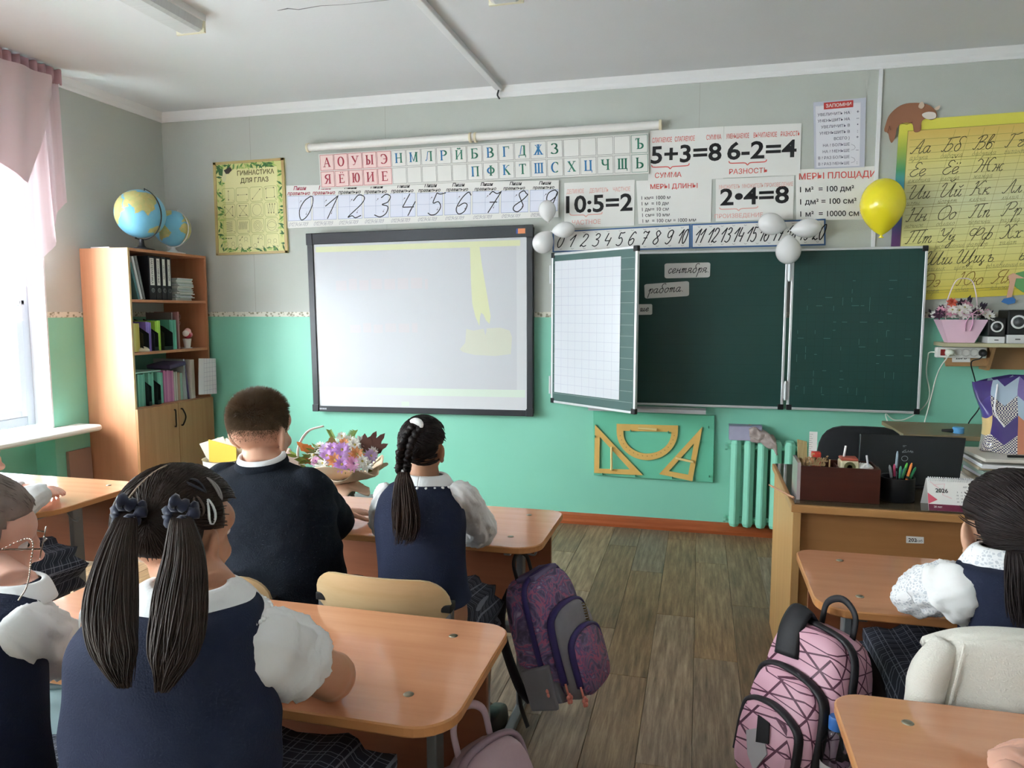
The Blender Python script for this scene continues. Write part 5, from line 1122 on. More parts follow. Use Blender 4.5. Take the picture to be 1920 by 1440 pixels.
globe(g1, .162, bz1, Matrix.Rotation(.35, 3, 'Y') @ Matrix.Rotation(.1, 3, 'X'), 'larger blue globe at the near end of the bookcase top', mat('globe_stand_black', '#2b2d30', .4), -135)
globe(g2, .128, bz1, Matrix.Rotation(.4, 3, 'Y'), 'smaller blue globe behind the larger one on the bookcase', mat('globe_stand_white', '#d9d6cf', .4), -15)
m = MB(); m.mm((bx0+.05, -.80, bz1+.0005), (bx0+.2, -.70, bz1+.012)); m.build('paper_pad', PAPER, label='thin white paper pad on the bookcase top by the window', cat='paper')
# brown board between the wall and the bookcase
a = onx(135, 848, XL+.05); m = MB(); m.prism([(XL+.001, a.y, 0), (XL+.04, a.y, 0), (XL+.022, a.y, a.z), (XL+.001, a.y, a.z)], (0, abs(a.y)-.86, 0)); m.build('wood_board', mat('brown_board', '#a08070', .6), label='flat brown board leaning on the wall beside the bookcase', cat='board')
# waste basket with a yellow folder
c_ = ony(420, 855, -.55); t = thing('paper_bin', (c_.x, -.55, 0), 'bin of papers with a yellow folder in front of the bookcase', 'bin')
m = MB(); m.lathe([(.11, 0), (.14, c_.z-.02), (.146, c_.z-.015), (.132, c_.z-.03), (.1, .02)], (c_.x, -.55, 0), 24); m.build('bin', mat('bin_grey', '#c9c4b6', .6), t, smooth=True, sharp=45)
for k, (dx_, dy_, w_, h_, col, an) in enumerate(((.02, -.04, .22, .17, '#e2b64c', .2), (-.05, 0, .2, .2, '#d8d2c6', -.3), (.04, .03, .2, .2, '#e0c79a', .1), (.07, .0, .16, .18, '#cfc6b4', .5))):
    m = MB(); m.box((c_.x+dx_, -.55+dy_, c_.z+.02), (w_, .006, h_), Matrix.Rotation(an, 3, 'Y') @ Matrix.Rotation(.25, 3, 'X')); m.build('folder', mat('bin_paper%d' % k, col, .55), t)

# ---------------------------------------------------------------- pupils' desks
TOPW = wood('desk_laminate', '#d49a76', '#c68a66', 'x', 5, .15, spec=.6, k=.3, coat=.5); EDGW = mat('desk_edge', '#bf8452', .35); PANW = wood('desk_panel', '#8a5236', '#7c472d', 'x', 4, .4); STEEL = mat('grey_steel_tube', '#85898c', .38, metal=.35); RUB = mat('black_rubber', '#141416', .55); BOLT = mat('zinc_bolt', '#8f8a78', .4, metal=.8)
def student_desk(x0, x1, y0, y1, lab, r=.085, curve=False, z=.70, hooks=True):
    """y0 = edge nearest the pupils"""
    t = thing('student_desk', ((x0+x1)/2, (y0+y1)/2, 0), lab, 'desk', 'two-seat pupils\' desks')
    P = []
    for cx, cy, a0, rr_ in ((x1, y1, 0, r*.65), (x0, y1, PI/2, r*.65), (x0, y0, PI, r), (x1, y0, 1.5*PI, r)):
        sx = -1 if cx == x1 else 1; sy = -1 if cy == y1 else 1
        P += [(cx+sx*rr_+rr_*math.cos(a0+PI/2*k/7), cy+sy*rr_+rr_*math.sin(a0+PI/2*k/7)) for k in range(8)]
    if curve:   # belly cut: the near edge bows
        P = [(px, py) for px, py in P]
    m = MB(); n = len(P); cx, cy = (x0+x1)/2, (y0+y1)/2
    sh = lambda e: [(px-math.copysign(e, px-cx), py-math.copysign(e, py-cy)) for px, py in P]
    m.loft([[(a, b_, z-.022) for a, b_ in sh(.002)], [(a, b_, z-.019) for a, b_ in sh(0)], [(a, b_, z-.003) for a, b_ in sh(0)], [(a, b_, z) for a, b_ in sh(.003)]], True)
    m.m = [1]*len(m.m); m.m[-1] = 0; m.build('desk_top', [TOPW, EDGW], t)
    m = MB(); m.mm((x0+.03, y1-.12, z-.34), (x1-.03, y1-.104, z-.024)); m.build('modesty_panel', PANW, t, bev=.001)
    for s, x in ((-1, x0+.12), (1, x1-.12)):
        yc = (y0+y1)/2+.02
        m = MB(); m.mm((x-.012, yc-.025, .03), (x+.012, yc+.025, z-.045)); m.build('leg', STEEL, t, bev=.004)
        m = MB(); m.mm((x-.015, y0+.06, 0.006), (x+.015, y1-.06, .034)); m.build('foot', STEEL, t, bev=.004)
        for y in (y0+.045, y1-.06): m = MB(); m.mm((x-.018, y, 0), (x+.018, y+.03, .038)); m.build('foot_cap', RUB, t, bev=.004)
        m = MB(); m.mm((x-.012, y0+.06, z-.05), (x+.012, y1-.06, z-.023)); m.build('top_bracket', STEEL, t, bev=.003)
        for y in (y0+.11, y1-.09): m = MB(); m.ell((x+.0, y, z), (.011, .011, .003), 12, 4); m.build('bolt', BOLT, t, smooth=True)
        m = MB(); m.tube(smoothpath([(x+s*.012, yc-.05, z-.06), (x+s*.035, yc-.05, z-.085), (x+s*.06, yc-.05, z-.09), (x+s*.07, yc-.05, z-.07)], 5), .004, 6); m.build('bag_hook', STEEL, t, smooth=True)
    m = MB(); m.mm((x0+.13, (y0+y1)/2+.0, .30), (x1-.13, (y0+y1)/2+.04, .33)); m.build('crossbar', STEEL, t, bev=.003)
    return t
student_desk(-.66, .55, -3.735, -3.262, 'beech desk nearest the camera, shared by the girl with two ponytails')
student_desk(-.72, .49, -2.69, -2.215, 'beech desk in front of the boy in navy, below the whiteboard')
student_desk(1.285, 2.5, -2.965, -2.47, 'beech desk pushed up to the teacher desk')
student_desk(1.245, 2.46, -3.88, -3.40, 'beech desk in the lower right corner of the picture')
student_desk(-2.62, -1.40, -2.80, -2.215, 'beech desk at the window with clasped hands on it', r=.17)

# ---------------------------------------------------------------- chairs
PLY = wood('birch_plywood', '#cfb68e', '#c2a67c', 'x', 4, .35); PLYE = mat('plywood_edge', '#b3925f', .6)
def chair(x, y, lab, zs=.40, zb=.80, w=.38, rz=0, grp='pupils\' plywood chairs'):
    """seat centre x,y; the back is on the -y side"""
    t = thing('school_chair', (x, y, 0), lab, 'chair', grp, rz)
    def ply(fn, name, nu=16, nv=8):
        m = MB(); a = [[fn(i/nu, j/nv, 0) for i in range(nu+1)] for j in range(nv+1)]; b_ = [[fn(i/nu, j/nv, 1) for i in range(nu+1)] for j in range(nv+1)]
        W_ = nu+1; V = [q for r in a for q in r]+[q for r in b_ for q in r]; N = W_*(nv+1); F = []
        for j in range(nv):
            for i in range(nu): k = j*W_+i; F += [(k, k+1, k+W_+1, k+W_), (N+k, N+k+W_, N+k+W_+1, N+k+1)]
        bd = [i for i in range(W_)]+[j*W_+nu for j in range(1, nv+1)]+[nv*W_+i for i in range(nu-1, -1, -1)]+[j*W_ for j in range(nv-1, 0, -1)]
        for i in range(len(bd)): p_, q_ = bd[i], bd[(i+1) % len(bd)]; F.append((q_, p_, N+p_, N+q_))
        m.add(V, F); m.build(name, PLY, t, local=True, smooth=True, sharp=40)
    def shape(u, v, hw, hh, r):   # rounded rectangle map
        X, Y = (u-.5)*2*hw, (v-.5)*2*hh
        ax = max(0, abs(X)-(hw-r)); ay = max(0, abs(Y)-(hh-r)); d = max(ax, ay)
        if ax > 0 and ay > 0: k = d/math.hypot(ax, ay); X = math.copysign(hw-r+ax*k, X); Y = math.copysign(hh-r+ay*k, Y)
        return X, Y
    def back(u, v, s):
        X, Y = shape(u, v, w/2, .095, .07); yy = -.17-.03*(1-(X/(w/2))**2)-.10*(Y/.19+.5)*.5
        return Vector((X, yy-.009*s, zb-.095+Y))
    def seat(u, v, s):
        X, Y = shape(u, v, w/2, .18, .05); zz = zs+.012*(X/(w/2))**2-.02*max(0, Y/.18-.6)
        return Vector((X, Y, zz-.009*s))
    ply(lambda u, v, s: back(u, v, 1-s), 'backrest'); ply(lambda u, v, s: seat(u, v, 1-s), 'seat')
    for s in (-1, 1):
        xx = s*(w/2-.012)
        m = MB(); m.mm((xx-.012, -.205, .03), (xx+.012, -.180, zb-.09)); m.build('back_post', STEEL, t, local=True, bev=.003)
        m = MB(); m.mm((xx-.014, -.215, zb-.092), (xx+.014, -.175, zb-.07)); m.build('post_cap', RUB, t, local=True, bev=.003)
        m = MB(); m.mm((xx-.012, .13, .03), (xx+.012, .155, zs-.012)); m.build('leg', STEEL, t, local=True, bev=.003)
        m = MB(); m.mm((xx-.012, -.22, .004), (xx+.012, .2, .03)); m.build('runner', STEEL, t, local=True, bev=.003)
        m = MB(); m.mm((xx-.012, -.18, zs-.034), (xx+.012, .155, zs-.011)); m.build('seat_rail', STEEL, t, local=True, bev=.003)
        for yy in (-.22, .18): m = MB(); m.mm((xx-.014, yy, 0), (xx+.014, yy+.02, .012)); m.build('rubber_foot', RUB, t, local=True)
    m = MB(); m.mm((-w/2+.02, .02, zs-.032), (w/2-.02, .045, zs-.012)); m.build('crossbar', STEEL, t, local=True)
    return t
pb = ony(722, 1085, -3.18); chair(pb.x, -2.99, 'plywood chair with full backrest showing behind the girl with a braid', zb=pb.z+.025, zs=.4)
pb = ony(420, 1085, -3.18); chair(pb.x-.03, -2.99, 'plywood chair of the boy in navy, its corner showing beside him', zb=ony(440, 1066, -3.18).z+.0)
chair(.06, -4.12, 'plywood chair under the girl with two ponytails', zb=.72); chair(-.47, -4.12, 'plywood chair under the girl with glasses at the left edge', zb=.72)
chair(-1.82, -3.1, 'plywood chair under the girl at the window desk', zb=.74); chair(1.66, -3.085, 'chair under the white cardigan in the right row', zb=ony(1800, 1186, -3.29).z-.008); chair(1.72, -4.15, 'plywood chair at the lower right desk', zb=.72)

# ---------------------------------------------------------------- low dark table with the flower basket
t = thing('low_table', (-.9, -1.74, 0), 'low dark-topped table carrying the flower basket', 'table')
m = MB(); m.mm((-1.32, -2.06, .475), (-.42, -1.43, .50)); m.build('table_top', mat('black_glass_top', '#15201d', .08), t, bev=.003)
m = MB(); m.mm((-1.30, -2.04, .40), (-.44, -1.45, .475)); m.build('apron', PANW, t)
for x in (-1.29, -.49):
    for y in (-2.03, -1.5): m = MB(); m.mm((x, y, 0), (x+.045, y+.045, .40)); m.build('leg', PANW, t)
c_ = onz(640, 931, .502); bc = Vector((-.845, -1.56, .501))
t = thing('flower_basket', bc, 'wicker basket of mauve and white flowers wrapped in peach paper', 'flower basket')
WK = mat('pale_wicker', '#c9bfae', .7, noise_=(60, '#8f8474', .2))
m = MB()
for k in range(11): z = bc.z+.008+k*.011; r = .105+.022*k/10; m.tube([(bc.x+(r+.004*(-1)**(j+k))*math.cos(2*PI*j/36), bc.y+(r+.004*(-1)**(j+k))*math.sin(2*PI*j/36), z) for j in range(36)], .0065, 5, closed=True)
for j in range(18): a = 2*PI*(j+.25)/18; m.tube([(bc.x+.105*math.cos(a), bc.y+.105*math.sin(a), bc.z), (bc.x+.127*math.cos(a), bc.y+.127*math.sin(a), bc.z+.125)], .005, 5)
m.lathe([(.1, .002), (.1, .008)], bc, 24); m.build('wicker', WK, t)
PEACH = mat('peach_wrap', '#e8b592', .6, noise_=(9, '#efcdb6', .3)); PEACH2 = mat('salmon_ribbon', '#e6a67c', .5); CREAMW = mat('cream_wrap', '#e8d0b4', .6)
def wrap(a0, a1, r0, r1, z0, z1, col, seed, nm='wrapping'):
    def f(u, v):
        a = lerp(a0, a1, u); r = lerp(r0, r1, v**.8)+.014*math.sin(u*22+seed)*v+.02*noise.noise(Vector((u*6, v*4, seed))); z = lerp(z0, z1, v)+.02*math.sin(u*17+seed*2)*v
        return Vector((bc.x+r*math.cos(a), bc.y+r*math.sin(a), bc.z+z))
    m = MB(); m.grid(f, 48, 8); m.build(nm, col, t, smooth=True, solid=.0015)
wrap(-.75*PI, .05*PI, .12, .21, .10, .05, PEACH, 1.0); wrap(-PI*.9, PI*.2, .12, .255, .12, .20, CREAMW, 3.0); wrap(-.35*PI, .3*PI, .13, .28, .10, .17, CREAMW, 5.0); wrap(-PI*1.1, -PI*.55, .12, .30, .1, .21, mat('blush_wrap', '#ead0c6', .6), 7.)
m = MB(); cb = bc+Vector((-.07, -.135, .10))
for s_, L in ((-1, .05), (1, .06)): m.tube(smoothpath([cb, cb+Vector((s_*.04, -.02, .03)), cb+Vector((s_*L*1.4, -.02, -.005)), cb+Vector((s_*.03, -.015, -.02)), cb], 6), .014, 6, flat=.3)
m.tube(smoothpath([cb, cb+Vector((.0, -.02, -.05)), cb+Vector((-.02, -.01, -.1))], 5), .016, 6, flat=.25); m.tube(smoothpath([cb, cb+Vector((.05, -.02, -.02)), cb+Vector((.07, -.01, -.08))], 5), .014, 6, flat=.25); m.build('ribbon', PEACH2, t, smooth=True)
m = MB(); m.tube(smoothpath([bc+Vector((-.15, -.05, .12)), bc+Vector((-.17, -.03, .25)), bc+Vector((-.13, 0, .34)), bc+Vector((-.05, .02, .37))], 8), .012, 6, flat=.3); m.build('handle', mat('pale_ribbon', '#e6d9d6', .4), t, smooth=True)
rr = random.Random(9)
FC = {'white': mat('fl_white', '#e9e7e0', .6), 'mauve': mat('fl_mauve', '#c79ad6', .6), 'lilac': mat('fl_lilac', '#d2b5dc', .6), 'peach': mat('fl_peach', '#d99a6a', .6), 'pink': mat('fl_pink', '#d9a0c4', .6)}; FE = mat('fl_eye', '#b9a75c', .6); FEP = mat('fl_eye_p', '#8f4a86', .6)
def fl(px, py, y, r, kind, lay=3):
    r *= 1.18; c = ony(px, py, y); mb = MB(); up = (Vector((c.x-bc.x, (y-bc.y)*.8-.12, .16))).normalized()
    for L_ in range(lay): bloom(mb, c+up*(.004*L_), r*(1-.22*L_), 0, 0, up, 13 if kind in ('mauve', 'pink', 'lilac') else 9, .1+.35*L_)
    mb.ell(c+up*.008, r*.2, 8, 5, mi=1); mb.build('flower', [FC[kind], FEP if kind == 'pink' else FE], t)
for a in ((590, 855, -1.62, .032, 'white'), (585, 848, -1.58, .03, 'white'), (600, 838, -1.56, .03, 'white'), (612, 843, -1.64, .036, 'lilac'), (624, 842, -1.66, .034, 'mauve'), (614, 856, -1.68, .04, 'mauve'), (641, 845, -1.68, .042, 'mauve'), (606, 870, -1.7, .034, 'white'), (629, 864, -1.71, .04, 'peach'), (641, 872, -1.73, .04, 'mauve'), (663, 870, -1.72, .04, 'pink'), (654, 858, -1.7, .034, 'lilac'), (668, 853, -1.69, .04, 'peach'), (678, 866, -1.7, .036, 'white'), (686, 872, -1.69, .036, 'white'), (672, 872, -1.71, .03, 'white'), (694, 856, -1.64, .036, 'lilac'), (664, 836, -1.6, .04, 'white'), (656, 828, -1.57, .038, 'white'), (676, 830, -1.57, .036, 'white'), (641, 820, -1.54, .03, 'white'), (646, 833, -1.6, .034, 'peach'), (625, 832, -1.58, .03, 'white'), (600, 877, -1.7, .03, 'white'), (594, 866, -1.66, .03, 'pink'), (700, 848, -1.6, .03, 'white')): fl(*a)
def leaf(mb, base, tip, w_, mi=0, lobes=0):
    base, tip = Vector(base), Vector(tip); d = tip-base; s = d.cross(Vector((0, 1, .3))).normalized(); n = 6
    V = [base]; 
    for i in range(1, n):
        k = math.sin(PI*(i/n)**.8)*w_*(1+(.35 if lobes and i % 2 else -.1)); V += [base+d*(i/n)+s*k, base+d*(i/n)-s*k]
    V.append(tip); F = [(0, 1, 2)]+[(2*i-1, 2*i+1, 2*i+2, 2*i) for i in range(1, n-1)]+[(2*n-3, len(V)-1, 2*n-2)]
    mb.add(V, F, mi)
DK = mat('oak_leaf_dark', '#4a2c24', .5); RU = mat('oak_leaf_rust', '#b86a38', .5); GR = mat('leaf_olive', '#75853c', .5)
for a in ((688, 850, 728, 832), (690, 848, 722, 812), (686, 846, 706, 808), (684, 848, 684, 812), (692, 852, 712, 845), (688, 842, 695, 822)): m = MB(); leaf(m, ony(a[0], a[1], -1.58), ony(a[2], a[3], -1.6), .022, 0, 1); m.build('oak_leaf', DK, t)
for a in ((585, 850, 556, 828), (585, 860, 560, 862), (588, 846, 566, 835), (584, 856, 568, 868)): m = MB(); leaf(m, ony(a[0], a[1], -1.6), ony(a[2], a[3], -1.64), .024, 0, 1); m.build('oak_leaf', RU, t)
m = MB(); leaf(m, ony(624, 845, -1.6), ony(622, 818, -1.62), .03, 0, 1); m.build('oak_leaf', mat('oak_leaf_brown', '#6f5a2c', .5), t)
for x0, y0, x1, y1 in ((625, 822, 617, 806), (660, 822, 668, 807), (655, 823, 664, 808), (683, 840, 681, 826), (681, 850, 684, 832)):
    m = MB(); a, e = ony(x0, y0, -1.56), ony(x1, y1, -1.56)
    for k in range(7):
        p_ = a.lerp(e, k/7); 
        for s_ in (-1, 1): leaf(m, p_, p_+Vector((s_*.018, -.01, .012)), .004)
    m.tube([a, e], .002, 4); m.build('sprig', GR, t)
m = MB()
for k in range(70):
    a = rr.uniform(0, 2*PI); r = rr.uniform(.05, .2); p_ = bc+Vector((r*math.cos(a), r*math.sin(a)*.8-.02, .16+rr.uniform(-.02, .12)*(1-r*2))); leaf(m, p_, p_+Vector((math.cos(a)*.05, math.sin(a)*.05-.02, rr.uniform(-.01, .05))), .012)
m.build('foliage', GR, t, kind='stuff')

# ---------------------------------------------------------------- teacher's desk and what stands on it
TD1 = wood('teacher_desk_side', '#c9a06a', '#bb8f58', 'z', 4, .4); TD2 = wood('teacher_desk_front', '#a9794a', '#9a6b3f', 'x', 4, .42); TDT = wood('teacher_desk_top', '#b98a58', '#a97a4a', 'x', 4, .35)
tx0, tx1, ty0, ty1, tz = 1.312, 2.80, -2.135, -1.38, .757
t = thing('teacher_desk', ((tx0+tx1)/2, (ty0+ty1)/2, 0), 'large brown teacher desk with a numbered label on its front', 'desk')
m = MB(); m.mm((tx0, ty0, tz-.028), (tx1, ty1, tz)); m.build('desk_top', TDT, t, bev=.003)
for x in (tx0+.01, tx1-.04): m = MB(); m.mm((x, ty0+.03, 0), (x+.028, ty1-.02, tz-.028)); m.build('side_panel', TD1, t, bev=.002)
m = MB(); m.mm((tx0+.038, ty0+.06, .36), (tx1-.04, ty0+.078, tz-.028)); m.build('front_panel', TD2, t)
m = MB(); m.mm((tx0+.038, ty0+.09, .02), (tx1-.04, ty0+.106, .33)); m.build('lower_panel', TD1, t)
m = MB(); m.mm((tx0+.012, ty0+.015, tz+.0003), (tx0+.75, ty1-.02, tz+.005)); m.build('glass_sheet', mat('table_glass', '#4a3f30', .05, trans=0), t)
TZ = tz+.0055
q = Q(*[ony(x, y, ty0+.0595) for x, y in ((1699, 1005), (1732, 1007), (1732, 1019), (1699, 1018))]); m = MB(); q.slab(m, .001); o = m.build('room_label', PAPER, label='small white label reading 202каб on the teacher desk front', cat='label')
m = MB(); q.text(m, '202', .36, .78, .55, .0014, bold=.02); q.text(m, 'каб', .75, .78, .38, .0014); m.build('lettering', INK, o)
# dark wooden organiser
a = onz(1500, 938, TZ); b_ = onz(1648, 945, TZ); ox0, ox1, oyf = a.x, b_.x, (a.y+b_.y)/2; oz1 = ony(1570, 877, oyf).z
t = thing('desk_organiser', ((ox0+ox1)/2, oyf+.07, TZ), 'dark brown wooden desk organiser full of small things', 'organiser')
MAH = wood('mahogany', '#4a2118', '#3c1912', 'x', 6, .35); D_ = .15
for nm, lo_, hi_ in (('front_board', (ox0, oyf, TZ), (ox1, oyf+.008, oz1)), ('back_board', (ox0, oyf+D_, TZ), (ox1, oyf+D_+.008, oz1)), ('side_board', (ox1-.008, oyf+.008, TZ), (ox1, oyf+D_, oz1)), ('base', (ox0, oyf+.008, TZ), (ox1-.008, oyf+D_, TZ+.008)), ('divider', ((ox0+ox1)/2, oyf+.008, TZ+.008), ((ox0+ox1)/2+.006, oyf+D_, oz1-.01))): m = MB(); m.mm(lo_, hi_); m.build(nm, MAH, t, bev=.0015)
m = MB(); m.mm((ox0-.012, oyf+.002, TZ), (ox0, oyf+D_, oz1+.012)); m.build('mirror_side', mat('silver_side', '#b9b2b4', .2, metal=.4), t)
yy = oyf+D_*.5; zb_ = TZ+.009
def stick(p0, p1, r, col, name, lab, cat, grp='things in the desk organiser', flat=1, n=8):
    m = MB(); m.tube([p0, p1], r, n, flat=flat); return m.build(name, col, smooth=n > 6, sharp=40, label=lab, cat=cat, group=grp)
P_ = lambda px, y=0: ony(px, 880, oyf+.075).x
m = MB(); x = P_(1527); m.mm((x-.018, yy+.03, zb_), (x+.01, yy+.033, ony(1527, 812, yy).z)); o = m.build('ruler', PAPER, label='white plastic ruler standing in the desk organiser', cat='ruler', group='things in the desk organiser')
m = MB()
for k in range(12): m.mm((x-.018, yy+.0292, ony(1527, 812, yy).z-.01-k*.008), (x-.010 if k % 2 else x-.006, yy+.03, ony(1527, 812, yy).z-.0092-k*.008))
m.build('scale_marks', INK, o)
m = MB()
for k in range(8): xx = P_(1503)+k*.0045; m.tube([(xx, yy+.045, zb_), (xx-.012, yy+.05, ony(1503, 828, yy).z-.001*k)], .0022, 5)
m.build('bamboo_comb', mat('bamboo', '#b59a66', .6), label='fan of thin bamboo sticks at the left of the organiser', cat='bamboo sticks')
m = MB(); x = P_(1530); m.mm((x-.02, yy-.03, zb_), (x+.012, yy-.0, ony(1525, 845, yy).z)); m.build('red_box', mat('red_plastic', '#c0392b', .35), bev=.004, label='small red plastic box standing by the ruler', cat='box')
q = Q(*[ony(x, y, oyf+.03) for x, y in ((1504, 855), (1566, 858), (1566, 874), (1504, 872))]); m = MB(); q.hand(m, 'любимый', .02, .5, .42, .004, 0, slant=.2, track=.75); q.hand(m, 'учитель', .02, .98, .42, .004, 0, slant=.2, track=.75); m.v = m.v; o = m.build('wooden_word_sign', mat('pale_ply_word', '#a98a62', .6), solid=.004, label='cut-out plywood lettering standing at the organiser front', cat='word sign')
m = MB(); m.mm((ox0+.012, oyf+.026, TZ+.0085), (ox0+.016, oyf+.034, ony(1510, 858, oyf+.03).z)); m.mm((ox0+.10, oyf+.026, TZ+.0085), (ox0+.104, oyf+.034, ony(1560, 862, oyf+.03).z)); m.build('post', MATS['pale_ply_word'], o)
stick((P_(1572), yy+.01, zb_), ony(1586, 836, yy+.01), .004, PAPER, 'white_stick', 'white stick leaning in the middle of the organiser', 'stick')
m = MB(); x = P_(1590); zz = ony(1590, 862, yy).z; m.mm((x-.032, yy-.03, zb_), (x+.032, yy+.035, zz)); o = m.build('tape_dispenser', mat('cream_box', '#d8cfae', .5), bev=.006, label='cream tape box with a red lid in the organiser', cat='box'); m = MB(); m.mm((x-.03, yy-.028, zz), (x+.03, yy+.033, zz+.01)); m.build('lid', mat('brick_red', '#a4503e', .5), o, bev=.004); m = MB(); m.lathe([(.02, 0), (.02, .003), (.009, .003), (.009, 0)], (x, yy-.03, zz-.022), 16, rot=Matrix.Rotation(PI/2, 3, 'X')); m.build('tape_ring', mat('olive_ring', '#5f5f3c', .5), o)
x = P_(1620); zz = ony(1620, 872, yy).z; m = MB(); rr = random.Random(2); m.ell((x, yy, zz-.012), (.034, .03, .018), 14, 8); m.v = [p+Vector([rr.uniform(-.004, .004) for _ in range(3)]) for p in m.v]; m.build('paper_ball', PAPER, label='crumpled white paper in the right of the organiser', cat='crumpled paper')
m = MB(); m.mm((x-.03, yy-.028, zb_), (x+.03, yy+.03, zz-.03)); m.build('card_box', mat('brown_card', '#8a6a4a', .7), label='small brown card box under the crumpled paper', cat='box')
stick((P_(1626), yy-.02, zz-.012), ony(1625, 854, yy-.02), .0035, mat('spotted_pencil', '#c9c9cc', .4), 'pencil', 'spotted pencil stuck in the crumpled paper', 'pencil')
m = MB(); x = P_(1644); m.ell((x, yy, ony(1644, 874, yy).z-.02), (.012, .02, .02), 12, 8); m.build('eraser', mat('brown_rub', '#4a3a33', .6), smooth=True, label='dark brown eraser at the right end of the organiser', cat='eraser')
stick((ox0-.02, oyf+.01, TZ+.004), (ox0-.09, oyf+.2, TZ+.004), .004, mat('copper_pen', '#b98a6c', .35), 'pen', 'pale pen lying left of the organiser', 'pen', None)
# pen cup
c = onz(1688, 944, TZ); r = (onz(1720, 944, TZ).x-onz(1656, 944, TZ).x)/2; ch = ony(1688, 900, c.y).z-TZ
c = Vector((c.x, c.y+r, TZ))
m = MB(); m.lathe([(r*.96, 0), (r, .004), (r, ch), (r*.93, ch), (r*.9, .01)], c, 32); o = m.build('pen_cup', mat('cup_black', '#14161a', .35), smooth=True, sharp=40, label='round black pen cup full of coloured pens', cat='pen cup')
for k, (px, py, col, lab) in enumerate(((1668, 872, '#8d9296', 'grey clear pen in the cup, leftmost'), (1677, 870, '#c2456c', 'dark pink pen in the black cup'), (1683, 846, '#8a99a6', 'long transparent pen sticking highest out of the cup'), (1689, 874, '#3b9a74', 'teal green pen in the black cup'), (1697, 876, '#4aa36a', 'bright green pen in the middle of the cup'), (1701, 868, '#58b848', 'light green pen behind the orange pen'), (1710, 868, '#e9863a', 'orange capped marker in the black cup'), (1717, 876, '#2f8f5a', 'dark green pen at the right of the cup'), (1694, 880, '#2f5f9c', 'blue pen low in the black cup'))):
    d = (k % 3-1)*.018; base = c+Vector(((px-1688)/1100*.6, d, .012)); tip = ony(px, py, c.y+d-.0)
    m = MB(); v = tip-base; m.tube([base, base+v*.7, base+v*.93, tip], [.0048, .0048, .0045, .002], 8); pn = m.build('pen', mat('pen'+col, col, .3), smooth=True, sharp=40, label=lab, cat='pen', group='pens in the black cup')
    m = MB(); m.tube([base+v*.55, base+v*.62], .0055, 8); m.build('grip', mat('pen_grip', '#2b2d33', .4) if k != 6 else INK, pn)
m = MB(); c2 = ony(1663, 905, c.y+.02); m.lathe([(.017, 0), (.017, .06), (.013, .062), (.013, .075)], (c2.x-.004, c.y+.06, TZ), 16); m.build('ink_bottle', mat('blue_bottle', '#3b6f86', .3), smooth=True, sharp=40, label='small blue bottle just behind the pen cup', cat='bottle')
m = MB(); m.mm((c.x-.085, c.y+.09, TZ), (c.x-.01, c.y+.095, TZ+.075)); m.build('note_card', PAPER, label='white note card standing behind the pen cup', cat='card')
# calendar
cA, cB = onz(1742, 957, TZ), onz(1842, 962, TZ); yc = (cA.y+cB.y)/2; zt_ = ony(1790, 900, yc+.04).z
t = thing('desk_calendar', ((cA.x+cB.x)/2, yc+.05, TZ), 'spiral desk calendar for 2026 beside the pen cup', 'calendar')
qf = Q((cA.x, yc+.045, zt_), (cB.x+.02, yc+.045, zt_), (cB.x+.02, yc, TZ), (cA.x, yc, TZ)); m = MB(); qf.slab(m, -.002); m.build('front_page', PAPER, t)
qb = Q((cA.x, yc+.05, zt_), (cB.x+.02, yc+.05, zt_), (cB.x+.02, yc+.1, TZ), (cA.x, yc+.1, TZ)); m = MB(); m.prism(qb.c, (0, .002, 0)); m.build('rear_page', PAPER, t)
m = MB(); qf.rect(m, 0, .8, 1, 1, .0006, 0); qf.poly(m, [(0, .55), (.0, .45), (.16, .66), (.0, .8)], .0007, 1); qf.line(m, [(.05, .1), (.2, .3), (.1, .2), (.3, .15), (.25, .5), (.4, .6)], .003, .0006, 2); m.build('print', [mat('wine_print', '#6f2240', .5), mat('rose_print', '#d35d70', .5), mat('pale_rose_print', '#e3c3c6', .5)], t)
m = MB(); qf.text(m, '2026', .24, .43, .13, .001, bold=.02); qf.text(m, 'АВГУСТ', .68, .25, .05, .001)
for rw in range(4):
    for cl in range(7):
        d_ = 3+rw*7+cl-0
        if d_ <= 31: qf.text(m, str(d_), .5+cl*.07, .42+rw*.1, .05, .001)
m.build('dates', INK, t); m = MB(); qf.text(m, '28 лет', .16, .91, .06, .001, bold=.01); qf.text(m, 'Энергобанк', .72, .93, .06, .001, bold=.01); m.build('bank_print', PAPER, t)
m = MB(); n = 26
for k in range(n): x = lerp(cA.x+.006, cB.x+.014, k/(n-1)); m.tube([(x, yc+.0475+.008*math.cos(a), zt_-.002+.008*math.sin(a)) for a in [2*PI*j/8 for j in range(8)]], .0012, 4, closed=True)
m.build('spiral', mat('white_wire', '#dfe0e2', .35), t)
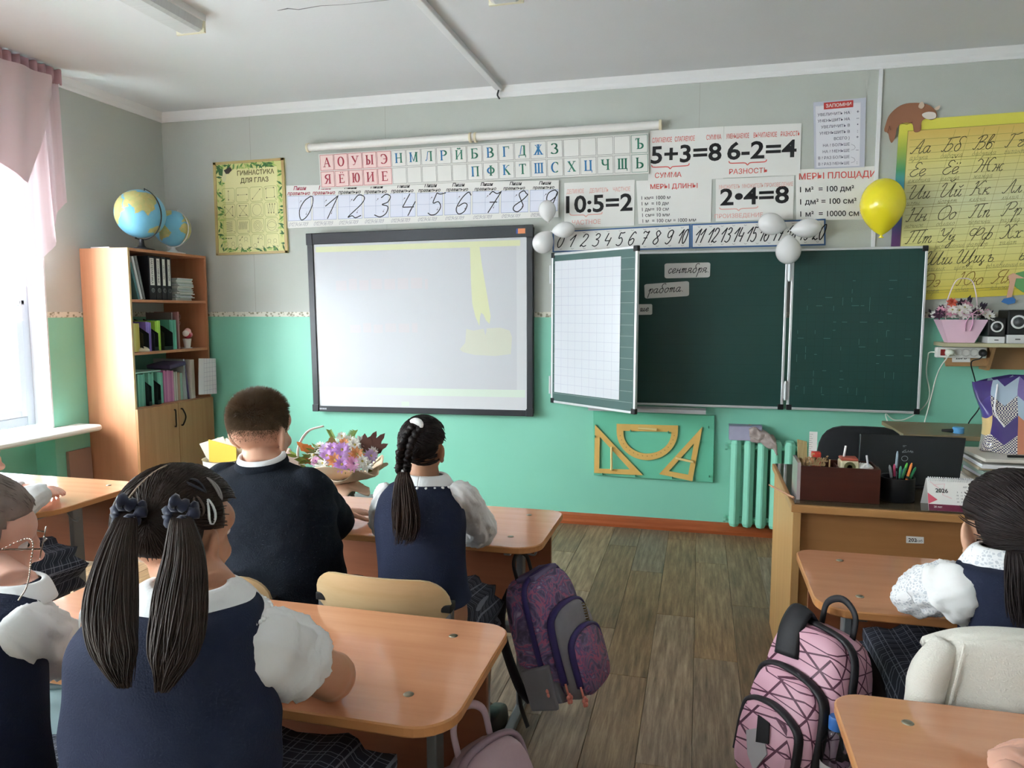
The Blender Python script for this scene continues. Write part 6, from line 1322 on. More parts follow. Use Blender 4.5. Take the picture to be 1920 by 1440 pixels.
# monitor seen from behind? a dark slab with a faint maker's mark, on a foot
m0 = -1.72; A, B = ony(1613, 813, m0), ony(1812, 821, m0-.02); 
t = thing('computer_screen', ((A.x+B.x)/2, m0, TZ), 'black computer screen with a small grey emblem on the teacher desk', 'computer')
MB_ = mat('screen_black', '#0d1014', .35); 
zlow = TZ+.012; q = Q(A, B, (B.x-.03, m0-.06, zlow), (A.x-.01, m0-.04, zlow)); m = MB(); q.slab(m, -.014); m.build('lid', MB_, t, bev=.003)
m = MB(); m.mm((A.x-.01, m0-.06, TZ), (B.x-.03, m0+.2, zlow)); m.build('base', MB_, t, bev=.003)
m = MB(); q.line(m, [(u, v) for u, v in ((.42, .34), (.455, .29), (.45, .34), (.42, .35), (.47, .335), (.475, .30), (.485, .34), (.495, .32), (.5, .3), (.505, .34), (.525, .34), (.52, .315), (.508, .32))], .0022, .0008); q.rect(m, .42, .205, .455, .213, .0008); q.rect(m, .42, .225, .44, .233, .0008); q.line(m, [(.45+.03*math.cos(a), .47+.05*math.sin(a)) for a in [2*PI*k/16 for k in range(16)]], .002, .0008, closed=True); m.build('emblem', mat('emblem_grey', '#8b8f94', .4), t)
# office chair
cx = ony(1620, 810, -1.1).x; zt_ = ony(1600, 797, -1.1).z
t = thing('office_chair', (cx, -1.02, 0), 'black office chair behind the teacher desk', 'chair'); FAB = mat('black_fabric', '#121418', .85)
xl_, xr_ = ony(1533, 820, -1.1).x, ony(1702, 820, -1.1).x; hw = (xr_-xl_)/2; cx = (xl_+xr_)/2
def ob(s):
    P = []
    for a in range(28): an = 2*PI*a/28; X = math.copysign(abs(math.cos(an))**.5, math.cos(an))*hw; Zz = math.copysign(abs(math.sin(an))**.55, math.sin(an))*.26; P.append((cx+X, -1.1-.05*(1-(X/hw)**2)+s, zt_-.26+Zz))
    return P
m = MB(); A_ = ob(-.0); 
def sc(P, k, dy): c_ = Vector((cx, -1.1, zt_-.26)); return [Vector((c_.x+(p[0]-c_.x)*k, p[1]+dy, c_.z+(p[2]-c_.z)*k)) for p in P]
m.loft([sc(A_, .9, -.02), sc(A_, 1, 0), sc(A_, 1, .03), sc(A_, .9, .05)]); m.build('backrest', FAB, t, smooth=True, sharp=50)
m = MB(); m.mm((cx-.24, -1.12, .42), (cx+.24, -.65, .50)); m.build('seat', FAB, t, bev=.03)
m = MB(); m.tube([(cx, -.88, .09), (cx, -.88, .42)], .028, 12); m.tube([(cx, -.9, .41), (cx, -1.1, .5), (cx, -1.09, .75)], .02, 8); m.build('column', RUB, t)
for k in range(5): a = 2*PI*k/5+.3; m = MB(); m.tube([(cx, -.88, .1), (cx+.28*math.cos(a), -.88+.28*math.sin(a), .065)], [.025, .016], 8); m.build('base_arm', RUB, t); m = MB(); m.ell((cx+.28*math.cos(a), -.88+.28*math.sin(a), .028), .027, 10, 6); m.build('castor', RUB, t)
# side table along the wall on the right
ztb = ony(1760, 814, -.62).z; sx0 = ony(1690, 814, -.62).x
t = thing('side_table', (2.7, -.35, 0), 'olive-brown table along the wall behind the computer screen', 'table'); OL = mat('olive_top', '#86775a', .4)
m = MB(); m.mm((sx0, -.66, ztb-.025), (XR-.05, -.17, ztb)); m.build('table_top', OL, t, bev=.003)
for x in (sx0+.03, XR-.12): m = MB(); m.mm((x, -.6, 0), (x+.02, -.2, ztb-.025)); m.build('side_panel', TD2, t)
m = MB(); pc = ony(1801, 818, -.6); m.lathe([(.026, 0), (.028, .004), (.028, .03), (.024, .034)], (pc.x, -.56, ztb), 20); m.build('bottle_cap', mat('sky_blue_plastic', '#5fa3d8', .35), smooth=True, sharp=35, label='light blue round cap on the side table', cat='cap')
m = MB(); pa = ony(1770, 814, -.6); m.tube([(pa.x, -.56, ztb+.012), (pa.x+.05, -.56, ztb+.012), (pa.x+.06, -.56, ztb+.012), (pa.x+.10, -.56, ztb+.012)], [.007, .011, .011, .006], 8); m.build('cable_plug', RUB, smooth=True, label='short black cable plug lying on the side table', cat='plug')
# paper stacks, ring notebook, pens and gift bag on the right of the desk
rr = random.Random(8); sx = ony(1815, 880, -1.66).x; zz = TZ
cols = [mat('stack%d' % k, c, .6) for k, c in enumerate(('#d8d5cd', '#9c8f7c', '#c9c7cf', '#8fa39a', '#b4a78f', '#d9d9dc', '#7d7a70', '#cfcbc2'))]
for k, th in enumerate((.028, .02, .018, .02, .012, .016, .01, .014)):
    m = MB(); m.box((sx+.19+rr.uniform(-.012, .012), -1.66+rr.uniform(-.015, .015), zz+th/2), (.36, .27, th-.001), Matrix.Rotation(rr.uniform(-.05, .05), 3, 'Z')); m.build('paper_folder', cols[k], bev=.002, label=['thick white paper block at the bottom of the desk stack', 'brown folder second from the bottom of the desk stack', 'lilac grey folder in the lower half of the desk stack', 'green grey folder in the middle of the desk stack', 'tan folder in the middle of the desk stack', 'white curled paper folder in the upper half of the desk stack', 'dark grey folder just under the top of the desk stack', 'pale notebook on top of the desk stack under the gift bag'][k], cat='folder', group='paper stack on the teacher desk'); zz += th
stick((sx+.10, -1.76, zz+.005), (sx+.3, -1.74, zz+.006), .005, INK, 'pen', 'black pen lying on the paper stack before the gift bag', 'pen', None)
m = MB(); m.box((sx+.30, -1.72, zz+.009), (.1, .03, .016), Matrix.Rotation(.2, 3, 'Z')); m.build('stapler', RUB, bev=.004, label='black stapler on the paper stack at the right edge', cat='stapler')
# gift bag
def bagmat():
    m, n, l, p = nmat('geometric_gift_print'); tc = n.new('ShaderNodeTexCoord'); sx_ = n.new('ShaderNodeSeparateXYZ'); l.new(tc.outputs['Object'], sx_.inputs[0])
    def mth(op, a, b=None):
        q = n.new('ShaderNodeMath'); q.operation = op
        for i, v in enumerate((a, b)):
            if v is None: continue
            if isinstance(v, (int, float)): q.inputs[i].default_value = v
            else: l.new(v, q.inputs[i])
        return q.outputs[0]
    u = mth('MULTIPLY', sx_.outputs['X'], 11.); tri = mth('PINGPONG', u, .5); v = mth('MULTIPLY', sx_.outputs['Z'], 13.); zz_ = mth('ADD', v, mth('MULTIPLY', tri, 1.1))
    cell = mth('FLOOR', zz_); cu = mth('FLOOR', mth('MULTIPLY', u, 1.)); cb_ = n.new('ShaderNodeCombineXYZ'); l.new(cell, cb_.inputs[0]); l.new(cu, cb_.inputs[1])
    wn = n.new('ShaderNodeTexWhiteNoise'); l.new(cb_.outputs[0], wn.inputs[0]); cr = n.new('ShaderNodeValToRGB'); cr.color_ramp.interpolation = 'CONSTANT'; e = cr.color_ramp.elements
    cs = ['#4b3f7c', '#a9bccf', '#34305c', '#7e6fa8', '#c47f62', '#c3d2dc', '#51468a', '#d6b982']
    e[0].color = rgb(cs[0]); e[1].position = .9; e[1].color = rgb(cs[7])
    for k in range(1, 7): q = e.new(k/8); q.color = rgb(cs[k])
    l.new(wn.outputs[0], cr.inputs[0]); ck = n.new('ShaderNodeTexChecker'); ck.inputs['Scale'].default_value = 190; ck.inputs[2].default_value = (.9, .88, .8, 1); l.new(tc.outputs['Object'], ck.inputs[0])
    mx = n.new('ShaderNodeMixRGB'); gt = mth('GREATER_THAN', mth('FRACT', mth('MULTIPLY', wn.outputs[0], 7.3)), .62); fc_ = mth('MULTIPLY', gt, mth('SUBTRACT', 1., ck.outputs['Fac'])); l.new(fc_, mx.inputs[0]); l.new(cr.outputs[0], mx.inputs[1]); mx.inputs[2].default_value = rgb('#dcd7cb'); l.new(mx.outputs[0], p.inputs['Base Color']); p.inputs['Roughness'].default_value = .14; return m
gx0, gx1 = ony(1838, 838, -1.62).x, ony(1838, 838, -1.62).x+.26; gz0 = zz+.001; gz1 = ony(1860, 703, -1.62).z
def gb(u, v):
    a = 2*PI*u; X = math.copysign(abs(math.cos(a))**.45, math.cos(a)); Y = math.copysign(abs(math.sin(a))**.45, math.sin(a))
    cx_ = (gx0+gx1)/2-.02*v+.012*math.sin(v*5); hwid = (gx1-gx0)/2*(1+.08*v-.06*math.sin(v*PI)); d_ = .055*(1-.55*v)+.012*math.sin(v*7+u*9)
    return Vector((cx_+X*hwid, -1.62+Y*d_+.01*math.sin(v*9), gz0+(gz1-gz0)*v*(1-.10*max(0, -X)*v)+.008*noise.noise(Vector((u*9, v*6, 1)))))
m = MB(); m.grid(gb, 64, 16); m.build('gift_bag', bagmat(), smooth=True, label='shiny gift bag with purple and blue zigzag print on the paper stack', cat='gift bag'); bg = [o for o in COL.objects if o.name == 'gift_bag'][0]
m = MB(); hx = (gx0+gx1)/2; m.tube(smoothpath([(hx-.09, -1.64, gz1-.03), (hx-.1, -1.66, gz1-.14), (hx-.07, -1.68, gz1-.2)], 6), .003, 6); m.build('cord_handle', mat('white_cord', '#e0e0e4', .5), bg)
# ---------------------------------------------------------------- people
def skinmat(name, c): return mat(name, c, .5, sub=.12, noise_=(14, c, .2), spec=.35)
NAVY = mat('navy_wool', '#1f2538', .85, noise_=(4, '#262c41', .3), bump=(320, .25), spec=.2)
NAVYK = mat('navy_knit', '#141a24', .88, noise_=(5, '#19202b', .3), bump=(260, .5), spec=.2)
COTTON = mat('white_cotton', '#e8e8e8', .75, noise_=(3, '#e0e1e1', .3), bump=(22, .5))
def lacemat():
    m, n, l, p = nmat('white_lace'); tc = n.new('ShaderNodeTexCoord'); vo = n.new('ShaderNodeTexVoronoi'); vo.feature = 'DISTANCE_TO_EDGE'; vo.inputs['Scale'].default_value = 120; l.new(tc.outputs['Object'], vo.inputs['Vector'])
    v2 = n.new('ShaderNodeTexVoronoi'); v2.inputs['Scale'].default_value = 26; l.new(tc.outputs['Object'], v2.inputs['Vector'])
    cr = n.new('ShaderNodeValToRGB'); cr.color_ramp.elements[0].position = .1; cr.color_ramp.elements[0].color = rgb('#e9eaec'); cr.color_ramp.elements[1].position = .22; cr.color_ramp.elements[1].color = rgb('#c3c7ce'); l.new(vo.outputs['Distance'], cr.inputs[0])
    c2 = n.new('ShaderNodeValToRGB'); c2.color_ramp.elements[0].position = .32; c2.color_ramp.elements[0].color = (0, 0, 0, 1); c2.color_ramp.elements[1].position = .36; l.new(v2.outputs['Distance'], c2.inputs[0])
    mx = n.new('ShaderNodeMixRGB'); l.new(c2.outputs[0], mx.inputs[0]); mx.inputs[1].default_value = rgb('#e6e7e9'); l.new(cr.outputs[0], mx.inputs[2]); l.new(mx.outputs[0], p.inputs['Base Color']); p.inputs['Roughness'].default_value = .8
    b = n.new('ShaderNodeBump'); b.inputs['Strength'].default_value = .5; b.inputs['Distance'].default_value = .003; l.new(mx.outputs[0], b.inputs['Height']); l.new(b.outputs[0], p.inputs['Normal']); return m
LACE = lacemat()
def hairmat(name, c1, c2): return mat(name, c1, .5, noise_=(30, c2, .3), spec=.18)
def plaidmat():
    m, n, l, p = nmat('navy_plaid'); tc = n.new('ShaderNodeTexCoord'); sx = n.new('ShaderNodeSeparateXYZ'); l.new(tc.outputs['Object'], sx.inputs[0])
    def mth(op, a, b=None):
        q = n.new('ShaderNodeMath'); q.operation = op
        for i, v in enumerate((a, b)):
            if v is None: continue
            if isinstance(v, (int, float)): q.inputs[i].default_value = v
            else: l.new(v, q.inputs[i])
        return q.outputs[0]
    def ln(v, k, w_, o=0): return mth('LESS_THAN', mth('FRACT', mth('ADD', mth('MULTIPLY', v, k), 10.+o)), w_)
    a = mth('ADD', sx.outputs['X'], mth('MULTIPLY', sx.outputs['Z'], .35)); b = mth('SUBTRACT', sx.outputs['Y'], sx.outputs['Z'])
    s = mth('MAXIMUM', mth('MAXIMUM', ln(a, 26, .07), ln(a, 26, .05, .3)), mth('MAXIMUM', ln(b, 26, .07), ln(b, 26, .05, .3)))
    mx = n.new('ShaderNodeMixRGB'); l.new(s, mx.inputs[0]); mx.inputs[1].default_value = rgb('#171c2b'); mx.inputs[2].default_value = rgb('#6a6c78'); l.new(mx.outputs[0], p.inputs['Base Color']); p.inputs['Roughness'].default_value = .85; return m
PLAID = plaidmat()
def ring(c, rx, ry, n=40, p=2.35, wr=0, seed=0, fr=7):
    R_ = []
    for k in range(n):
        a = 2*PI*k/n; ca, sa = math.cos(a), math.sin(a)
        X = math.copysign(abs(ca)**(2/p), ca); Y = math.copysign(abs(sa)**(2/p), sa); f = 1
        if wr: f = 1+wr*1.5*(.4-abs(noise.noise(Vector((ca*1.8, sa*1.8+c[2]*4, c[2]*fr+seed)))*1.6))
        R_.append(Vector((c[0]+rx*X*f, c[1]+ry*Y*f, c[2])))
    return R_
def tr(Y, rows): return [(ony((L+R_)/2, py, Y+(e[0] if e else 0)).z, ony((L+R_)/2, py, Y).x, Y+(e[0] if e else 0), (ony(R_, py, Y).x-ony(L, py, Y).x)/2, ry) for py, L, R_, ry, *e in rows]
def rowloft(rows, n=40, k=5, sc=1, wr=0, seed=0, p=2.35, fr=7):
    P = smoothpath([(a, 0, 0) for a, *_ in rows], k); 
    cols = [smoothpath([(r[i], 0, 0) for r in rows], k) for i in range(5)]
    return [ring((cols[1][j].x, cols[2][j].x, cols[0][j].x), max(.004, cols[3][j].x*sc), max(.004, cols[4][j].x*sc), n, p, wr, seed, fr) for j in range(len(P))]
def remesh_build(mb, name, m, parent, vox=.005, sm=3):
    o = mb.build(name, m, None, local=True)
    q = o.modifiers.new('r', 'REMESH'); q.mode = 'VOXEL'; q.voxel_size = vox; q.use_smooth_shade = True
    q = o.modifiers.new('s', 'SMOOTH'); q.factor = .5; q.iterations = sm
    dg = bpy.context.evaluated_depsgraph_get(); me = bpy.data.meshes.new_from_object(o.evaluated_get(dg)); old = o.data
    o.modifiers.clear(); o.data = me; bpy.data.meshes.remove(old); me.name = name
    me.transform(Matrix.Translation(-worigin(parent))); me.polygons.foreach_set('use_smooth', [True]*len(me.polygons)); 
    if not me.materials: me.materials.append(m)
    o.parent = parent; return o
def hand(mb, wr, d, up, side, s=1, curl=.5, spread=.1):
    """wr wrist, d pointing along the hand, up = back of the hand, side=+1: thumb to the left of d seen from above"""
    wr = Vector(wr); d = Vector(d).normalized(); up = Vector(up); up = (up-d*up.dot(d)).normalized(); lat = up.cross(d)*side   # towards the thumb
    rot = Matrix((d, lat, up)).transposed()
    mb.ell(wr+d*.04*s, (.05*s, .036*s, .015*s), 14, 10, rot)
    for k, (o, L) in enumerate(((.027, .062), (.009, .07), (-.009, .064), (-.026, .05))):
        b = wr+d*.07*s+lat*o*s; dd = (d+lat*(o/.027*spread)).normalized(); P = [b-dd*.02*s, b]; c = curl*.45
        for j, f in enumerate((.45, .32, .25)):
            dd = (dd*math.cos(c)-up*math.sin(c)).normalized() if j == 0 else (Matrix.Rotation(-c*1.3, 3, lat*side) @ dd if False else (dd*math.cos(c*1.2)-(up*dd.dot(d)+d*up.dot(-dd)*-1).normalized()*math.sin(c*1.2)).normalized())
            P.append(P[-1]+dd*L*f*s)
        mb.tube(P, [.0085*s, .0085*s, .008*s, .0075*s, .0055*s], 8)
    b = wr+d*.02*s+lat*.026*s; mb.tube([b, b+(d*.6+lat*.8)*.028*s, b+(d*.9+lat*.75-up*.2)*.052*s, b+(d*1.2+lat*.6-up*.3)*.068*s], [.012*s, .0105*s, .009*s, .006*s], 8)
def arm(mb, sh, el, wr, r=(.045, .038, .026), hd=None, up=(0, 0, 1), side=1, curl=.5, hs=1):
    sh, el, wr = Vector(sh), Vector(el), Vector(wr)
    P = smoothpath([sh, sh.lerp(el, .5), el, el.lerp(wr, .5), wr], 4); n = len(P)-1
    R_ = [lerp(r[0], r[1], min(1, i/n*2)) if i < n/2 else lerp(r[1], r[2], (i/n-.5)*2) for i in range(n+1)]
    mb.tube(P, R_, 14); mb.ell(el, r[1]*1.02, 12, 8); mb.ell(sh, r[0]*1.05, 12, 8)
    hand(mb, wr, hd or (wr-el), up, side, hs, curl)
class Head:
    def __init__(s, c, w=.152, d=.182, h=.215, yaw=0, pitch=0, roll=0):
        s.c = Vector(c); s.w, s.d, s.h = w, d, h; s.k = h/.215; s.R = Matrix.Rotation(yaw, 3, 'Z') @ Matrix.Rotation(roll, 3, 'Y') @ Matrix.Rotation(pitch, 3, 'X')
    def p(s, x, y, z): return s.c+s.R @ Vector((x, y, z))
    def add(s, mb):
        k, w, d = s.k, s.w, s.d; E = lambda x, y, z, r, rot=None: mb.ell(s.p(x, y, z), r, 20, 14, s.R @ rot if rot is not None else s.R)
        E(0, -.012*k, .026*k, (w/2, d/2, .085*k)); E(0, .022*k, -.03*k, (w*.40, d*.385, .075*k)); E(0, .058*k, -.078*k, (.03*k, .026*k, .024*k)); E(0, .05*k, .03*k, (w*.4, .042*k, .04*k))
        E(0, .096*k, -.02*k, (.013*k, .016*k, .013*k)); E(0, .088*k, -.004*k, (.008*k, .013*k, .024*k)); E(0, .086*k, -.05*k, (.021*k, .009*k, .005*k)); E(0, .084*k, -.058*k, (.018*k, .009*k, .006*k))
        for q in (-1, 1):
            rt = Matrix.Rotation(q*.75, 3, 'Z') @ Matrix.Rotation(.15, 3, 'X')
            E(q*(w/2+.006*k), -.008*k, -.016*k, (.010*k, .025*k, .035*k), rt); E(q*(w/2+.004*k), .0, -.045*k, (.009*k, .011*k, .012*k), rt); E(q*.032*k, .066*k, -.032*k, (.021*k, .02*k, .021*k))
    def eyes(s, par):
        k = s.k
        for q in (-1, 1):
            m = MB(); m.ell(s.p(q*.03*k, .073*k, .006*k), .0105*k, 12, 8, mi=0); m.ell(s.p(q*.03*k, .0805*k, .006*k), .0048*k, 10, 6, mi=1); m.build('eye', [mat('eye_white', '#e4e0dc', .2), mat('eye_dark', '#2a1c14', .15)], par, smooth=True)
    def sd(s, a, e):
        """scalp point: a azimuth from the back (0) towards the right (+), e elevation"""
        v = Vector((math.sin(a)*math.cos(e), -math.cos(a)*math.cos(e), math.sin(e))); return v
    def scalp(s, v, g=1.0, o=0): k = s.k; return s.p(v.x*(s.w/2*g+o), -.012*k+v.y*(s.d/2*g+o), .026*k+v.z*(.085*k*g+o))
    def cap(s, name, m, par, th=.012, low=-.62, face=.32, hl=.42, solid=.002, ears=True):
        """hair shell over the cranium; open at the face"""
        mb = MB(); nu, nv = 72, 40; ok = {}
        V, idx, F = [], {}, []
        def lo_(v): return low if v.y < .05 else lerp(low, -.15, min(1, max(0, (v.y-.05)/.3)))
        def inside(v): return not (v.y > face and v.z < hl) and v.z > lo_(v) and not (ears and abs(v.x) > .84 and v.z < -.06 and v.y > -.2)
        def edge(v): return max(.12, min(1, min(max(face-v.y, v.z-hl), (v.z-lo_(v))*2.8, max(.84-abs(v.x), v.z+.06, -.2-v.y) if ears else 1)/.22))
        def vid(i, j):
            key = (i % nu, j)
            if key not in idx:
                a, e = 2*PI*(i % nu)/nu, -PI/2+PI*(j/nv); v = s.sd(a, e); n_ = noise.noise(v*4)*.0035+noise.noise(Vector((v.x*18, v.y*18, v.z*5)))*.0022
                idx[key] = len(V); V.append(s.scalp(v, 1, (th+n_)*edge(v)))
            return idx[key]
        for j in range(nv):
            for i in range(nu):
                v = s.sd(2*PI*(i+.5)/nu, -PI/2+PI*(j+.5)/nv)
                if inside(v): F.append((vid(i, j), vid(i+1, j), vid(i+1, j+1), vid(i, j+1)))
        mb.add(V, F); return mb.build(name, m, par, smooth=True, solid=solid)
    def combed(s, name, m, par, ties, n=260, r=.0014, th=.015, seed=1, face=.35, low=-.6, part=None):
        """strands lying on the scalp, drawn to the tie points (unit directions)"""
        rr = random.Random(seed); mb = MB(); c = 0
        while c < n:
            v = Vector((rr.gauss(0, 1), rr.gauss(0, 1), rr.gauss(0, 1))).normalized()
            if (v.y > face-.1 and v.z < .4) or v.z < low or (abs(v.x) > .82 and v.z < -.02 and v.y > -.24): continue
            t_ = ties(v).normalized(); P = []; wob = rr.uniform(-.06, .06)
            for j in range(9):
                q = v.lerp(t_, j/8); 
                if q.length < .05: break
                q = q.normalized(); q = (q+Vector((wob, wob, -wob))*math.sin(PI*j/8)*.5).normalized(); P.append(s.scalp(q, 1, th+rr.uniform(-.001, .001)))
            if len(P) > 3: mb.tube(P, [r*.5]+[r]*(len(P)-1), 4); c += 1
        return mb.build(name, m, par, smooth=True, kind='stuff')
def tail(name, m, par, rows, n=220, r=.0019, seed=1, wave=.012, core=.9, taper=True):
    """a hanging tail of hair: rows (centre, half width x, half depth y)"""
    rr = random.Random(seed); mb = MB(); C = [smoothpath([r_[0] for r_ in rows], 4), [q.x for q in smoothpath([(r_[1], 0, 0) for r_ in rows], 4)], [q.x for q in smoothpath([(r_[2], 0, 0) for r_ in rows], 4)]]; N = len(C[0])
    co = MB(); mb.loft([[C[0][i]+Vector((C[1][i]*core*(1-.92*(i/(N*.9))**2.5)*math.cos(2*PI*k/14), C[2][i]*core*(1-.92*(i/(N*.9))**2.5)*math.sin(2*PI*k/14), 0)) for k in range(14)] for i in range(int(N*.9))])
    for _ in range(n):
        a = rr.uniform(0, 2*PI); q = math.sqrt(rr.uniform(.25, 1)); x, y = q*math.cos(a), q*math.sin(a); ph = rr.uniform(0, 6); end = rr.uniform(.66, 1); P, R_ = [], []
        for i in range(N):
            t_ = i/(N-1)
            if t_ > end: break
            w_ = min(wave, C[1][i]*.45)*math.sin(t_*5+ph)*t_; P.append(C[0][i]+Vector((C[1][i]*x+w_, C[2][i]*y+w_*.5, 0))); R_.append(r*(1-.75*max(0, t_/end-.7)/.3))
        if len(P) > 3: mb.tube(P, R_, 4)
    return mb.build(name, m, par, smooth=True, kind='stuff')
def sleeve(name, m, par, path, rad, n=44, k=8, wr=.05, seed=0, gather=None, flat=1):
    """cloth tube along path; gather=(where, amount) ruffles"""
    P = smoothpath(path, k); R_ = [q.x for q in smoothpath([(a, 0, 0) for a in rad], k)]; N = len(P); mb = MB(); mb.tube(P, R_, n); 
    for i in range(N):
        for j in range(n):
            q = mb.v[i*n+j]; d = q-P[i]; ca, sa = math.cos(j*2*PI/n), math.sin(j*2*PI/n); f = 1+wr*2.6*(.35-abs(noise.noise(Vector((ca*2.6, sa*2.6, i*.09+seed)))*2))+wr*2.0*(.3-abs(noise.noise(Vector((ca*1.3+i*.12, sa*1.3, i*.30+seed+9)))*2))
            f = min(1.14, max(.9, f))
            if gather:
                g = max(0, (i/(N-1)-gather[0])/(1-gather[0])); f += gather[1]*g*math.sin(j*2*PI/n*9+math.sin(i))
            mb.v[i*n+j] = P[i]+d*f
    return mb.build(name, m, par, smooth=True)
def cloth_torso(name, m, par, rows, wr=.03, seed=0, p=2.35, n=56, k=7, fr=7):
    mb = MB(); mb.loft(rowloft(rows, n, k, 1, wr, seed, p, fr)); return mb.build(name, m, par, smooth=True)
def skirt(name, m, par, x, y0, y1, z, w=.2, h=.13, pleat=.05):
    mb = MB(); R_ = []
    for j in range(15):
        t_ = j/14; yy = lerp(y0, y1, t_); ww = w*(.72+.38*math.sin(min(1, t_*1.6)*PI/2)); hh = h*(1-.12*t_); zc = z+hh*.5-.01*t_
        R_.append([Vector((x+ww*math.copysign(abs(math.cos(a))**.7, math.cos(a))*(1+pleat*math.sin(a*11)*t_), yy+.01*math.sin(a*11)*t_, max(z-.05*t_, zc+hh*.75*math.copysign(abs(math.sin(a))**.8, math.sin(a))*(1+pleat*math.sin(a*11+1)*t_)))) for a in [2*PI*k/44 for k in range(44)]])
    mb.loft(R_); return mb.build(name, m, par, smooth=True)
def legs(mb, x, y, z=.45, w=.075, knee=.36, r=(.07, .055, .038), splay=.03):
    for s in (-1, 1):
        mb.tube(smoothpath([(x+s*w, y-.03, z+.03), (x+s*w, y+knee*.5, z+.035), (x+s*(w+splay), y+knee, z+.01), (x+s*(w+splay), y+knee+.02, z*.5), (x+s*(w+splay), y+knee-.01, .07)], 5), [lerp(r[0], r[1], min(1, i/10)) if i <= 10 else lerp(r[1], r[2], (i-10)/10) for i in range(21)], 12)
        mb.ell((x+s*(w+splay), y+knee+.05, .045), (.036, .1, .035), 12, 8)
def shoes(par, x, y, w=.075, knee=.36, splay=.03, col='#16161a', sock=None):
    for s in (-1, 1):
        m = MB(); m.loft([ring((x+s*(w+splay), y+knee+.05+dy, z), rx, ry, 20, 2.6) for z, rx, ry, dy in ((.002, .042, .112, 0), (.02, .045, .116, 0), (.05, .043, .108, 0), (.075, .036, .07, -.03), (.1, .038, .05, -.06))]); m.build('shoe', mat('shoe'+col, col, .4), par, smooth=True)
        if sock: sleeve('sock', sock, par, [(x+s*(w+splay), y+knee-.01, .08), (x+s*(w+splay), y+knee+.02, .2), (x+s*(w+splay), y+knee+.01, .3)], [.045, .05, .056], wr=.01)
def collar(name, m, par, c, rin, rout, drop, n=48, frill=.0, a0=0, a1=2*PI, sq=.75):
    def f(u, v):
        a = lerp(a0, a1, u)-PI/2; r = lerp(rin, rout, v)*(1+(frill*math.sin(u*n*1.7)*max(0, v-.7)/.3)); return Vector((c[0]+r*math.cos(a)*1.12, c[1]+r*math.sin(a)*sq, c[2]-drop*v**1.5+.008*math.sin(v*PI)))
    mb = MB(); mb.grid(f, n*3, 8); return mb.build(name, m, par, smooth=True, solid=.004)
def fithead(cx, top, W, Y, th=.014, asp=1, **kw):
    """head whose hair is W photograph pixels wide with its crown at (cx, top), standing at depth Y"""
    q = ony(cx, top, Y); dist = (q-CAM).dot(FW); w_ = W*dist/FPX-2*th; k = w_/.152*asp
    return Head(q-Vector((0, 0, .111*k+th)), w_, .182*k/asp**.5, .215*k, **kw)
def p3(L): return [ony(x, y, Y_) for x, y, Y_ in L]
def pxm(r, P): return r*(P-CAM).dot(FW)/FPX
def pxsleeve(name, m, par, L, R_, **k): P = p3(L); return sleeve(name, m, par, P, [pxm(a, b) for a, b in zip(R_, P)], **k)
def person(label, loc): return thing('person', loc, label, 'person')
# --- girl with two ponytails (foreground)
Y = -3.99; SK1 = skinmat('skin_warm', '#bd8a6e'); H1 = hairmat('hair_dark_brown', '#1f1815', '#372a24')
HD = fithead(333, 870, 206, -3.87, .016, .94, yaw=-.16, pitch=-.2); hc = HD.c
root = person('girl with two dark ponytails and white puff sleeves, back to the camera', (ony(330, 1400, Y).x, Y, 0)); hx = root.location.x
rows = tr(Y, [(1092, 322, 396, .045, .05), (1112, 285, 430, .06, .04), (1130, 225, 452, .08, .025), (1160, 182, 462, .1, .01), (1210, 160, 466, .11), (1280, 156, 474, .12), (1345, 158, 492, .13), (1440, 170, 492, .135)])
zl, cx_, cy_, rx_, ry_ = rows[-1]
rows += [(zl-.08, cx_, cy_, rx_*1.0, .14), (.50, cx_, cy_+.01, rx_*1.08, .15), (.42, cx_, cy_+.03, rx_*1.15, .17)]
b = MB(); b.loft(rowloft(rows, 32, 4, .93)); b.tube([hc+Vector((0, -.01, -.04)), (cx_+.03, Y+.05, rows[0][0]-.03)], [.05, .058], 16); HD.add(b)
shR = ony(474, 1206, Y+.05); el = onz(622, 1268, .762); wr = Vector((el.x-.20, el.y+.15, .74))
arm(b, shR, el, wr, (.036, pxm(45, el), .032), up=(0, 0, 1), side=1, curl=.3)
shL = Vector((ony(170, 1200, Y).x, Y+.05, shR.z)); elL = Vector((shL.x-.02, -3.84, .75)); wrL = Vector((elL.x+.17, -3.68, .735)); arm(b, shL, elL, wrL, (.05, .045, .032), side=-1, curl=.3)
legs(b, hx, Y, .44, .085, .36, (.085, .07, .048)); remesh_build(b, 'body', SK1, root, .005); HD.eyes(root)
cloth_torso('vest', NAVY, root, rows, .02, 3)
cc = ony(358, 1092, Y+.04); collar('collar', COTTON, root, (cc.x, cc.y, cc.z-.002), .052, .112, .046, frill=.015, sq=.85)
mb = MB()
for k in range(64): a = 2*PI*k/64-PI/2; mb.ell((cc.x+.114*math.cos(a)*1.12, cc.y+.114*math.sin(a)*.85, cc.z-.048), (.006, .006, .004), 6, 4)
mb.build('lace_edging', COTTON, root, smooth=True, kind='stuff')
ye = el.y
pxsleeve('puff_sleeve', COTTON, root, [(455, 1198, Y+.05), (480, 1208, Y+.05), (515, 1222, lerp(Y+.05, ye, .3)), (550, 1238, lerp(Y+.05, ye, .5)), (574, 1249, lerp(Y+.05, ye, .66))], [50, 70, 78, 74, 56], wr=.07, gather=(.55, .03), seed=2)
sleeve('puff_sleeve', COTTON, root, [shL+Vector((.03, .0, .03)), shL+Vector((.0, 0, .01)), shL.lerp(elL, .4), shL.lerp(elL, .68), shL.lerp(elL, .76)], [.04, .052, .056, .052, .046], wr=.07, gather=(.5, .035), seed=5)
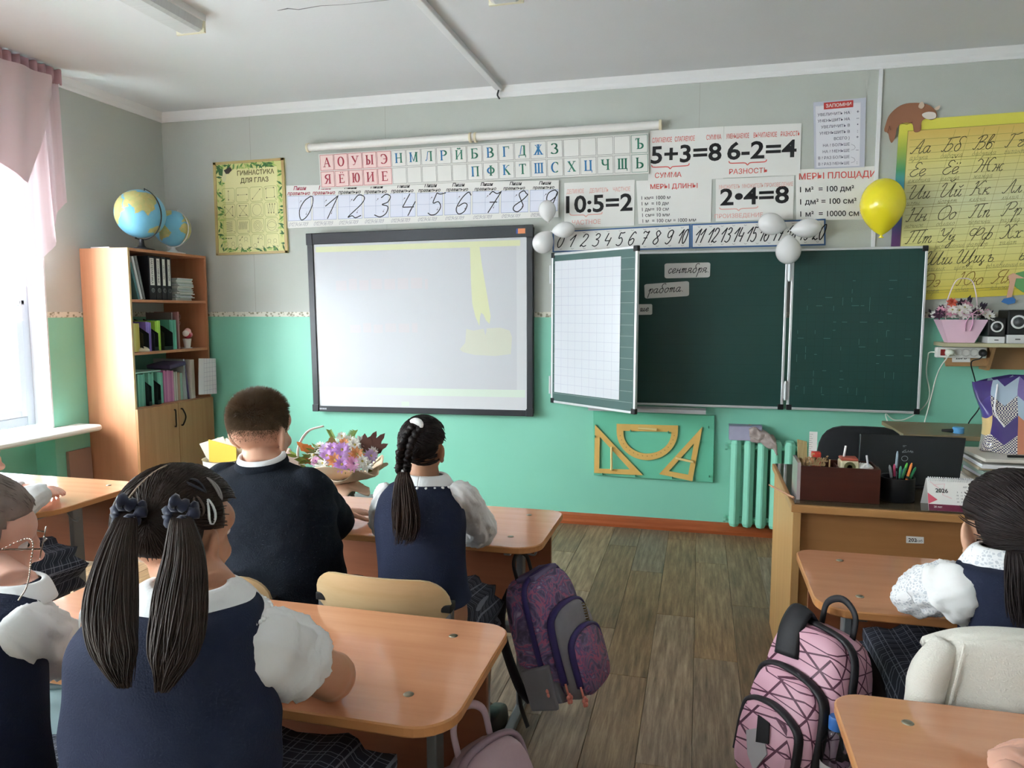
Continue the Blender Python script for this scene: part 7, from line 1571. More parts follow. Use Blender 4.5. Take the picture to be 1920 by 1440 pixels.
skirt('skirt', PLAID, root, hx, Y-.13, Y+.36, .42, .225, .17); shoes(root, hx, Y, .085)
HD.cap('hair_cap', H1, root, .014)
tl, tp = HD.sd(-.42, .12), HD.sd(.45, .1)
HD.combed('combed_hair', H1, root, lambda v: tl if v.x < -.06 else tp, 1100, .0012, .0155, 3)
mb = MB(); mb.tube([HD.scalp(HD.sd(-.05+.05*math.sin(k*.6), e), 1, .0152) for k, e in enumerate([1.25-1.75*j/12 for j in range(13)])], .0022, 5); mb.build('hair_parting', mat('scalp_pale', '#a08a78', .6), root, smooth=True)
for nm, rws, sd in (('ponytail', [(240, 962, 14), (234, 980, 24), (222, 1030, 36), (211, 1095, 46), (207, 1160, 47), (213, 1215, 38), (222, 1255, 24), (236, 1300, 8)], 4), ('ponytail', [(338, 964, 14), (342, 982, 24), (346, 1040, 38), (340, 1110, 48), (333, 1175, 48), (325, 1225, 38), (314, 1265, 22), (300, 1308, 7)], 6)):
    RW = []
    for k, (x, y, hw) in enumerate(rws):
        p_ = ony(x, y, -3.985-[0, .02, .05, .085, .12, .148, .165, .178][k]); w_ = pxm(hw, p_); RW.append((p_, w_, w_*.5))
    tail(nm, H1, root, RW, 720, .0015, sd, .012)
    c = RW[0][0]+Vector((0, .004, .0)); mb = MB()
    P = [c+Vector((.019*math.cos(a)*(1+.25*math.sin(a*5)), -.004+.010*math.sin(a*3), .018*math.sin(a)*(1+.25*math.cos(a*4)))) for a in [2*PI*k/48 for k in range(48)]]; mb.tube(P, [.0085+.004*math.sin(k*1.7) for k in range(48)], 8, closed=True); mb.build('scrunchie', mat('navy_velvet', '#131a34', .7, sheen=.2), root, smooth=True)
def clip(px, py, L, an, col, wd=.011, lo=.019):
    d0 = ray(px, py).normalized(); c = None; t_ = .3
    best = None
    for i in range(400):
        q = CAM+d0*(.6+i*.002); loc = HD.R.transposed() @ (q-HD.c); e = (loc.x/(HD.w/2+lo))**2+((loc.y+.012*HD.k)/(HD.d/2+lo))**2+((loc.z-.026*HD.k)/(.085*HD.k+lo))**2
        if e < 1: best = q; break
    if best is None: return
    nrm = (best-HD.p(0, -.012, .026)).normalized(); u = (Vector((math.sin(an), 0, math.cos(an)))); u = (u-nrm*u.dot(nrm)).normalized(); s_ = nrm.cross(u); mb = MB()
    P = [best+u*L*.5*math.sin(a)+s_*wd*.5*(math.cos(a))*(1-.5*math.sin(a))-nrm*.006*(math.sin(a)**2) for a in [2*PI*k/24 for k in range(24)]]; mb.tube(P, .0022, 6, closed=True); mb.build('hair_clip', mat('clip'+col, col, .3), root, smooth=True)
clip(397, 958, .042, .15, '#dfe0e2'); clip(372, 946, .036, -.12, '#4a3a34', .013); clip(370, 908, .036, 1.4, '#20232e', .012); clip(405, 912, .045, -.5, '#8f8a88', .006)

# --- boy in navy jacket
Y = -3.02; SK2 = skinmat('skin_fair', '#c79a82'); H2 = mat('hair_brown', '#51412f', .5, noise_=(40, '#77604a', .3)); 
HD = fithead(487, 734, 106, -2.96, .006, 1.0, yaw=-.12, pitch=-.06); hc = HD.c; root = person('boy with short brown hair in a navy knit jacket, back to the camera', (ony(500, 1000, Y).x, Y, 0)); hx = root.location.x
rows = tr(Y, [(866, 452, 525, .05, .02), (876, 438, 545, .07, .01), (888, 420, 572, .095), (905, 408, 598, .115), (940, 404, 615, .13), (990, 408, 622, .14), (1040, 412, 628, .145), (1100, 415, 636, .15)])
zl, cx_, cy_, rx_, ry_ = rows[-1]; rows += [(.52, cx_, cy_+.01, rx_*1.0, .16), (.42, cx_, cy_+.03, rx_*1.0, .17)]
b = MB(); b.loft(rowloft(rows[1:], 32, 4, .82)); nb = Vector((ony(488, 870, Y).x, Y+.01, rows[0][0]-.03)); b.tube([hc+Vector((0, 0, -.06)), nb], [.058, .066], 16); HD.add(b)
shR = ony(578, 922, Y+.01); el = ony(628, 978, -2.80); wr = Vector((el.x-.2, -2.6, .745)); arm(b, shR, el, wr, (.055, .046, .03), side=1, curl=.3)
shL = Vector((ony(418, 918, Y).x, Y+.02, shR.z)); elL = Vector((shL.x-.03, -2.80, .77)); wrL = Vector((elL.x+.2, -2.6, .745)); arm(b, shL, elL, wrL, (.055, .046, .03), side=-1, curl=.3)
legs(b, hx, Y, .44, .085, .36, (.08, .065, .045)); remesh_build(b, 'body', SK2, root, .0055); HD.eyes(root)
jb = MB(); jb.loft(rowloft(rows, 48, 6, 1.0, .02, 4))
for s_, e_, w_ in ((shR, el, wr), (shL, elL, wrL)): P = smoothpath([s_+Vector((0, 0, .0)), s_.lerp(e_, .5)+Vector((0, -.005, .005)), e_, e_.lerp(w_, .7)], 6); jb.tube(P, [lerp(.070, .054, i/(len(P)-1))*(1+.04*math.sin(i*1.9)) for i in range(len(P))], 20); jb.ell(s_, .072, 18, 12); jb.ell(e_, .062, 16, 10)
o = remesh_build(jb, 'jacket', NAVYK, root, .006, 8)
nv = len(o.data.vertices); co = [0.]*(3*nv); no = [0.]*(3*nv); o.data.vertices.foreach_get('co', co); o.data.vertex_normals.foreach_get('vector', no)
for i in range(nv):
    q = Vector(co[3*i:3*i+3]); f = .012*(.3-abs(noise.noise(Vector((q.x*7, q.y*7, q.z*11)))))+.002*noise.noise(q*30)
    for j in range(3): co[3*i+j] += no[3*i+j]*f
o.data.vertices.foreach_set('co', co); o.data.update()
# welt round the collar and a shirt collar
for dz, r_, w_, m_, nm in ((.0, .072, .010, NAVYK, 'jacket_collar'), (.014, .065, .011, COTTON, 'shirt_collar')):
    mb = MB(); c = Vector((nb.x, nb.y-.002, rows[0][0]-.002+dz)); mb.loft([[c+Vector((math.cos(a)*(r_+o_)*1.02, math.sin(a)*(r_+o_)*.98, zz+.012*math.sin(a))) for a in [2*PI*k/40 for k in range(40)]] for o_, zz in ((0, -.02), (.004, 0), (.0, .014), (-.006, .012), (-.006, -.02))], False); mb.build(nm, m_, root, smooth=True, solid=.004)
for s in (-1, 1): sleeve('trouser_leg', NAVYK, root, [(hx+s*.085, Y-.06, .47), (hx+s*.085, Y+.18, .475), (hx+s*.115, Y+.36, .45), (hx+s*.115, Y+.38, .22), (hx+s*.115, Y+.36, .09)], [.095, .09, .082, .068, .066], wr=.03, seed=s)
shoes(root, hx, Y, .085)
rr = random.Random(5); mb = MB(); sc_ = MB()
HD.cap('hair_cap', H2, root, .0008, low=-.12, face=.42, hl=.5, solid=0)
for _ in range(20000):
    v = Vector((rr.gauss(0, 1), rr.gauss(0, 1), rr.gauss(0, 1))).normalized()
    if (v.y > .45 and v.z < .5) or v.z < -.62: continue
    L = (lerp(.009, .026, min(1, v.z/.8)) if v.z > 0 else lerp(.009, .0035, min(1, -v.z/.35))) * rr.uniform(.8, 1.1)
    if v.z < -.1 and rr.random() < (-.1-v.z)/.5: continue
    sm_ = min(1, max(0, (v.z-.0)/.75)); p0 = HD.scalp(v, 1, .001); nrm = (HD.R @ Vector((v.x, v.y*.9, v.z))).normalized(); fl_ = HD.R @ Vector((v.x*.2+rr.uniform(-.25, .25), .55*max(0, v.z)+rr.uniform(-.2, .2), lerp(-.8, -.05, sm_))); d = (nrm*.75+fl_*lerp(.95, .5, sm_)).normalized()
    u = d.orthogonal().normalized()*(.0011 if v.z > -.1 else .0008); w_ = d.cross(u); tip = p0+d*L; mb.add([p0+u, p0-u*.5+w_*.87, p0-u*.5-w_*.87, tip], [(0, 1, 3), (1, 2, 3), (2, 0, 3)])
mb.build('short_hair', H2, root, kind='stuff')

# --- girl with a braid
Y = -2.98; SK3 = skinmat('skin_tan', '#a87a5e'); H3 = hairmat('hair_black', '#171417', '#2a2322')
HD = fithead(794, 779, 88, -2.95, .012, 1, yaw=-.1, pitch=-.08); hc = HD.c; root = person('girl with a black side braid in a navy waistcoat at the front desk', (ony(790, 1000, Y).x, Y, 0)); hx = root.location.x
rows = tr(Y, [(896, 772, 822, .04, .01), (903, 748, 842, .055), (912, 730, 856, .07), (935, 714, 864, .085), (975, 708, 868, .1), (1020, 710, 868, .105), (1060, 714, 868, .105), (1100, 716, 872, .11)])
zl, cx_, cy_, rx_, ry_ = rows[-1]; vrows = rows+[(zl-.03, cx_+.005, cy_, rx_*1.04, .12)]; rows = rows+[(.52, cx_+.005, cy_+.01, rx_*1.05, .13), (.43, cx_+.005, cy_+.03, rx_*1.1, .15)]
b = MB(); b.loft(rowloft(rows, 32, 4, .92)); nb = Vector((ony(797, 894, Y).x, Y+.0, rows[0][0]-.02)); b.tube([hc+Vector((0, 0, -.05)), nb], [.04, .046], 16); HD.add(b)
shR = ony(858, 928, Y); el = onz(903, 1000, .745); wr = Vector((el.x-.17, el.y+.14, .737)); arm(b, shR, el, wr, (.022, .021, .018), side=1, curl=.3)
shL = ony(722, 928, Y); elL = ony(716, 985, -2.8); wrL = Vector((elL.x+.15, -2.62, .737)); arm(b, shL, elL, wrL, (.022, .021, .018), side=-1, curl=.3)
legs(b, hx-.005, Y, .44, .06, .34, (.055, .046, .034), .01); remesh_build(b, 'body', SK3, root, .005); HD.eyes(root)
cloth_torso('waistcoat', NAVY, root, [(a, c, d, e*1.0, f) for a, c, d, e, f in vrows], .02, 6)
pxsleeve('blouse_sleeve', COTTON, root, [(852, 912, Y), (866, 925, Y), (884, 955, lerp(Y, el.y, .5)), (900, 990, el.y), (890, 1003, el.y+.04), (840, 1000, el.y+.12)], [14, 24, 28, 29, 25, 18], wr=.10, seed=1)
pxsleeve('blouse_sleeve', COTTON, root, [(732, 912, Y), (722, 925, Y), (716, 955, -2.88), (716, 985, -2.8), (740, 985, -2.7)], [12, 19, 22, 22, 17], wr=.10, seed=4)
cc = Vector((nb.x, nb.y, rows[0][0]+.012)); collar('blouse_collar', COTTON, root, cc, .048, .075, .028)
for k in range(22): a = 2*PI*k/22-PI/2; m = MB(); m.ell((cc.x+.079*math.cos(a)*1.12, cc.y+.079*math.sin(a)*.75, cc.z-.028), .006, 8, 6); m.build('collar_bead', COTTON, root, smooth=True)
skirt('skirt', PLAID, root, hx-.005, Y-.12, Y+.30, .425, .148, .16, .06); shoes(root, hx, Y, .07, .34)
HD.cap('hair_cap', H3, root, .012, low=-.68)
tb = HD.sd(-.5, .35)
HD.combed('combed_hair', H3, root, lambda v: tb if v.z > -.1 else HD.sd(-.4, -.6), 380, .0015, .0135, 8, low=-.68)
mb = MB(); A_ = [(785, 800), (772, 815), (764, 835), (760, 855), (759, 872), (757, 884)]; C_ = [ony(x, y, Y-.085-.012*math.sin(k)) for k, (x, y) in enumerate(A_)]; P = smoothpath(C_, 10)
for s3 in range(3): mb.tube([q+Vector((.014*math.sin(i*.42+s3*2.094), .011*math.cos(i*.84+s3*4.19)-.004, 0)) for i, q in enumerate(P)], [.0125*(.8+.2*math.sin(i)) for i in range(len(P))], 8)
mb.build('braid', H3, root, smooth=True)
mb = MB(); mb.tube([P[-1]+Vector((0, 0, .008)), P[-1]+Vector((0, 0, -.006))], [.017, .017], 14); mb.build('hair_tie', COTTON, root, smooth=True)
RW = []
for k, (x, y, hw) in enumerate(((757, 886, 10), (757, 905, 18), (760, 940, 25), (762, 975, 27), (760, 1005, 22), (752, 1028, 12))): p_ = ony(x, y, Y-.105-.008*k); w_ = hw*(p_-CAM).dot(FW)/FPX; RW.append((p_, w_, w_*.6))
tail('ponytail', hairmat('hair_black_brown', '#221a18', '#3b2d27'), root, RW, 200, .0016, 12, .008)
mb = MB(); q = ony(775, 797, Y-.10); mb.tube([q+Vector((.02*math.sin(a)+.004, -.002, .014*math.cos(a)-.002)) for a in [-.6+2.4*k/10 for k in range(11)]], [.004+.006*math.sin(PI*k/10) for k in range(11)], 8); mb.build('white_hairband', COTTON, root, smooth=True)

# --- girl with glasses at the left edge
Y = -4.02; SK4 = skinmat('skin_pink', '#d6a693'); H4 = hairmat('hair_ash', '#6d625c', '#8d817a')
HD = fithead(-60, 884, 192, -3.86, .014, 1, yaw=-.8, pitch=-.22); hc = HD.c; root = person('girl with glasses and ash hair at the left edge of the picture', (ony(-20, 1400, Y).x, Y, 0)); hx = root.location.x
rows = tr(Y, [(1085, -80, 0, .045, .06), (1105, -120, 14, .06, .04), (1128, -160, 30, .075, .02), (1170, -180, 34, .09), (1250, -190, 38, .105), (1340, -192, 40, .11), (1440, -192, 44, .115)])
zl, cx_, cy_, rx_, ry_ = rows[-1]; rows += [(.52, cx_, cy_+.01, rx_*1.0, .14), (.42, cx_, cy_+.03, rx_*1.05, .16)]
b = MB(); b.loft(rowloft(rows, 32, 4, .92)); nb = Vector((ony(-40, 1085, Y).x, Y+.06, rows[0][0]-.03)); b.tube([hc+Vector((0, 0, -.05)), nb], [.045, .052], 16); HD.add(b)
shR = ony(38, 1185, Y+.02); el = onz(112, 1225, .757); wr = Vector((el.x-.06, el.y+.2, .74)); arm(b, shR, el, wr, (.036, .034, .026), side=1, curl=.3)
shL = Vector((shR.x-.28, Y+.03, shR.z)); elL = Vector((shL.x-.02, -3.80, .75)); wrL = Vector((elL.x+.15, -3.62, .737)); arm(b, shL, elL, wrL, (.045, .04, .028), side=-1, curl=.3)
legs(b, hx, Y, .44, .08, .36, (.07, .058, .04)); remesh_build(b, 'body', SK4, root, .005); HD.eyes(root)
cloth_torso('vest', NAVY, root, rows, .02, 9)
pxsleeve('blouse_sleeve', COTTON, root, [(12, 1165, Y), (38, 1182, Y+.02), (78, 1204, lerp(Y, el.y, .55)), (108, 1218, el.y), (112, 1212, el.y+.06), (100, 1195, el.y+.16)], [40, 62, 62, 54, 46, 32], wr=.08, seed=1)
sleeve('blouse_sleeve', COTTON, root, [shL+Vector((.02, 0, .03)), shL, shL.lerp(elL, .5), elL+Vector((0, 0, .01)), elL.lerp(wrL, .7), wrL], [.035, .055, .055, .05, .042, .034], wr=.07, seed=4)
collar('blouse_collar', COTTON, root, (nb.x, nb.y, rows[0][0]+.004), .045, .066, .03)
skirt('skirt', PLAID, root, hx, Y-.13, Y+.36, .42, .22, .16); shoes(root, hx, Y, .08)
HD.cap('hair_cap', H4, root, .014, low=-.55, face=.6, hl=.3, ears=False); HD.combed('combed_hair', H4, root, lambda v: HD.sd(0, .2), 520, .0013, .0145, 14, low=-.45, face=.6)
mb = MB(); mb.ell(HD.scalp(HD.sd(0, .2), 1, .03), .042, 16, 12); o = mb.build('hair_bun', H4, root, smooth=True)
GM = mat('glasses_metal', '#8a7f74', .25, metal=.8); mb = MB(); k = HD.k
for q in (-1, 1):
    mb.tube([HD.p(q*.034*k+.024*k*math.cos(a), .104*k, .004*k+.019*k*math.sin(a)) for a in [2*PI*j/24 for j in range(24)]], .0014, 6, closed=True); mb.tube([HD.p(q*.058*k, .102*k, .008*k), HD.p(q*.076*k, .06*k, .01*k), HD.p(q*.081*k, .0, .006*k), HD.p(q*.08*k, -.02*k, -.012*k)], .0018, 6)
mb.tube([HD.p(-.011*k, .105*k, .008*k), HD.p(0, .109*k, .011*k), HD.p(.011*k, .105*k, .008*k)], .0014, 6); o = mb.build('glasses', GM, root, smooth=True)
for q in (-1, 1): mb = MB(); mb.lathe([(.0235*k, 0), (.001, .0006)], HD.p(q*.034*k, .104*k, .004*k), 20, rot=HD.R @ Matrix.Rotation(-PI/2, 3, 'X')); mb.build('lens', GLASS, o)
mb = MB(); P = smoothpath([HD.p(.079*k, .04*k, .006*k), ony(56, 1010, Y+.04), ony(57, 1060, Y+.03), ony(50, 1100, Y+.01), ony(35, 1125, Y+.0)], 10)
for q in P[::1]: mb.ell(q, .0015, 6, 4)
mb.tube(P, .0007, 5); mb.build('glasses_chain', GM, o)

# --- girl at the window desk, mostly out of the frame
Y = -2.98; hxw = -1.78
HD = fithead(-74, 792, 108, -2.84, .014, 1, yaw=-.4, pitch=-.1); hc = HD.c; root = person('girl with clasped hands at the window desk, mostly outside the frame', (hc.x-.04, Y, 0)); hx = root.location.x
zs = hc.z-.2; rows = [(zs, hx, Y+.03, .06, .05), (zs-.03, hx, Y+.02, .12, .07), (zs-.07, hx, Y, .155, .085), (zs-.15, hx, Y, .16, .1), (zs-.3, hx, Y, .155, .105), (.5, hx, Y+.01, .17, .12), (.42, hx, Y+.03, .18, .15)]
b = MB(); b.loft(rowloft(rows, 32, 4, .92)); b.tube([hc+Vector((0, 0, -.05)), (hx, Y+.02, zs-.03)], [.044, .05], 16); HD.add(b)
hp = onz(92, 924, .735); hp.z = .735
shR = Vector((hx+.15, Y+.02, zs-.08)); el = ony(62, 948, -2.75); el.z = .75; wr = hp+Vector((.02, -.045, .0))
arm(b, shR, el, wr, (.042, .036, .026), hd=(-.45, .8, 0), up=(.3, .1, 1), side=1, curl=.95, hs=.95)
shL = Vector((hx-.15, Y+.02, zs-.08)); elL = Vector((hx-.2, -2.72, .745)); wrL = hp+Vector((-.085, .015, .004)); arm(b, shL, elL, wrL, (.042, .036, .026), hd=(1, .25, .1), up=(-.1, .2, 1), side=-1, curl=.9, hs=.95)
legs(b, hx+.1, Y, .44, .08, .3, (.07, .058, .04)); remesh_build(b, 'body', SK4, root, .0042, 4); HD.eyes(root)
cloth_torso('blouse', COTTON, root, rows, .02, 12)
for s_, e_, w_, sd in ((shR, el, wr, 1), (shL, elL, wrL, 4)): sleeve('blouse_sleeve', COTTON, root, [s_, s_.lerp(e_, .5), e_+Vector((0, 0, .012)), e_.lerp(w_, .5)+Vector((0, 0, .008)), e_.lerp(w_, .85)], [.058, .054, .05, .042, .034], wr=.05, seed=sd)
skirt('skirt', PLAID, root, hx+.12, Y-.14, Y+.3, .40, .25, .18, .06); shoes(root, hx+.1, Y, .08, .3, sock=COTTON)
HD.cap('hair_cap', H4, root, .012, low=-.5); HD.combed('combed_hair', H4, root, lambda v: HD.sd(0, .1), 300, .0015, .0135, 15, low=-.5)
mb = MB(); rr = random.Random(3)
for _ in range(5): q = HD.scalp(HD.sd(1.5+rr.uniform(-.3, .4), rr.uniform(.1, .6)), 1, .012); mb.tube(smoothpath([q, q+Vector((.03+rr.uniform(0, .02), .02, rr.uniform(-.02, .03))), q+Vector((.03+rr.uniform(-.01, .03), .03, -.05+rr.uniform(-.03, .02)))], 5), .0008, 4)
mb.build('loose_strands', H4, root, kind='stuff')

# --- girl with lace sleeves on the right
Y = -3.09; SK6 = skinmat('skin_light', '#cda187'); H6 = hairmat('hair_soft_black', '#1e1a1b', '#322a29')
HD = fithead(1904, 881, 176, -3.0, .017, .95, yaw=.1, pitch=-.2); hc = HD.c; root = person('girl with dark hair, lace collar and lace sleeves in the right row', (ony(1900, 1150, Y).x, Y, 0)); hx = root.location.x
rows = tr(Y, [(1045, 1858, 1935, .045, .02), (1056, 1822, 1975, .06, .01), (1066, 1795, 1998, .075), (1090, 1788, 2010, .09), (1140, 1798, 2005, .1), (1200, 1800, 2002, .105), (1270, 1796, 2004, .11)])
zl, cx_, cy_, rx_, ry_ = rows[-1]; rows += [(.54, cx_, cy_+.01, rx_*1.02, .13), (.43, cx_, cy_+.03, rx_*1.1, .15)]
b = MB(); b.loft(rowloft(rows, 32, 4, .92)); nb = Vector((ony(1895, 1045, Y).x, Y+.01, rows[0][0]-.02)); b.tube([hc+Vector((0, 0, -.05)), nb], [.042, .048], 16); HD.add(b)
shL = ony(1802, 1098, Y+.01); elL = onz(1708, 1122, .76); wrL = Vector((elL.x+.08, elL.y+.18, .742)); arm(b, shL, elL, wrL, (.038, .036, .026), side=-1, curl=.3)
shR = Vector((shL.x+.29, Y+.02, shL.z)); el = Vector((shR.x+.04, -2.88, .76)); wr = Vector((el.x-.12, el.y+.16, .742)); arm(b, shR, el, wr, (.038, .036, .026), side=1, curl=.3)
legs(b, hx-.03, Y, .44, .08, .34, (.068, .055, .038)); remesh_build(b, 'body', SK6, root, .005); HD.eyes(root)
cloth_torso('waistcoat', NAVY, root, rows, .015, 16)
pxsleeve('lace_sleeve', LACE, root, [(1800, 1100, Y), (1770, 1102, lerp(Y, elL.y, .3)), (1735, 1110, lerp(Y, elL.y, .7)), (1712, 1118, elL.y), (1722, 1108, elL.y+.08), (1745, 1098, elL.y+.16)], [46, 48, 46, 38, 32, 24], wr=.07, seed=3)
pxsleeve('sleeve_frill', COTTON, root, [(1812, 1100, Y), (1800, 1104, Y), (1780, 1112, lerp(Y, elL.y, .2))], [44, 56, 62], wr=.05, seed=7, gather=(.4, .03))
sleeve('lace_sleeve', LACE, root, [shR+Vector((-.02, 0, .01)), shR.lerp(el, .5), el+Vector((0, 0, .01)), el.lerp(wr, .5), wr], [.05, .058, .058, .05, .036], wr=.04, seed=4)
collar('lace_collar', LACE, root, (nb.x, nb.y+.005, rows[0][0]+.024), .05, .086, .046, frill=.02)
skirt('skirt', PLAID, root, hx-.02, Y-.13, Y+.34, .42, .225, .17, .06); shoes(root, hx-.03, Y, .08, .34)
HD.cap('hair_cap', H6, root, .016, low=-.66); HD.combed('combed_hair', H6, root, lambda v: HD.sd(.15, -.3), 460, .0016, .018, 18, low=-.66)
RW = []
for k, (x, y, hw) in enumerate(((1910, 1035, 20), (1914, 1060, 26), (1918, 1100, 30), (1922, 1150, 28), (1918, 1185, 16))): p_ = ony(x, y, Y-.115-.006*k); w_ = hw*(p_-CAM).dot(FW)/FPX; RW.append((p_, w_, w_*.6))
tail('ponytail', H6, root, RW, 200, .0016, 22, .008)
m = MB(); m.ell(HD.p(-HD.w/2-.006, -.006, -.045*HD.k), .004, 8, 6); m.build('earring', mat('gold', '#c9a24a', .25, metal=1), root, smooth=True)

# --- pupil at the lower right desk: only the clasped hands reach into the frame
hp = onz(1866, 1404, .73); hp.z = .738; Y = -4.2
hx = hp.x+.12; root = person('pupil at the lower right desk of whom only the hands show', (hx, Y, 0)); zs = .98; hc = Vector((hx, Y+.05, 1.12)); HD = Head(hc, .145, .175, .205)
rows = [(zs, hx, Y+.03, .06, .05), (zs-.03, hx, Y+.02, .12, .07), (zs-.07, hx, Y, .15, .085), (zs-.15, hx, Y, .155, .1), (zs-.3, hx, Y, .15, .105), (.5, hx, Y+.01, .16, .12), (.42, hx, Y+.03, .17, .15)]
b = MB(); b.loft(rowloft(rows, 32, 4, .92)); b.tube([hc+Vector((0, 0, -.05)), (hx, Y+.02, zs-.03)], [.042, .048], 16); HD.add(b)
shL = Vector((hx-.15, Y+.03, zs-.08)); elL = Vector((hx-.19, -3.98, .755)); wrL = hp+Vector((-.012, -.088, .004)); arm(b, shL, elL, wrL, (.042, .036, .024), hd=(.3, 1, .0), up=(-.45, 0, 1), side=-1, curl=.8, hs=.85)
shR = Vector((hx+.15, Y+.03, zs-.08)); el = Vector((hx+.2, -3.96, .755)); wr = hp+Vector((.10, -.03, .006)); arm(b, shR, el, wr, (.042, .036, .024), hd=(-.9, .5, 0), up=(.2, .1, 1), side=1, curl=.8, hs=.85)
legs(b, hx, Y, .44, .08, .34, (.068, .055, .038)); remesh_build(b, 'body', skinmat('skin_rosy', '#dba994'), root, .0042, 4); HD.eyes(root)
cloth_torso('blouse', COTTON, root, rows, .02, 30)
for s_, e_, w_, sd in ((shR, el, wr, 1), (shL, elL, wrL, 4)): sleeve('blouse_sleeve', COTTON, root, [s_, s_.lerp(e_, .5), e_+Vector((0, 0, .012)), e_.lerp(w_, .45)+Vector((0, 0, .008)), e_.lerp(w_, .72)], [.06, .056, .05, .042, .036], wr=.05, seed=sd)
skirt('skirt', PLAID, root, hx, Y-.13, Y+.34, .42, .2, .16); shoes(root, hx, Y, .08, .34); HD.cap('hair_cap', H3, root, .014); HD.combed('combed_hair', H3, root, lambda v: HD.sd(0, -.2), 200, .0016, .016, 33)
# ---------------------------------------------------------------- cardigan, school bags, bottle
Yc = -3.325; t = thing('cardigan', (1.6, Yc, .4), 'white knitted cardigan hung over a chair back in the right row', 'cardigan'); KN = mat('white_knit', '#dcd9d0', .9, noise_=(3, '#d3d0c6', .3), bump=(300, .4), sheen=.2)
xA, xB = ony(1745, 1200, Yc).x, ony(1745, 1200, Yc).x+.42; zt_ = ony(1790, 1180, Yc).z
def cg(u, v):   # back panel falling from the chair top
    x = lerp(xA, xB, u); e = abs(u-.5)*2; top = zt_-.045*e**4+.0; z = lerp(top, .46, v); y = Yc-.028-.03*math.sin(v*PI*.6)-.01*math.sin(u*9+v*3)*v-.008*math.sin(u*23)*v+.05*e**6
    return Vector((x+(.03*math.sin(v*2)*(u-.5)), y, z))
m = MB(); m.grid(cg, 40, 24); m.grid(lambda u, v: Vector((cg(u, 0).x, lerp(cg(u, 0).y, Yc+.06, v), cg(u, 0).z+.012*math.sin(v*PI)-.02*v)), 40, 5); m.build('back', KN, t, smooth=True, solid=.012)
sleeve('sleeve', KN, t, [(xA+.03, Yc-.0, zt_-.03), (xA-.005, Yc-.02, zt_-.09), (xA-.015, Yc-.03, zt_-.2), (xA-.0, Yc-.03, zt_-.36)], [.025, .036, .034, .03], wr=.015, flat=.7)
sleeve('sleeve', KN, t, [(xB-.03, Yc-.0, zt_-.03), (xB+.005, Yc-.02, zt_-.09), (xB+.015, Yc-.03, zt_-.2), (xB+.0, Yc-.03, zt_-.36)], [.03, .052, .05, .038], wr=.06)
m = MB(); m.tube(smoothpath([cg(.12, 0)+Vector((0, -.016, .0)), cg(.1, .15)+Vector((0, -.018, 0)), cg(.07, .4)+Vector((0, -.018, 0)), cg(.05, .7)+Vector((0, -.018, 0))], 6), .0025, 6); m.build('seam', KN, t)

def trianglemat():
    m, n, l, p = nmat('pink_triangle_print'); tc = n.new('ShaderNodeTexCoord'); sx = n.new('ShaderNodeSeparateXYZ'); l.new(tc.outputs['Object'], sx.inputs[0])
    def mth(op, a, b=None):
        q = n.new('ShaderNodeMath'); q.operation = op
        for i, v in enumerate((a, b)):
            if v is None: continue
            if isinstance(v, (int, float)): q.inputs[i].default_value = v
            else: l.new(v, q.inputs[i])
        return q.outputs[0]
    a = mth('ADD', mth('MULTIPLY', sx.outputs['X'], .8), sx.outputs['Y']); z = sx.outputs['Z']; s = None
    for ca, sa in ((1, 0), (0, 1), (.7071, .7071), (.7071, -.7071)):
        k = 22 if 0 in (ca, sa) else 22*.7071
        q = mth('LESS_THAN', mth('ABSOLUTE', mth('SUBTRACT', mth('FRACT', mth('ADD', mth('MULTIPLY', mth('ADD', mth('MULTIPLY', a, ca), mth('MULTIPLY', z, sa)), k), 20.)), .5)), .03); s = q if s is None else mth('MAXIMUM', s, q)
    mx = n.new('ShaderNodeMixRGB'); l.new(s, mx.inputs[0]); mx.inputs[1].default_value = rgb('#d3a3b4'); mx.inputs[2].default_value = rgb('#54233c'); l.new(mx.outputs[0], p.inputs['Base Color']); p.inputs['Roughness'].default_value = .5; return m
def floralmat():
    m, n, l, p = nmat('purple_floral_print'); tc = n.new('ShaderNodeTexCoord'); nz = n.new('ShaderNodeTexNoise'); nz.inputs['Scale'].default_value = 13; nz.inputs['Detail'].default_value = 3; nz.inputs['Distortion'].default_value = 2.5; l.new(tc.outputs['Object'], nz.inputs[0])
    cr = n.new('ShaderNodeValToRGB'); e = cr.color_ramp.elements; e[0].position = .28; e[0].color = rgb('#3b3350'); e[1].position = .72; e[1].color = rgb('#b9a8c4')
    for pos, c in ((.40, '#5a4c74'), (.48, '#7a6a90'), (.53, '#b85f80'), (.58, '#5f5080'), (.65, '#8a7aa0')): q = e.new(pos); q.color = rgb(c)
    l.new(nz.outputs[0], cr.inputs[0]); l.new(cr.outputs[0], p.inputs['Base Color']); p.inputs['Roughness'].default_value = .55; return m
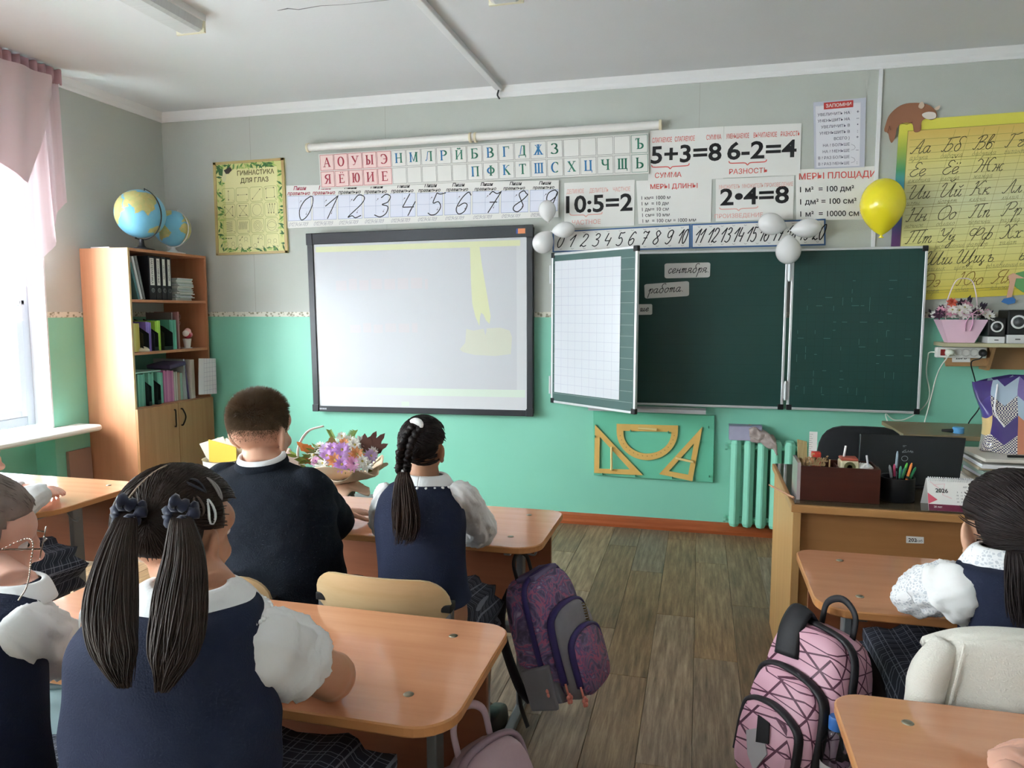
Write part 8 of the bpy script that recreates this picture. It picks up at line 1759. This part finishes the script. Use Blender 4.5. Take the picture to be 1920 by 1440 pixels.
def backpack(name, loc, rz, tiltv, H, W, D, body, front, trim, zipc, lab, pulls=None, extra=None, rim=None, mesh_side=None):
    """local frame: +x front of the bag, y across, z up; hung from its top handle"""
    t = thing(name, loc, lab, 'backpack', 'school backpacks hanging from desks'); M_ = Matrix.Rotation(rz, 3, 'Z') @ Matrix.Rotation(tiltv, 3, 'Y')
    def put(m, nm, mt, **k): m.v = [M_ @ Vector(q) for q in m.v]; return m.build(nm, mt, t, local=True, **k)
    def shell(x0, x1, w, z0, z1, r=.35, n=36, bul=.0):
        def outline(k, top=.5):
            P = []
            for i in range(n):
                a = 2*PI*i/n; ca, sa = math.cos(a), math.sin(a); P.append((math.copysign(abs(ca)**.55, ca)*w/2*k, (z0+z1)/2+math.copysign(abs(sa)**(.62 if sa > 0 else .4), sa)*(z1-z0)/2*k))
            return P
        m = MB(); m.loft([[(x, y, z) for y, z in outline(k)] for x, k in ((x0, .9), (x0+.008, .98), (lerp(x0, x1, .3), 1), (lerp(x0, x1, .7), 1), (x1-.012, .97), (x1, .9))]); return m
    put(shell(-D/2, D/2, W, -H, 0), 'main_body', body, smooth=True, sharp=60)
    put(shell(D/2-.01, D/2+.045, W*.88, -H+.01, -H*.28), 'front_pocket', front, smooth=True, sharp=60)
    put(shell(D/2+.04, D/2+.075, W*.74, -H+.02, -H*.48), 'lower_pocket', rim or front, smooth=True, sharp=60)
    def zipline(x, w, z0, z1, r=.008, nm='zip'):
        P = [(x, -w/2, z0), (x, -w/2*1.0, lerp(z0, z1, .6)), (x, -w/2*.82, z1-.02), (x, 0, z1), (x, w/2*.82, z1-.02), (x, w/2, lerp(z0, z1, .6)), (x, w/2, z0)]; m = MB(); m.tube(smoothpath(P, 6), r, 8, flat=1.6, upv=(1, 0, 0)); put(m, nm, zipc, smooth=True)
    zipline(D*.15, W*1.005, -H*.75, .004, .007); zipline(D/2+.012, W*.9, -H*.8, -H*.27, .009); zipline(D/2+.055, W*.76, -H*.85, -H*.47, .008)
    m = MB(); m.tube(smoothpath([(-D*.3, -.05, -.01), (-D*.3, -.045, .05), (-D*.3, 0, .075), (-D*.3, .045, .05), (-D*.3, .05, -.01)], 6), .009, 8, flat=.5); put(m, 'handle', trim, smooth=True)
    for s in (-1, 1):
        m = MB(); m.tube(smoothpath([(-D/2, s*.06, -.03), (-D/2-.05, s*.075, -.10), (-D/2-.06, s*.09, -H*.45), (-D/2-.03, s*.11, -H*.8), (-D/2+.01, s*.12, -H*.92)], 6), .026, 8, flat=.3, upv=(1, 0, 0)); put(m, 'shoulder_strap', trim, smooth=True)
        m = MB(); m.tube(smoothpath([(-D/2-.03, s*.11, -H*.8), (-D/2-.04, s*.115, -H*.95), (-D/2-.03, s*.12, -H*1.12)], 5), .011, 6, flat=.25); put(m, 'strap_tail', trim)
        m = MB(); m.loft([[(x, s*(W/2-.004+o_), z) for x, z in ((-D*.36, -H*.97), (D*.36, -H*.97), (D*.4, -H*.62), (-D*.4, -H*.66))] for o_ in (0, .02)]); put(m, 'side_pocket', mesh_side or trim, bev=.008)
    if pulls:
        for x, y, z in pulls:
            m = MB(); m.tube([(x, y, z), (x, y, z-.035)], .004, 6); 
            for k in range(5): a = 2*PI*k/5; m.ell((x+.002, y+.010*math.cos(a), z-.048+.010*math.sin(a)), (.005, .008, .008), 8, 6)
            put(m, 'zip_pull', mat('coral_charm', '#e08a7c', .45), smooth=True)
    if extra: extra(put, H, W, D)
    return t
FLO = floralmat(); GRYB = mat('grey_nylon', '#85838a', .6, noise_=(20, '#7a7880', .3)); PURZ = mat('violet_zip', '#352a66', .5); BLKN = mat('black_nylon', '#15151a', .6, noise_=(40, '#1c1c22', .3))
pk = ony(1008, 1092, -2.62)
def band(put, H, W, D):
    m = MB(); m.loft([[(x, s_*(W/2+.003), z) for x, z in ((-D/2+.01, -H*.62), (D/2-.005, -H*.78), (D/2-.005, -H*.93), (-D/2+.01, -H*.8))] for s_ in (-1, 1)]); put(m, 'grey_side_band', GRYB, bev=.004)
    m = MB(); m.mm((-D*.2, -W*.3, -.012), (D*.34, W*.3, .006)); put(m, 'top_panel', mat('mauve_nylon', '#6f6488', .6), bev=.006)
    m = MB()
    for k in range(9): m.tube([(D/2+.05+.008*math.cos(a), .06, -H*.34-k*.009+.006*math.sin(a)) for a in [2*PI*j/8 for j in range(8)]], .0016, 5, closed=True)
    put(m, 'key_chain', mat('brass', '#8a7650', .35, metal=.9))
backpack('backpack', (pk.x-.025, -2.56, pk.z+.01), -.28, -.30, .42, .27, .14, FLO, GRYB, BLKN, PURZ, 'purple floral backpack hanging on the front desk in the aisle', [(.03, -.142, -.30), (.09, -.128, -.33), (.13, -.108, -.35)], band, FLO, GRYB)
PKT = trianglemat(); BZ = mat('black_zip_tape', '#17141a', .5)
def pinkx(put, H, W, D):
    m = MB(); m.tube(smoothpath([(D*.0, -W*.2, .004), (D*.25, -W*.22, .025), (D*.5, -W*.2, -.02), (D*.58, -W*.16, -.09)], 6), .034, 8, flat=.25, upv=(0, 0, 1)); put(m, 'wide_black_strap', BLKN, smooth=True)
    m = MB(); m.mm((-D*.75, .02, -.12), (-D*.6, .06, -.07)); put(m, 'strap_buckle', RUB, bev=.004)
    m = MB(); m.prism([(D/2+.077, -.05, -H*.68), (D/2+.077, .0, -H*.60), (D/2+.077, .03, -H*.72), (D/2+.077, .0, -H*.86), (D/2+.077, -.03, -H*.80)], (.003, 0, 0)); put(m, 'grey_patch', mat('grey_patch', '#a8a4a8', .5))
    m = MB(); m.prism([(D/2+.0785, -.02, -H*.55), (D/2+.0785, .02, -H*.55), (D/2+.0785, .03, -H*.66), (D/2+.0785, -.01, -H*.7)], (.003, 0, 0)); put(m, 'dark_patch', BLKN)
pk2 = ony(1560, 1176, -3.02)
backpack('backpack', (pk2.x-.015, -3.03, pk2.z), PI+.62, -.20, .42, .25, .12, PKT, PKT, BLKN, BZ, 'pink backpack with dark triangle lines hanging in the right row', None, pinkx, PKT, PKT)
MAU = mat('mauve_nylon_bag', '#b39aa0', .55, noise_=(12, '#a68c93', .3)); pk3 = ony(905, 1392, -3.52)
backpack('backpack', (pk3.x+.0, -3.52, pk3.z-.0), -.45, -.3, .36, .2, .09, MAU, MAU, MAU, mat('mauve_zip', '#8a737c', .5), 'dusty mauve backpack at the bottom edge under the nearest desk', None, None, MAU, MAU)
TEA = mat('pale_teal_nylon', '#9fb8bb', .55, noise_=(12, '#8fa9ad', .3)); pk4 = ony(102, 1285, -3.72)
backpack('backpack', (pk4.x-.0, -3.69, pk4.z-.01), -1.2, 0, .36, .26, .12, TEA, TEA, BLKN, mat('grey_zip', '#6d7d80', .5), 'pale teal backpack squeezed between the two girls in front', None, None, TEA, TEA)
# water bottle in the side pocket of the pink bag
bc = ony(1566, 1400, -3.2); t = thing('water_bottle', (bc.x, -3.2, bc.z-.09), 'clear water bottle with a blue cap beside the pink backpack', 'bottle')
def clearmat():
    m, n, l, p = nmat('clear_plastic'); tr_ = n.new('ShaderNodeBsdfTransparent'); tr_.inputs[0].default_value = (.72, .78, .82, 1); g = n.new('ShaderNodeBsdfGlossy'); g.inputs['Roughness'].default_value = .05; fr = n.new('ShaderNodeFresnel'); fr.inputs[0].default_value = 1.5; mx = n.new('ShaderNodeMixShader'); l.new(fr.outputs[0], mx.inputs[0]); l.new(tr_.outputs[0], mx.inputs[1]); l.new(g.outputs[0], mx.inputs[2]); l.new(mx.outputs[0], n['Material Output'].inputs[0]); return m
zb = bc.z-.09; ztop = ony(1563, 1342, -3.2).z
m = MB(); h = ztop-.03-zb; m.lathe([(.028, 0), (.032, .006), (.032, h*.45), (.030, h*.5), (.032, h*.55), (.031, h*.75), (.016, h*.93), (.013, h)], (bc.x, -3.2, zb), 24); m.build('bottle_body', clearmat(), t, smooth=True)
m = MB(); m.lathe([(.0165, 0), (.0165, .026), (.014, .03)], (bc.x, -3.2, zb+h), 20); m.build('cap', mat('bottle_cap_blue', '#3a6fb8', .35), t, smooth=True, sharp=35)
m = MB(); m.lathe([(.0326, h*.15), (.0326, h*.42)], (bc.x, -3.2, zb), 24, cap=False); m.build('label_band', mat('bottle_label', '#c9c4c4', .5), t, smooth=True)
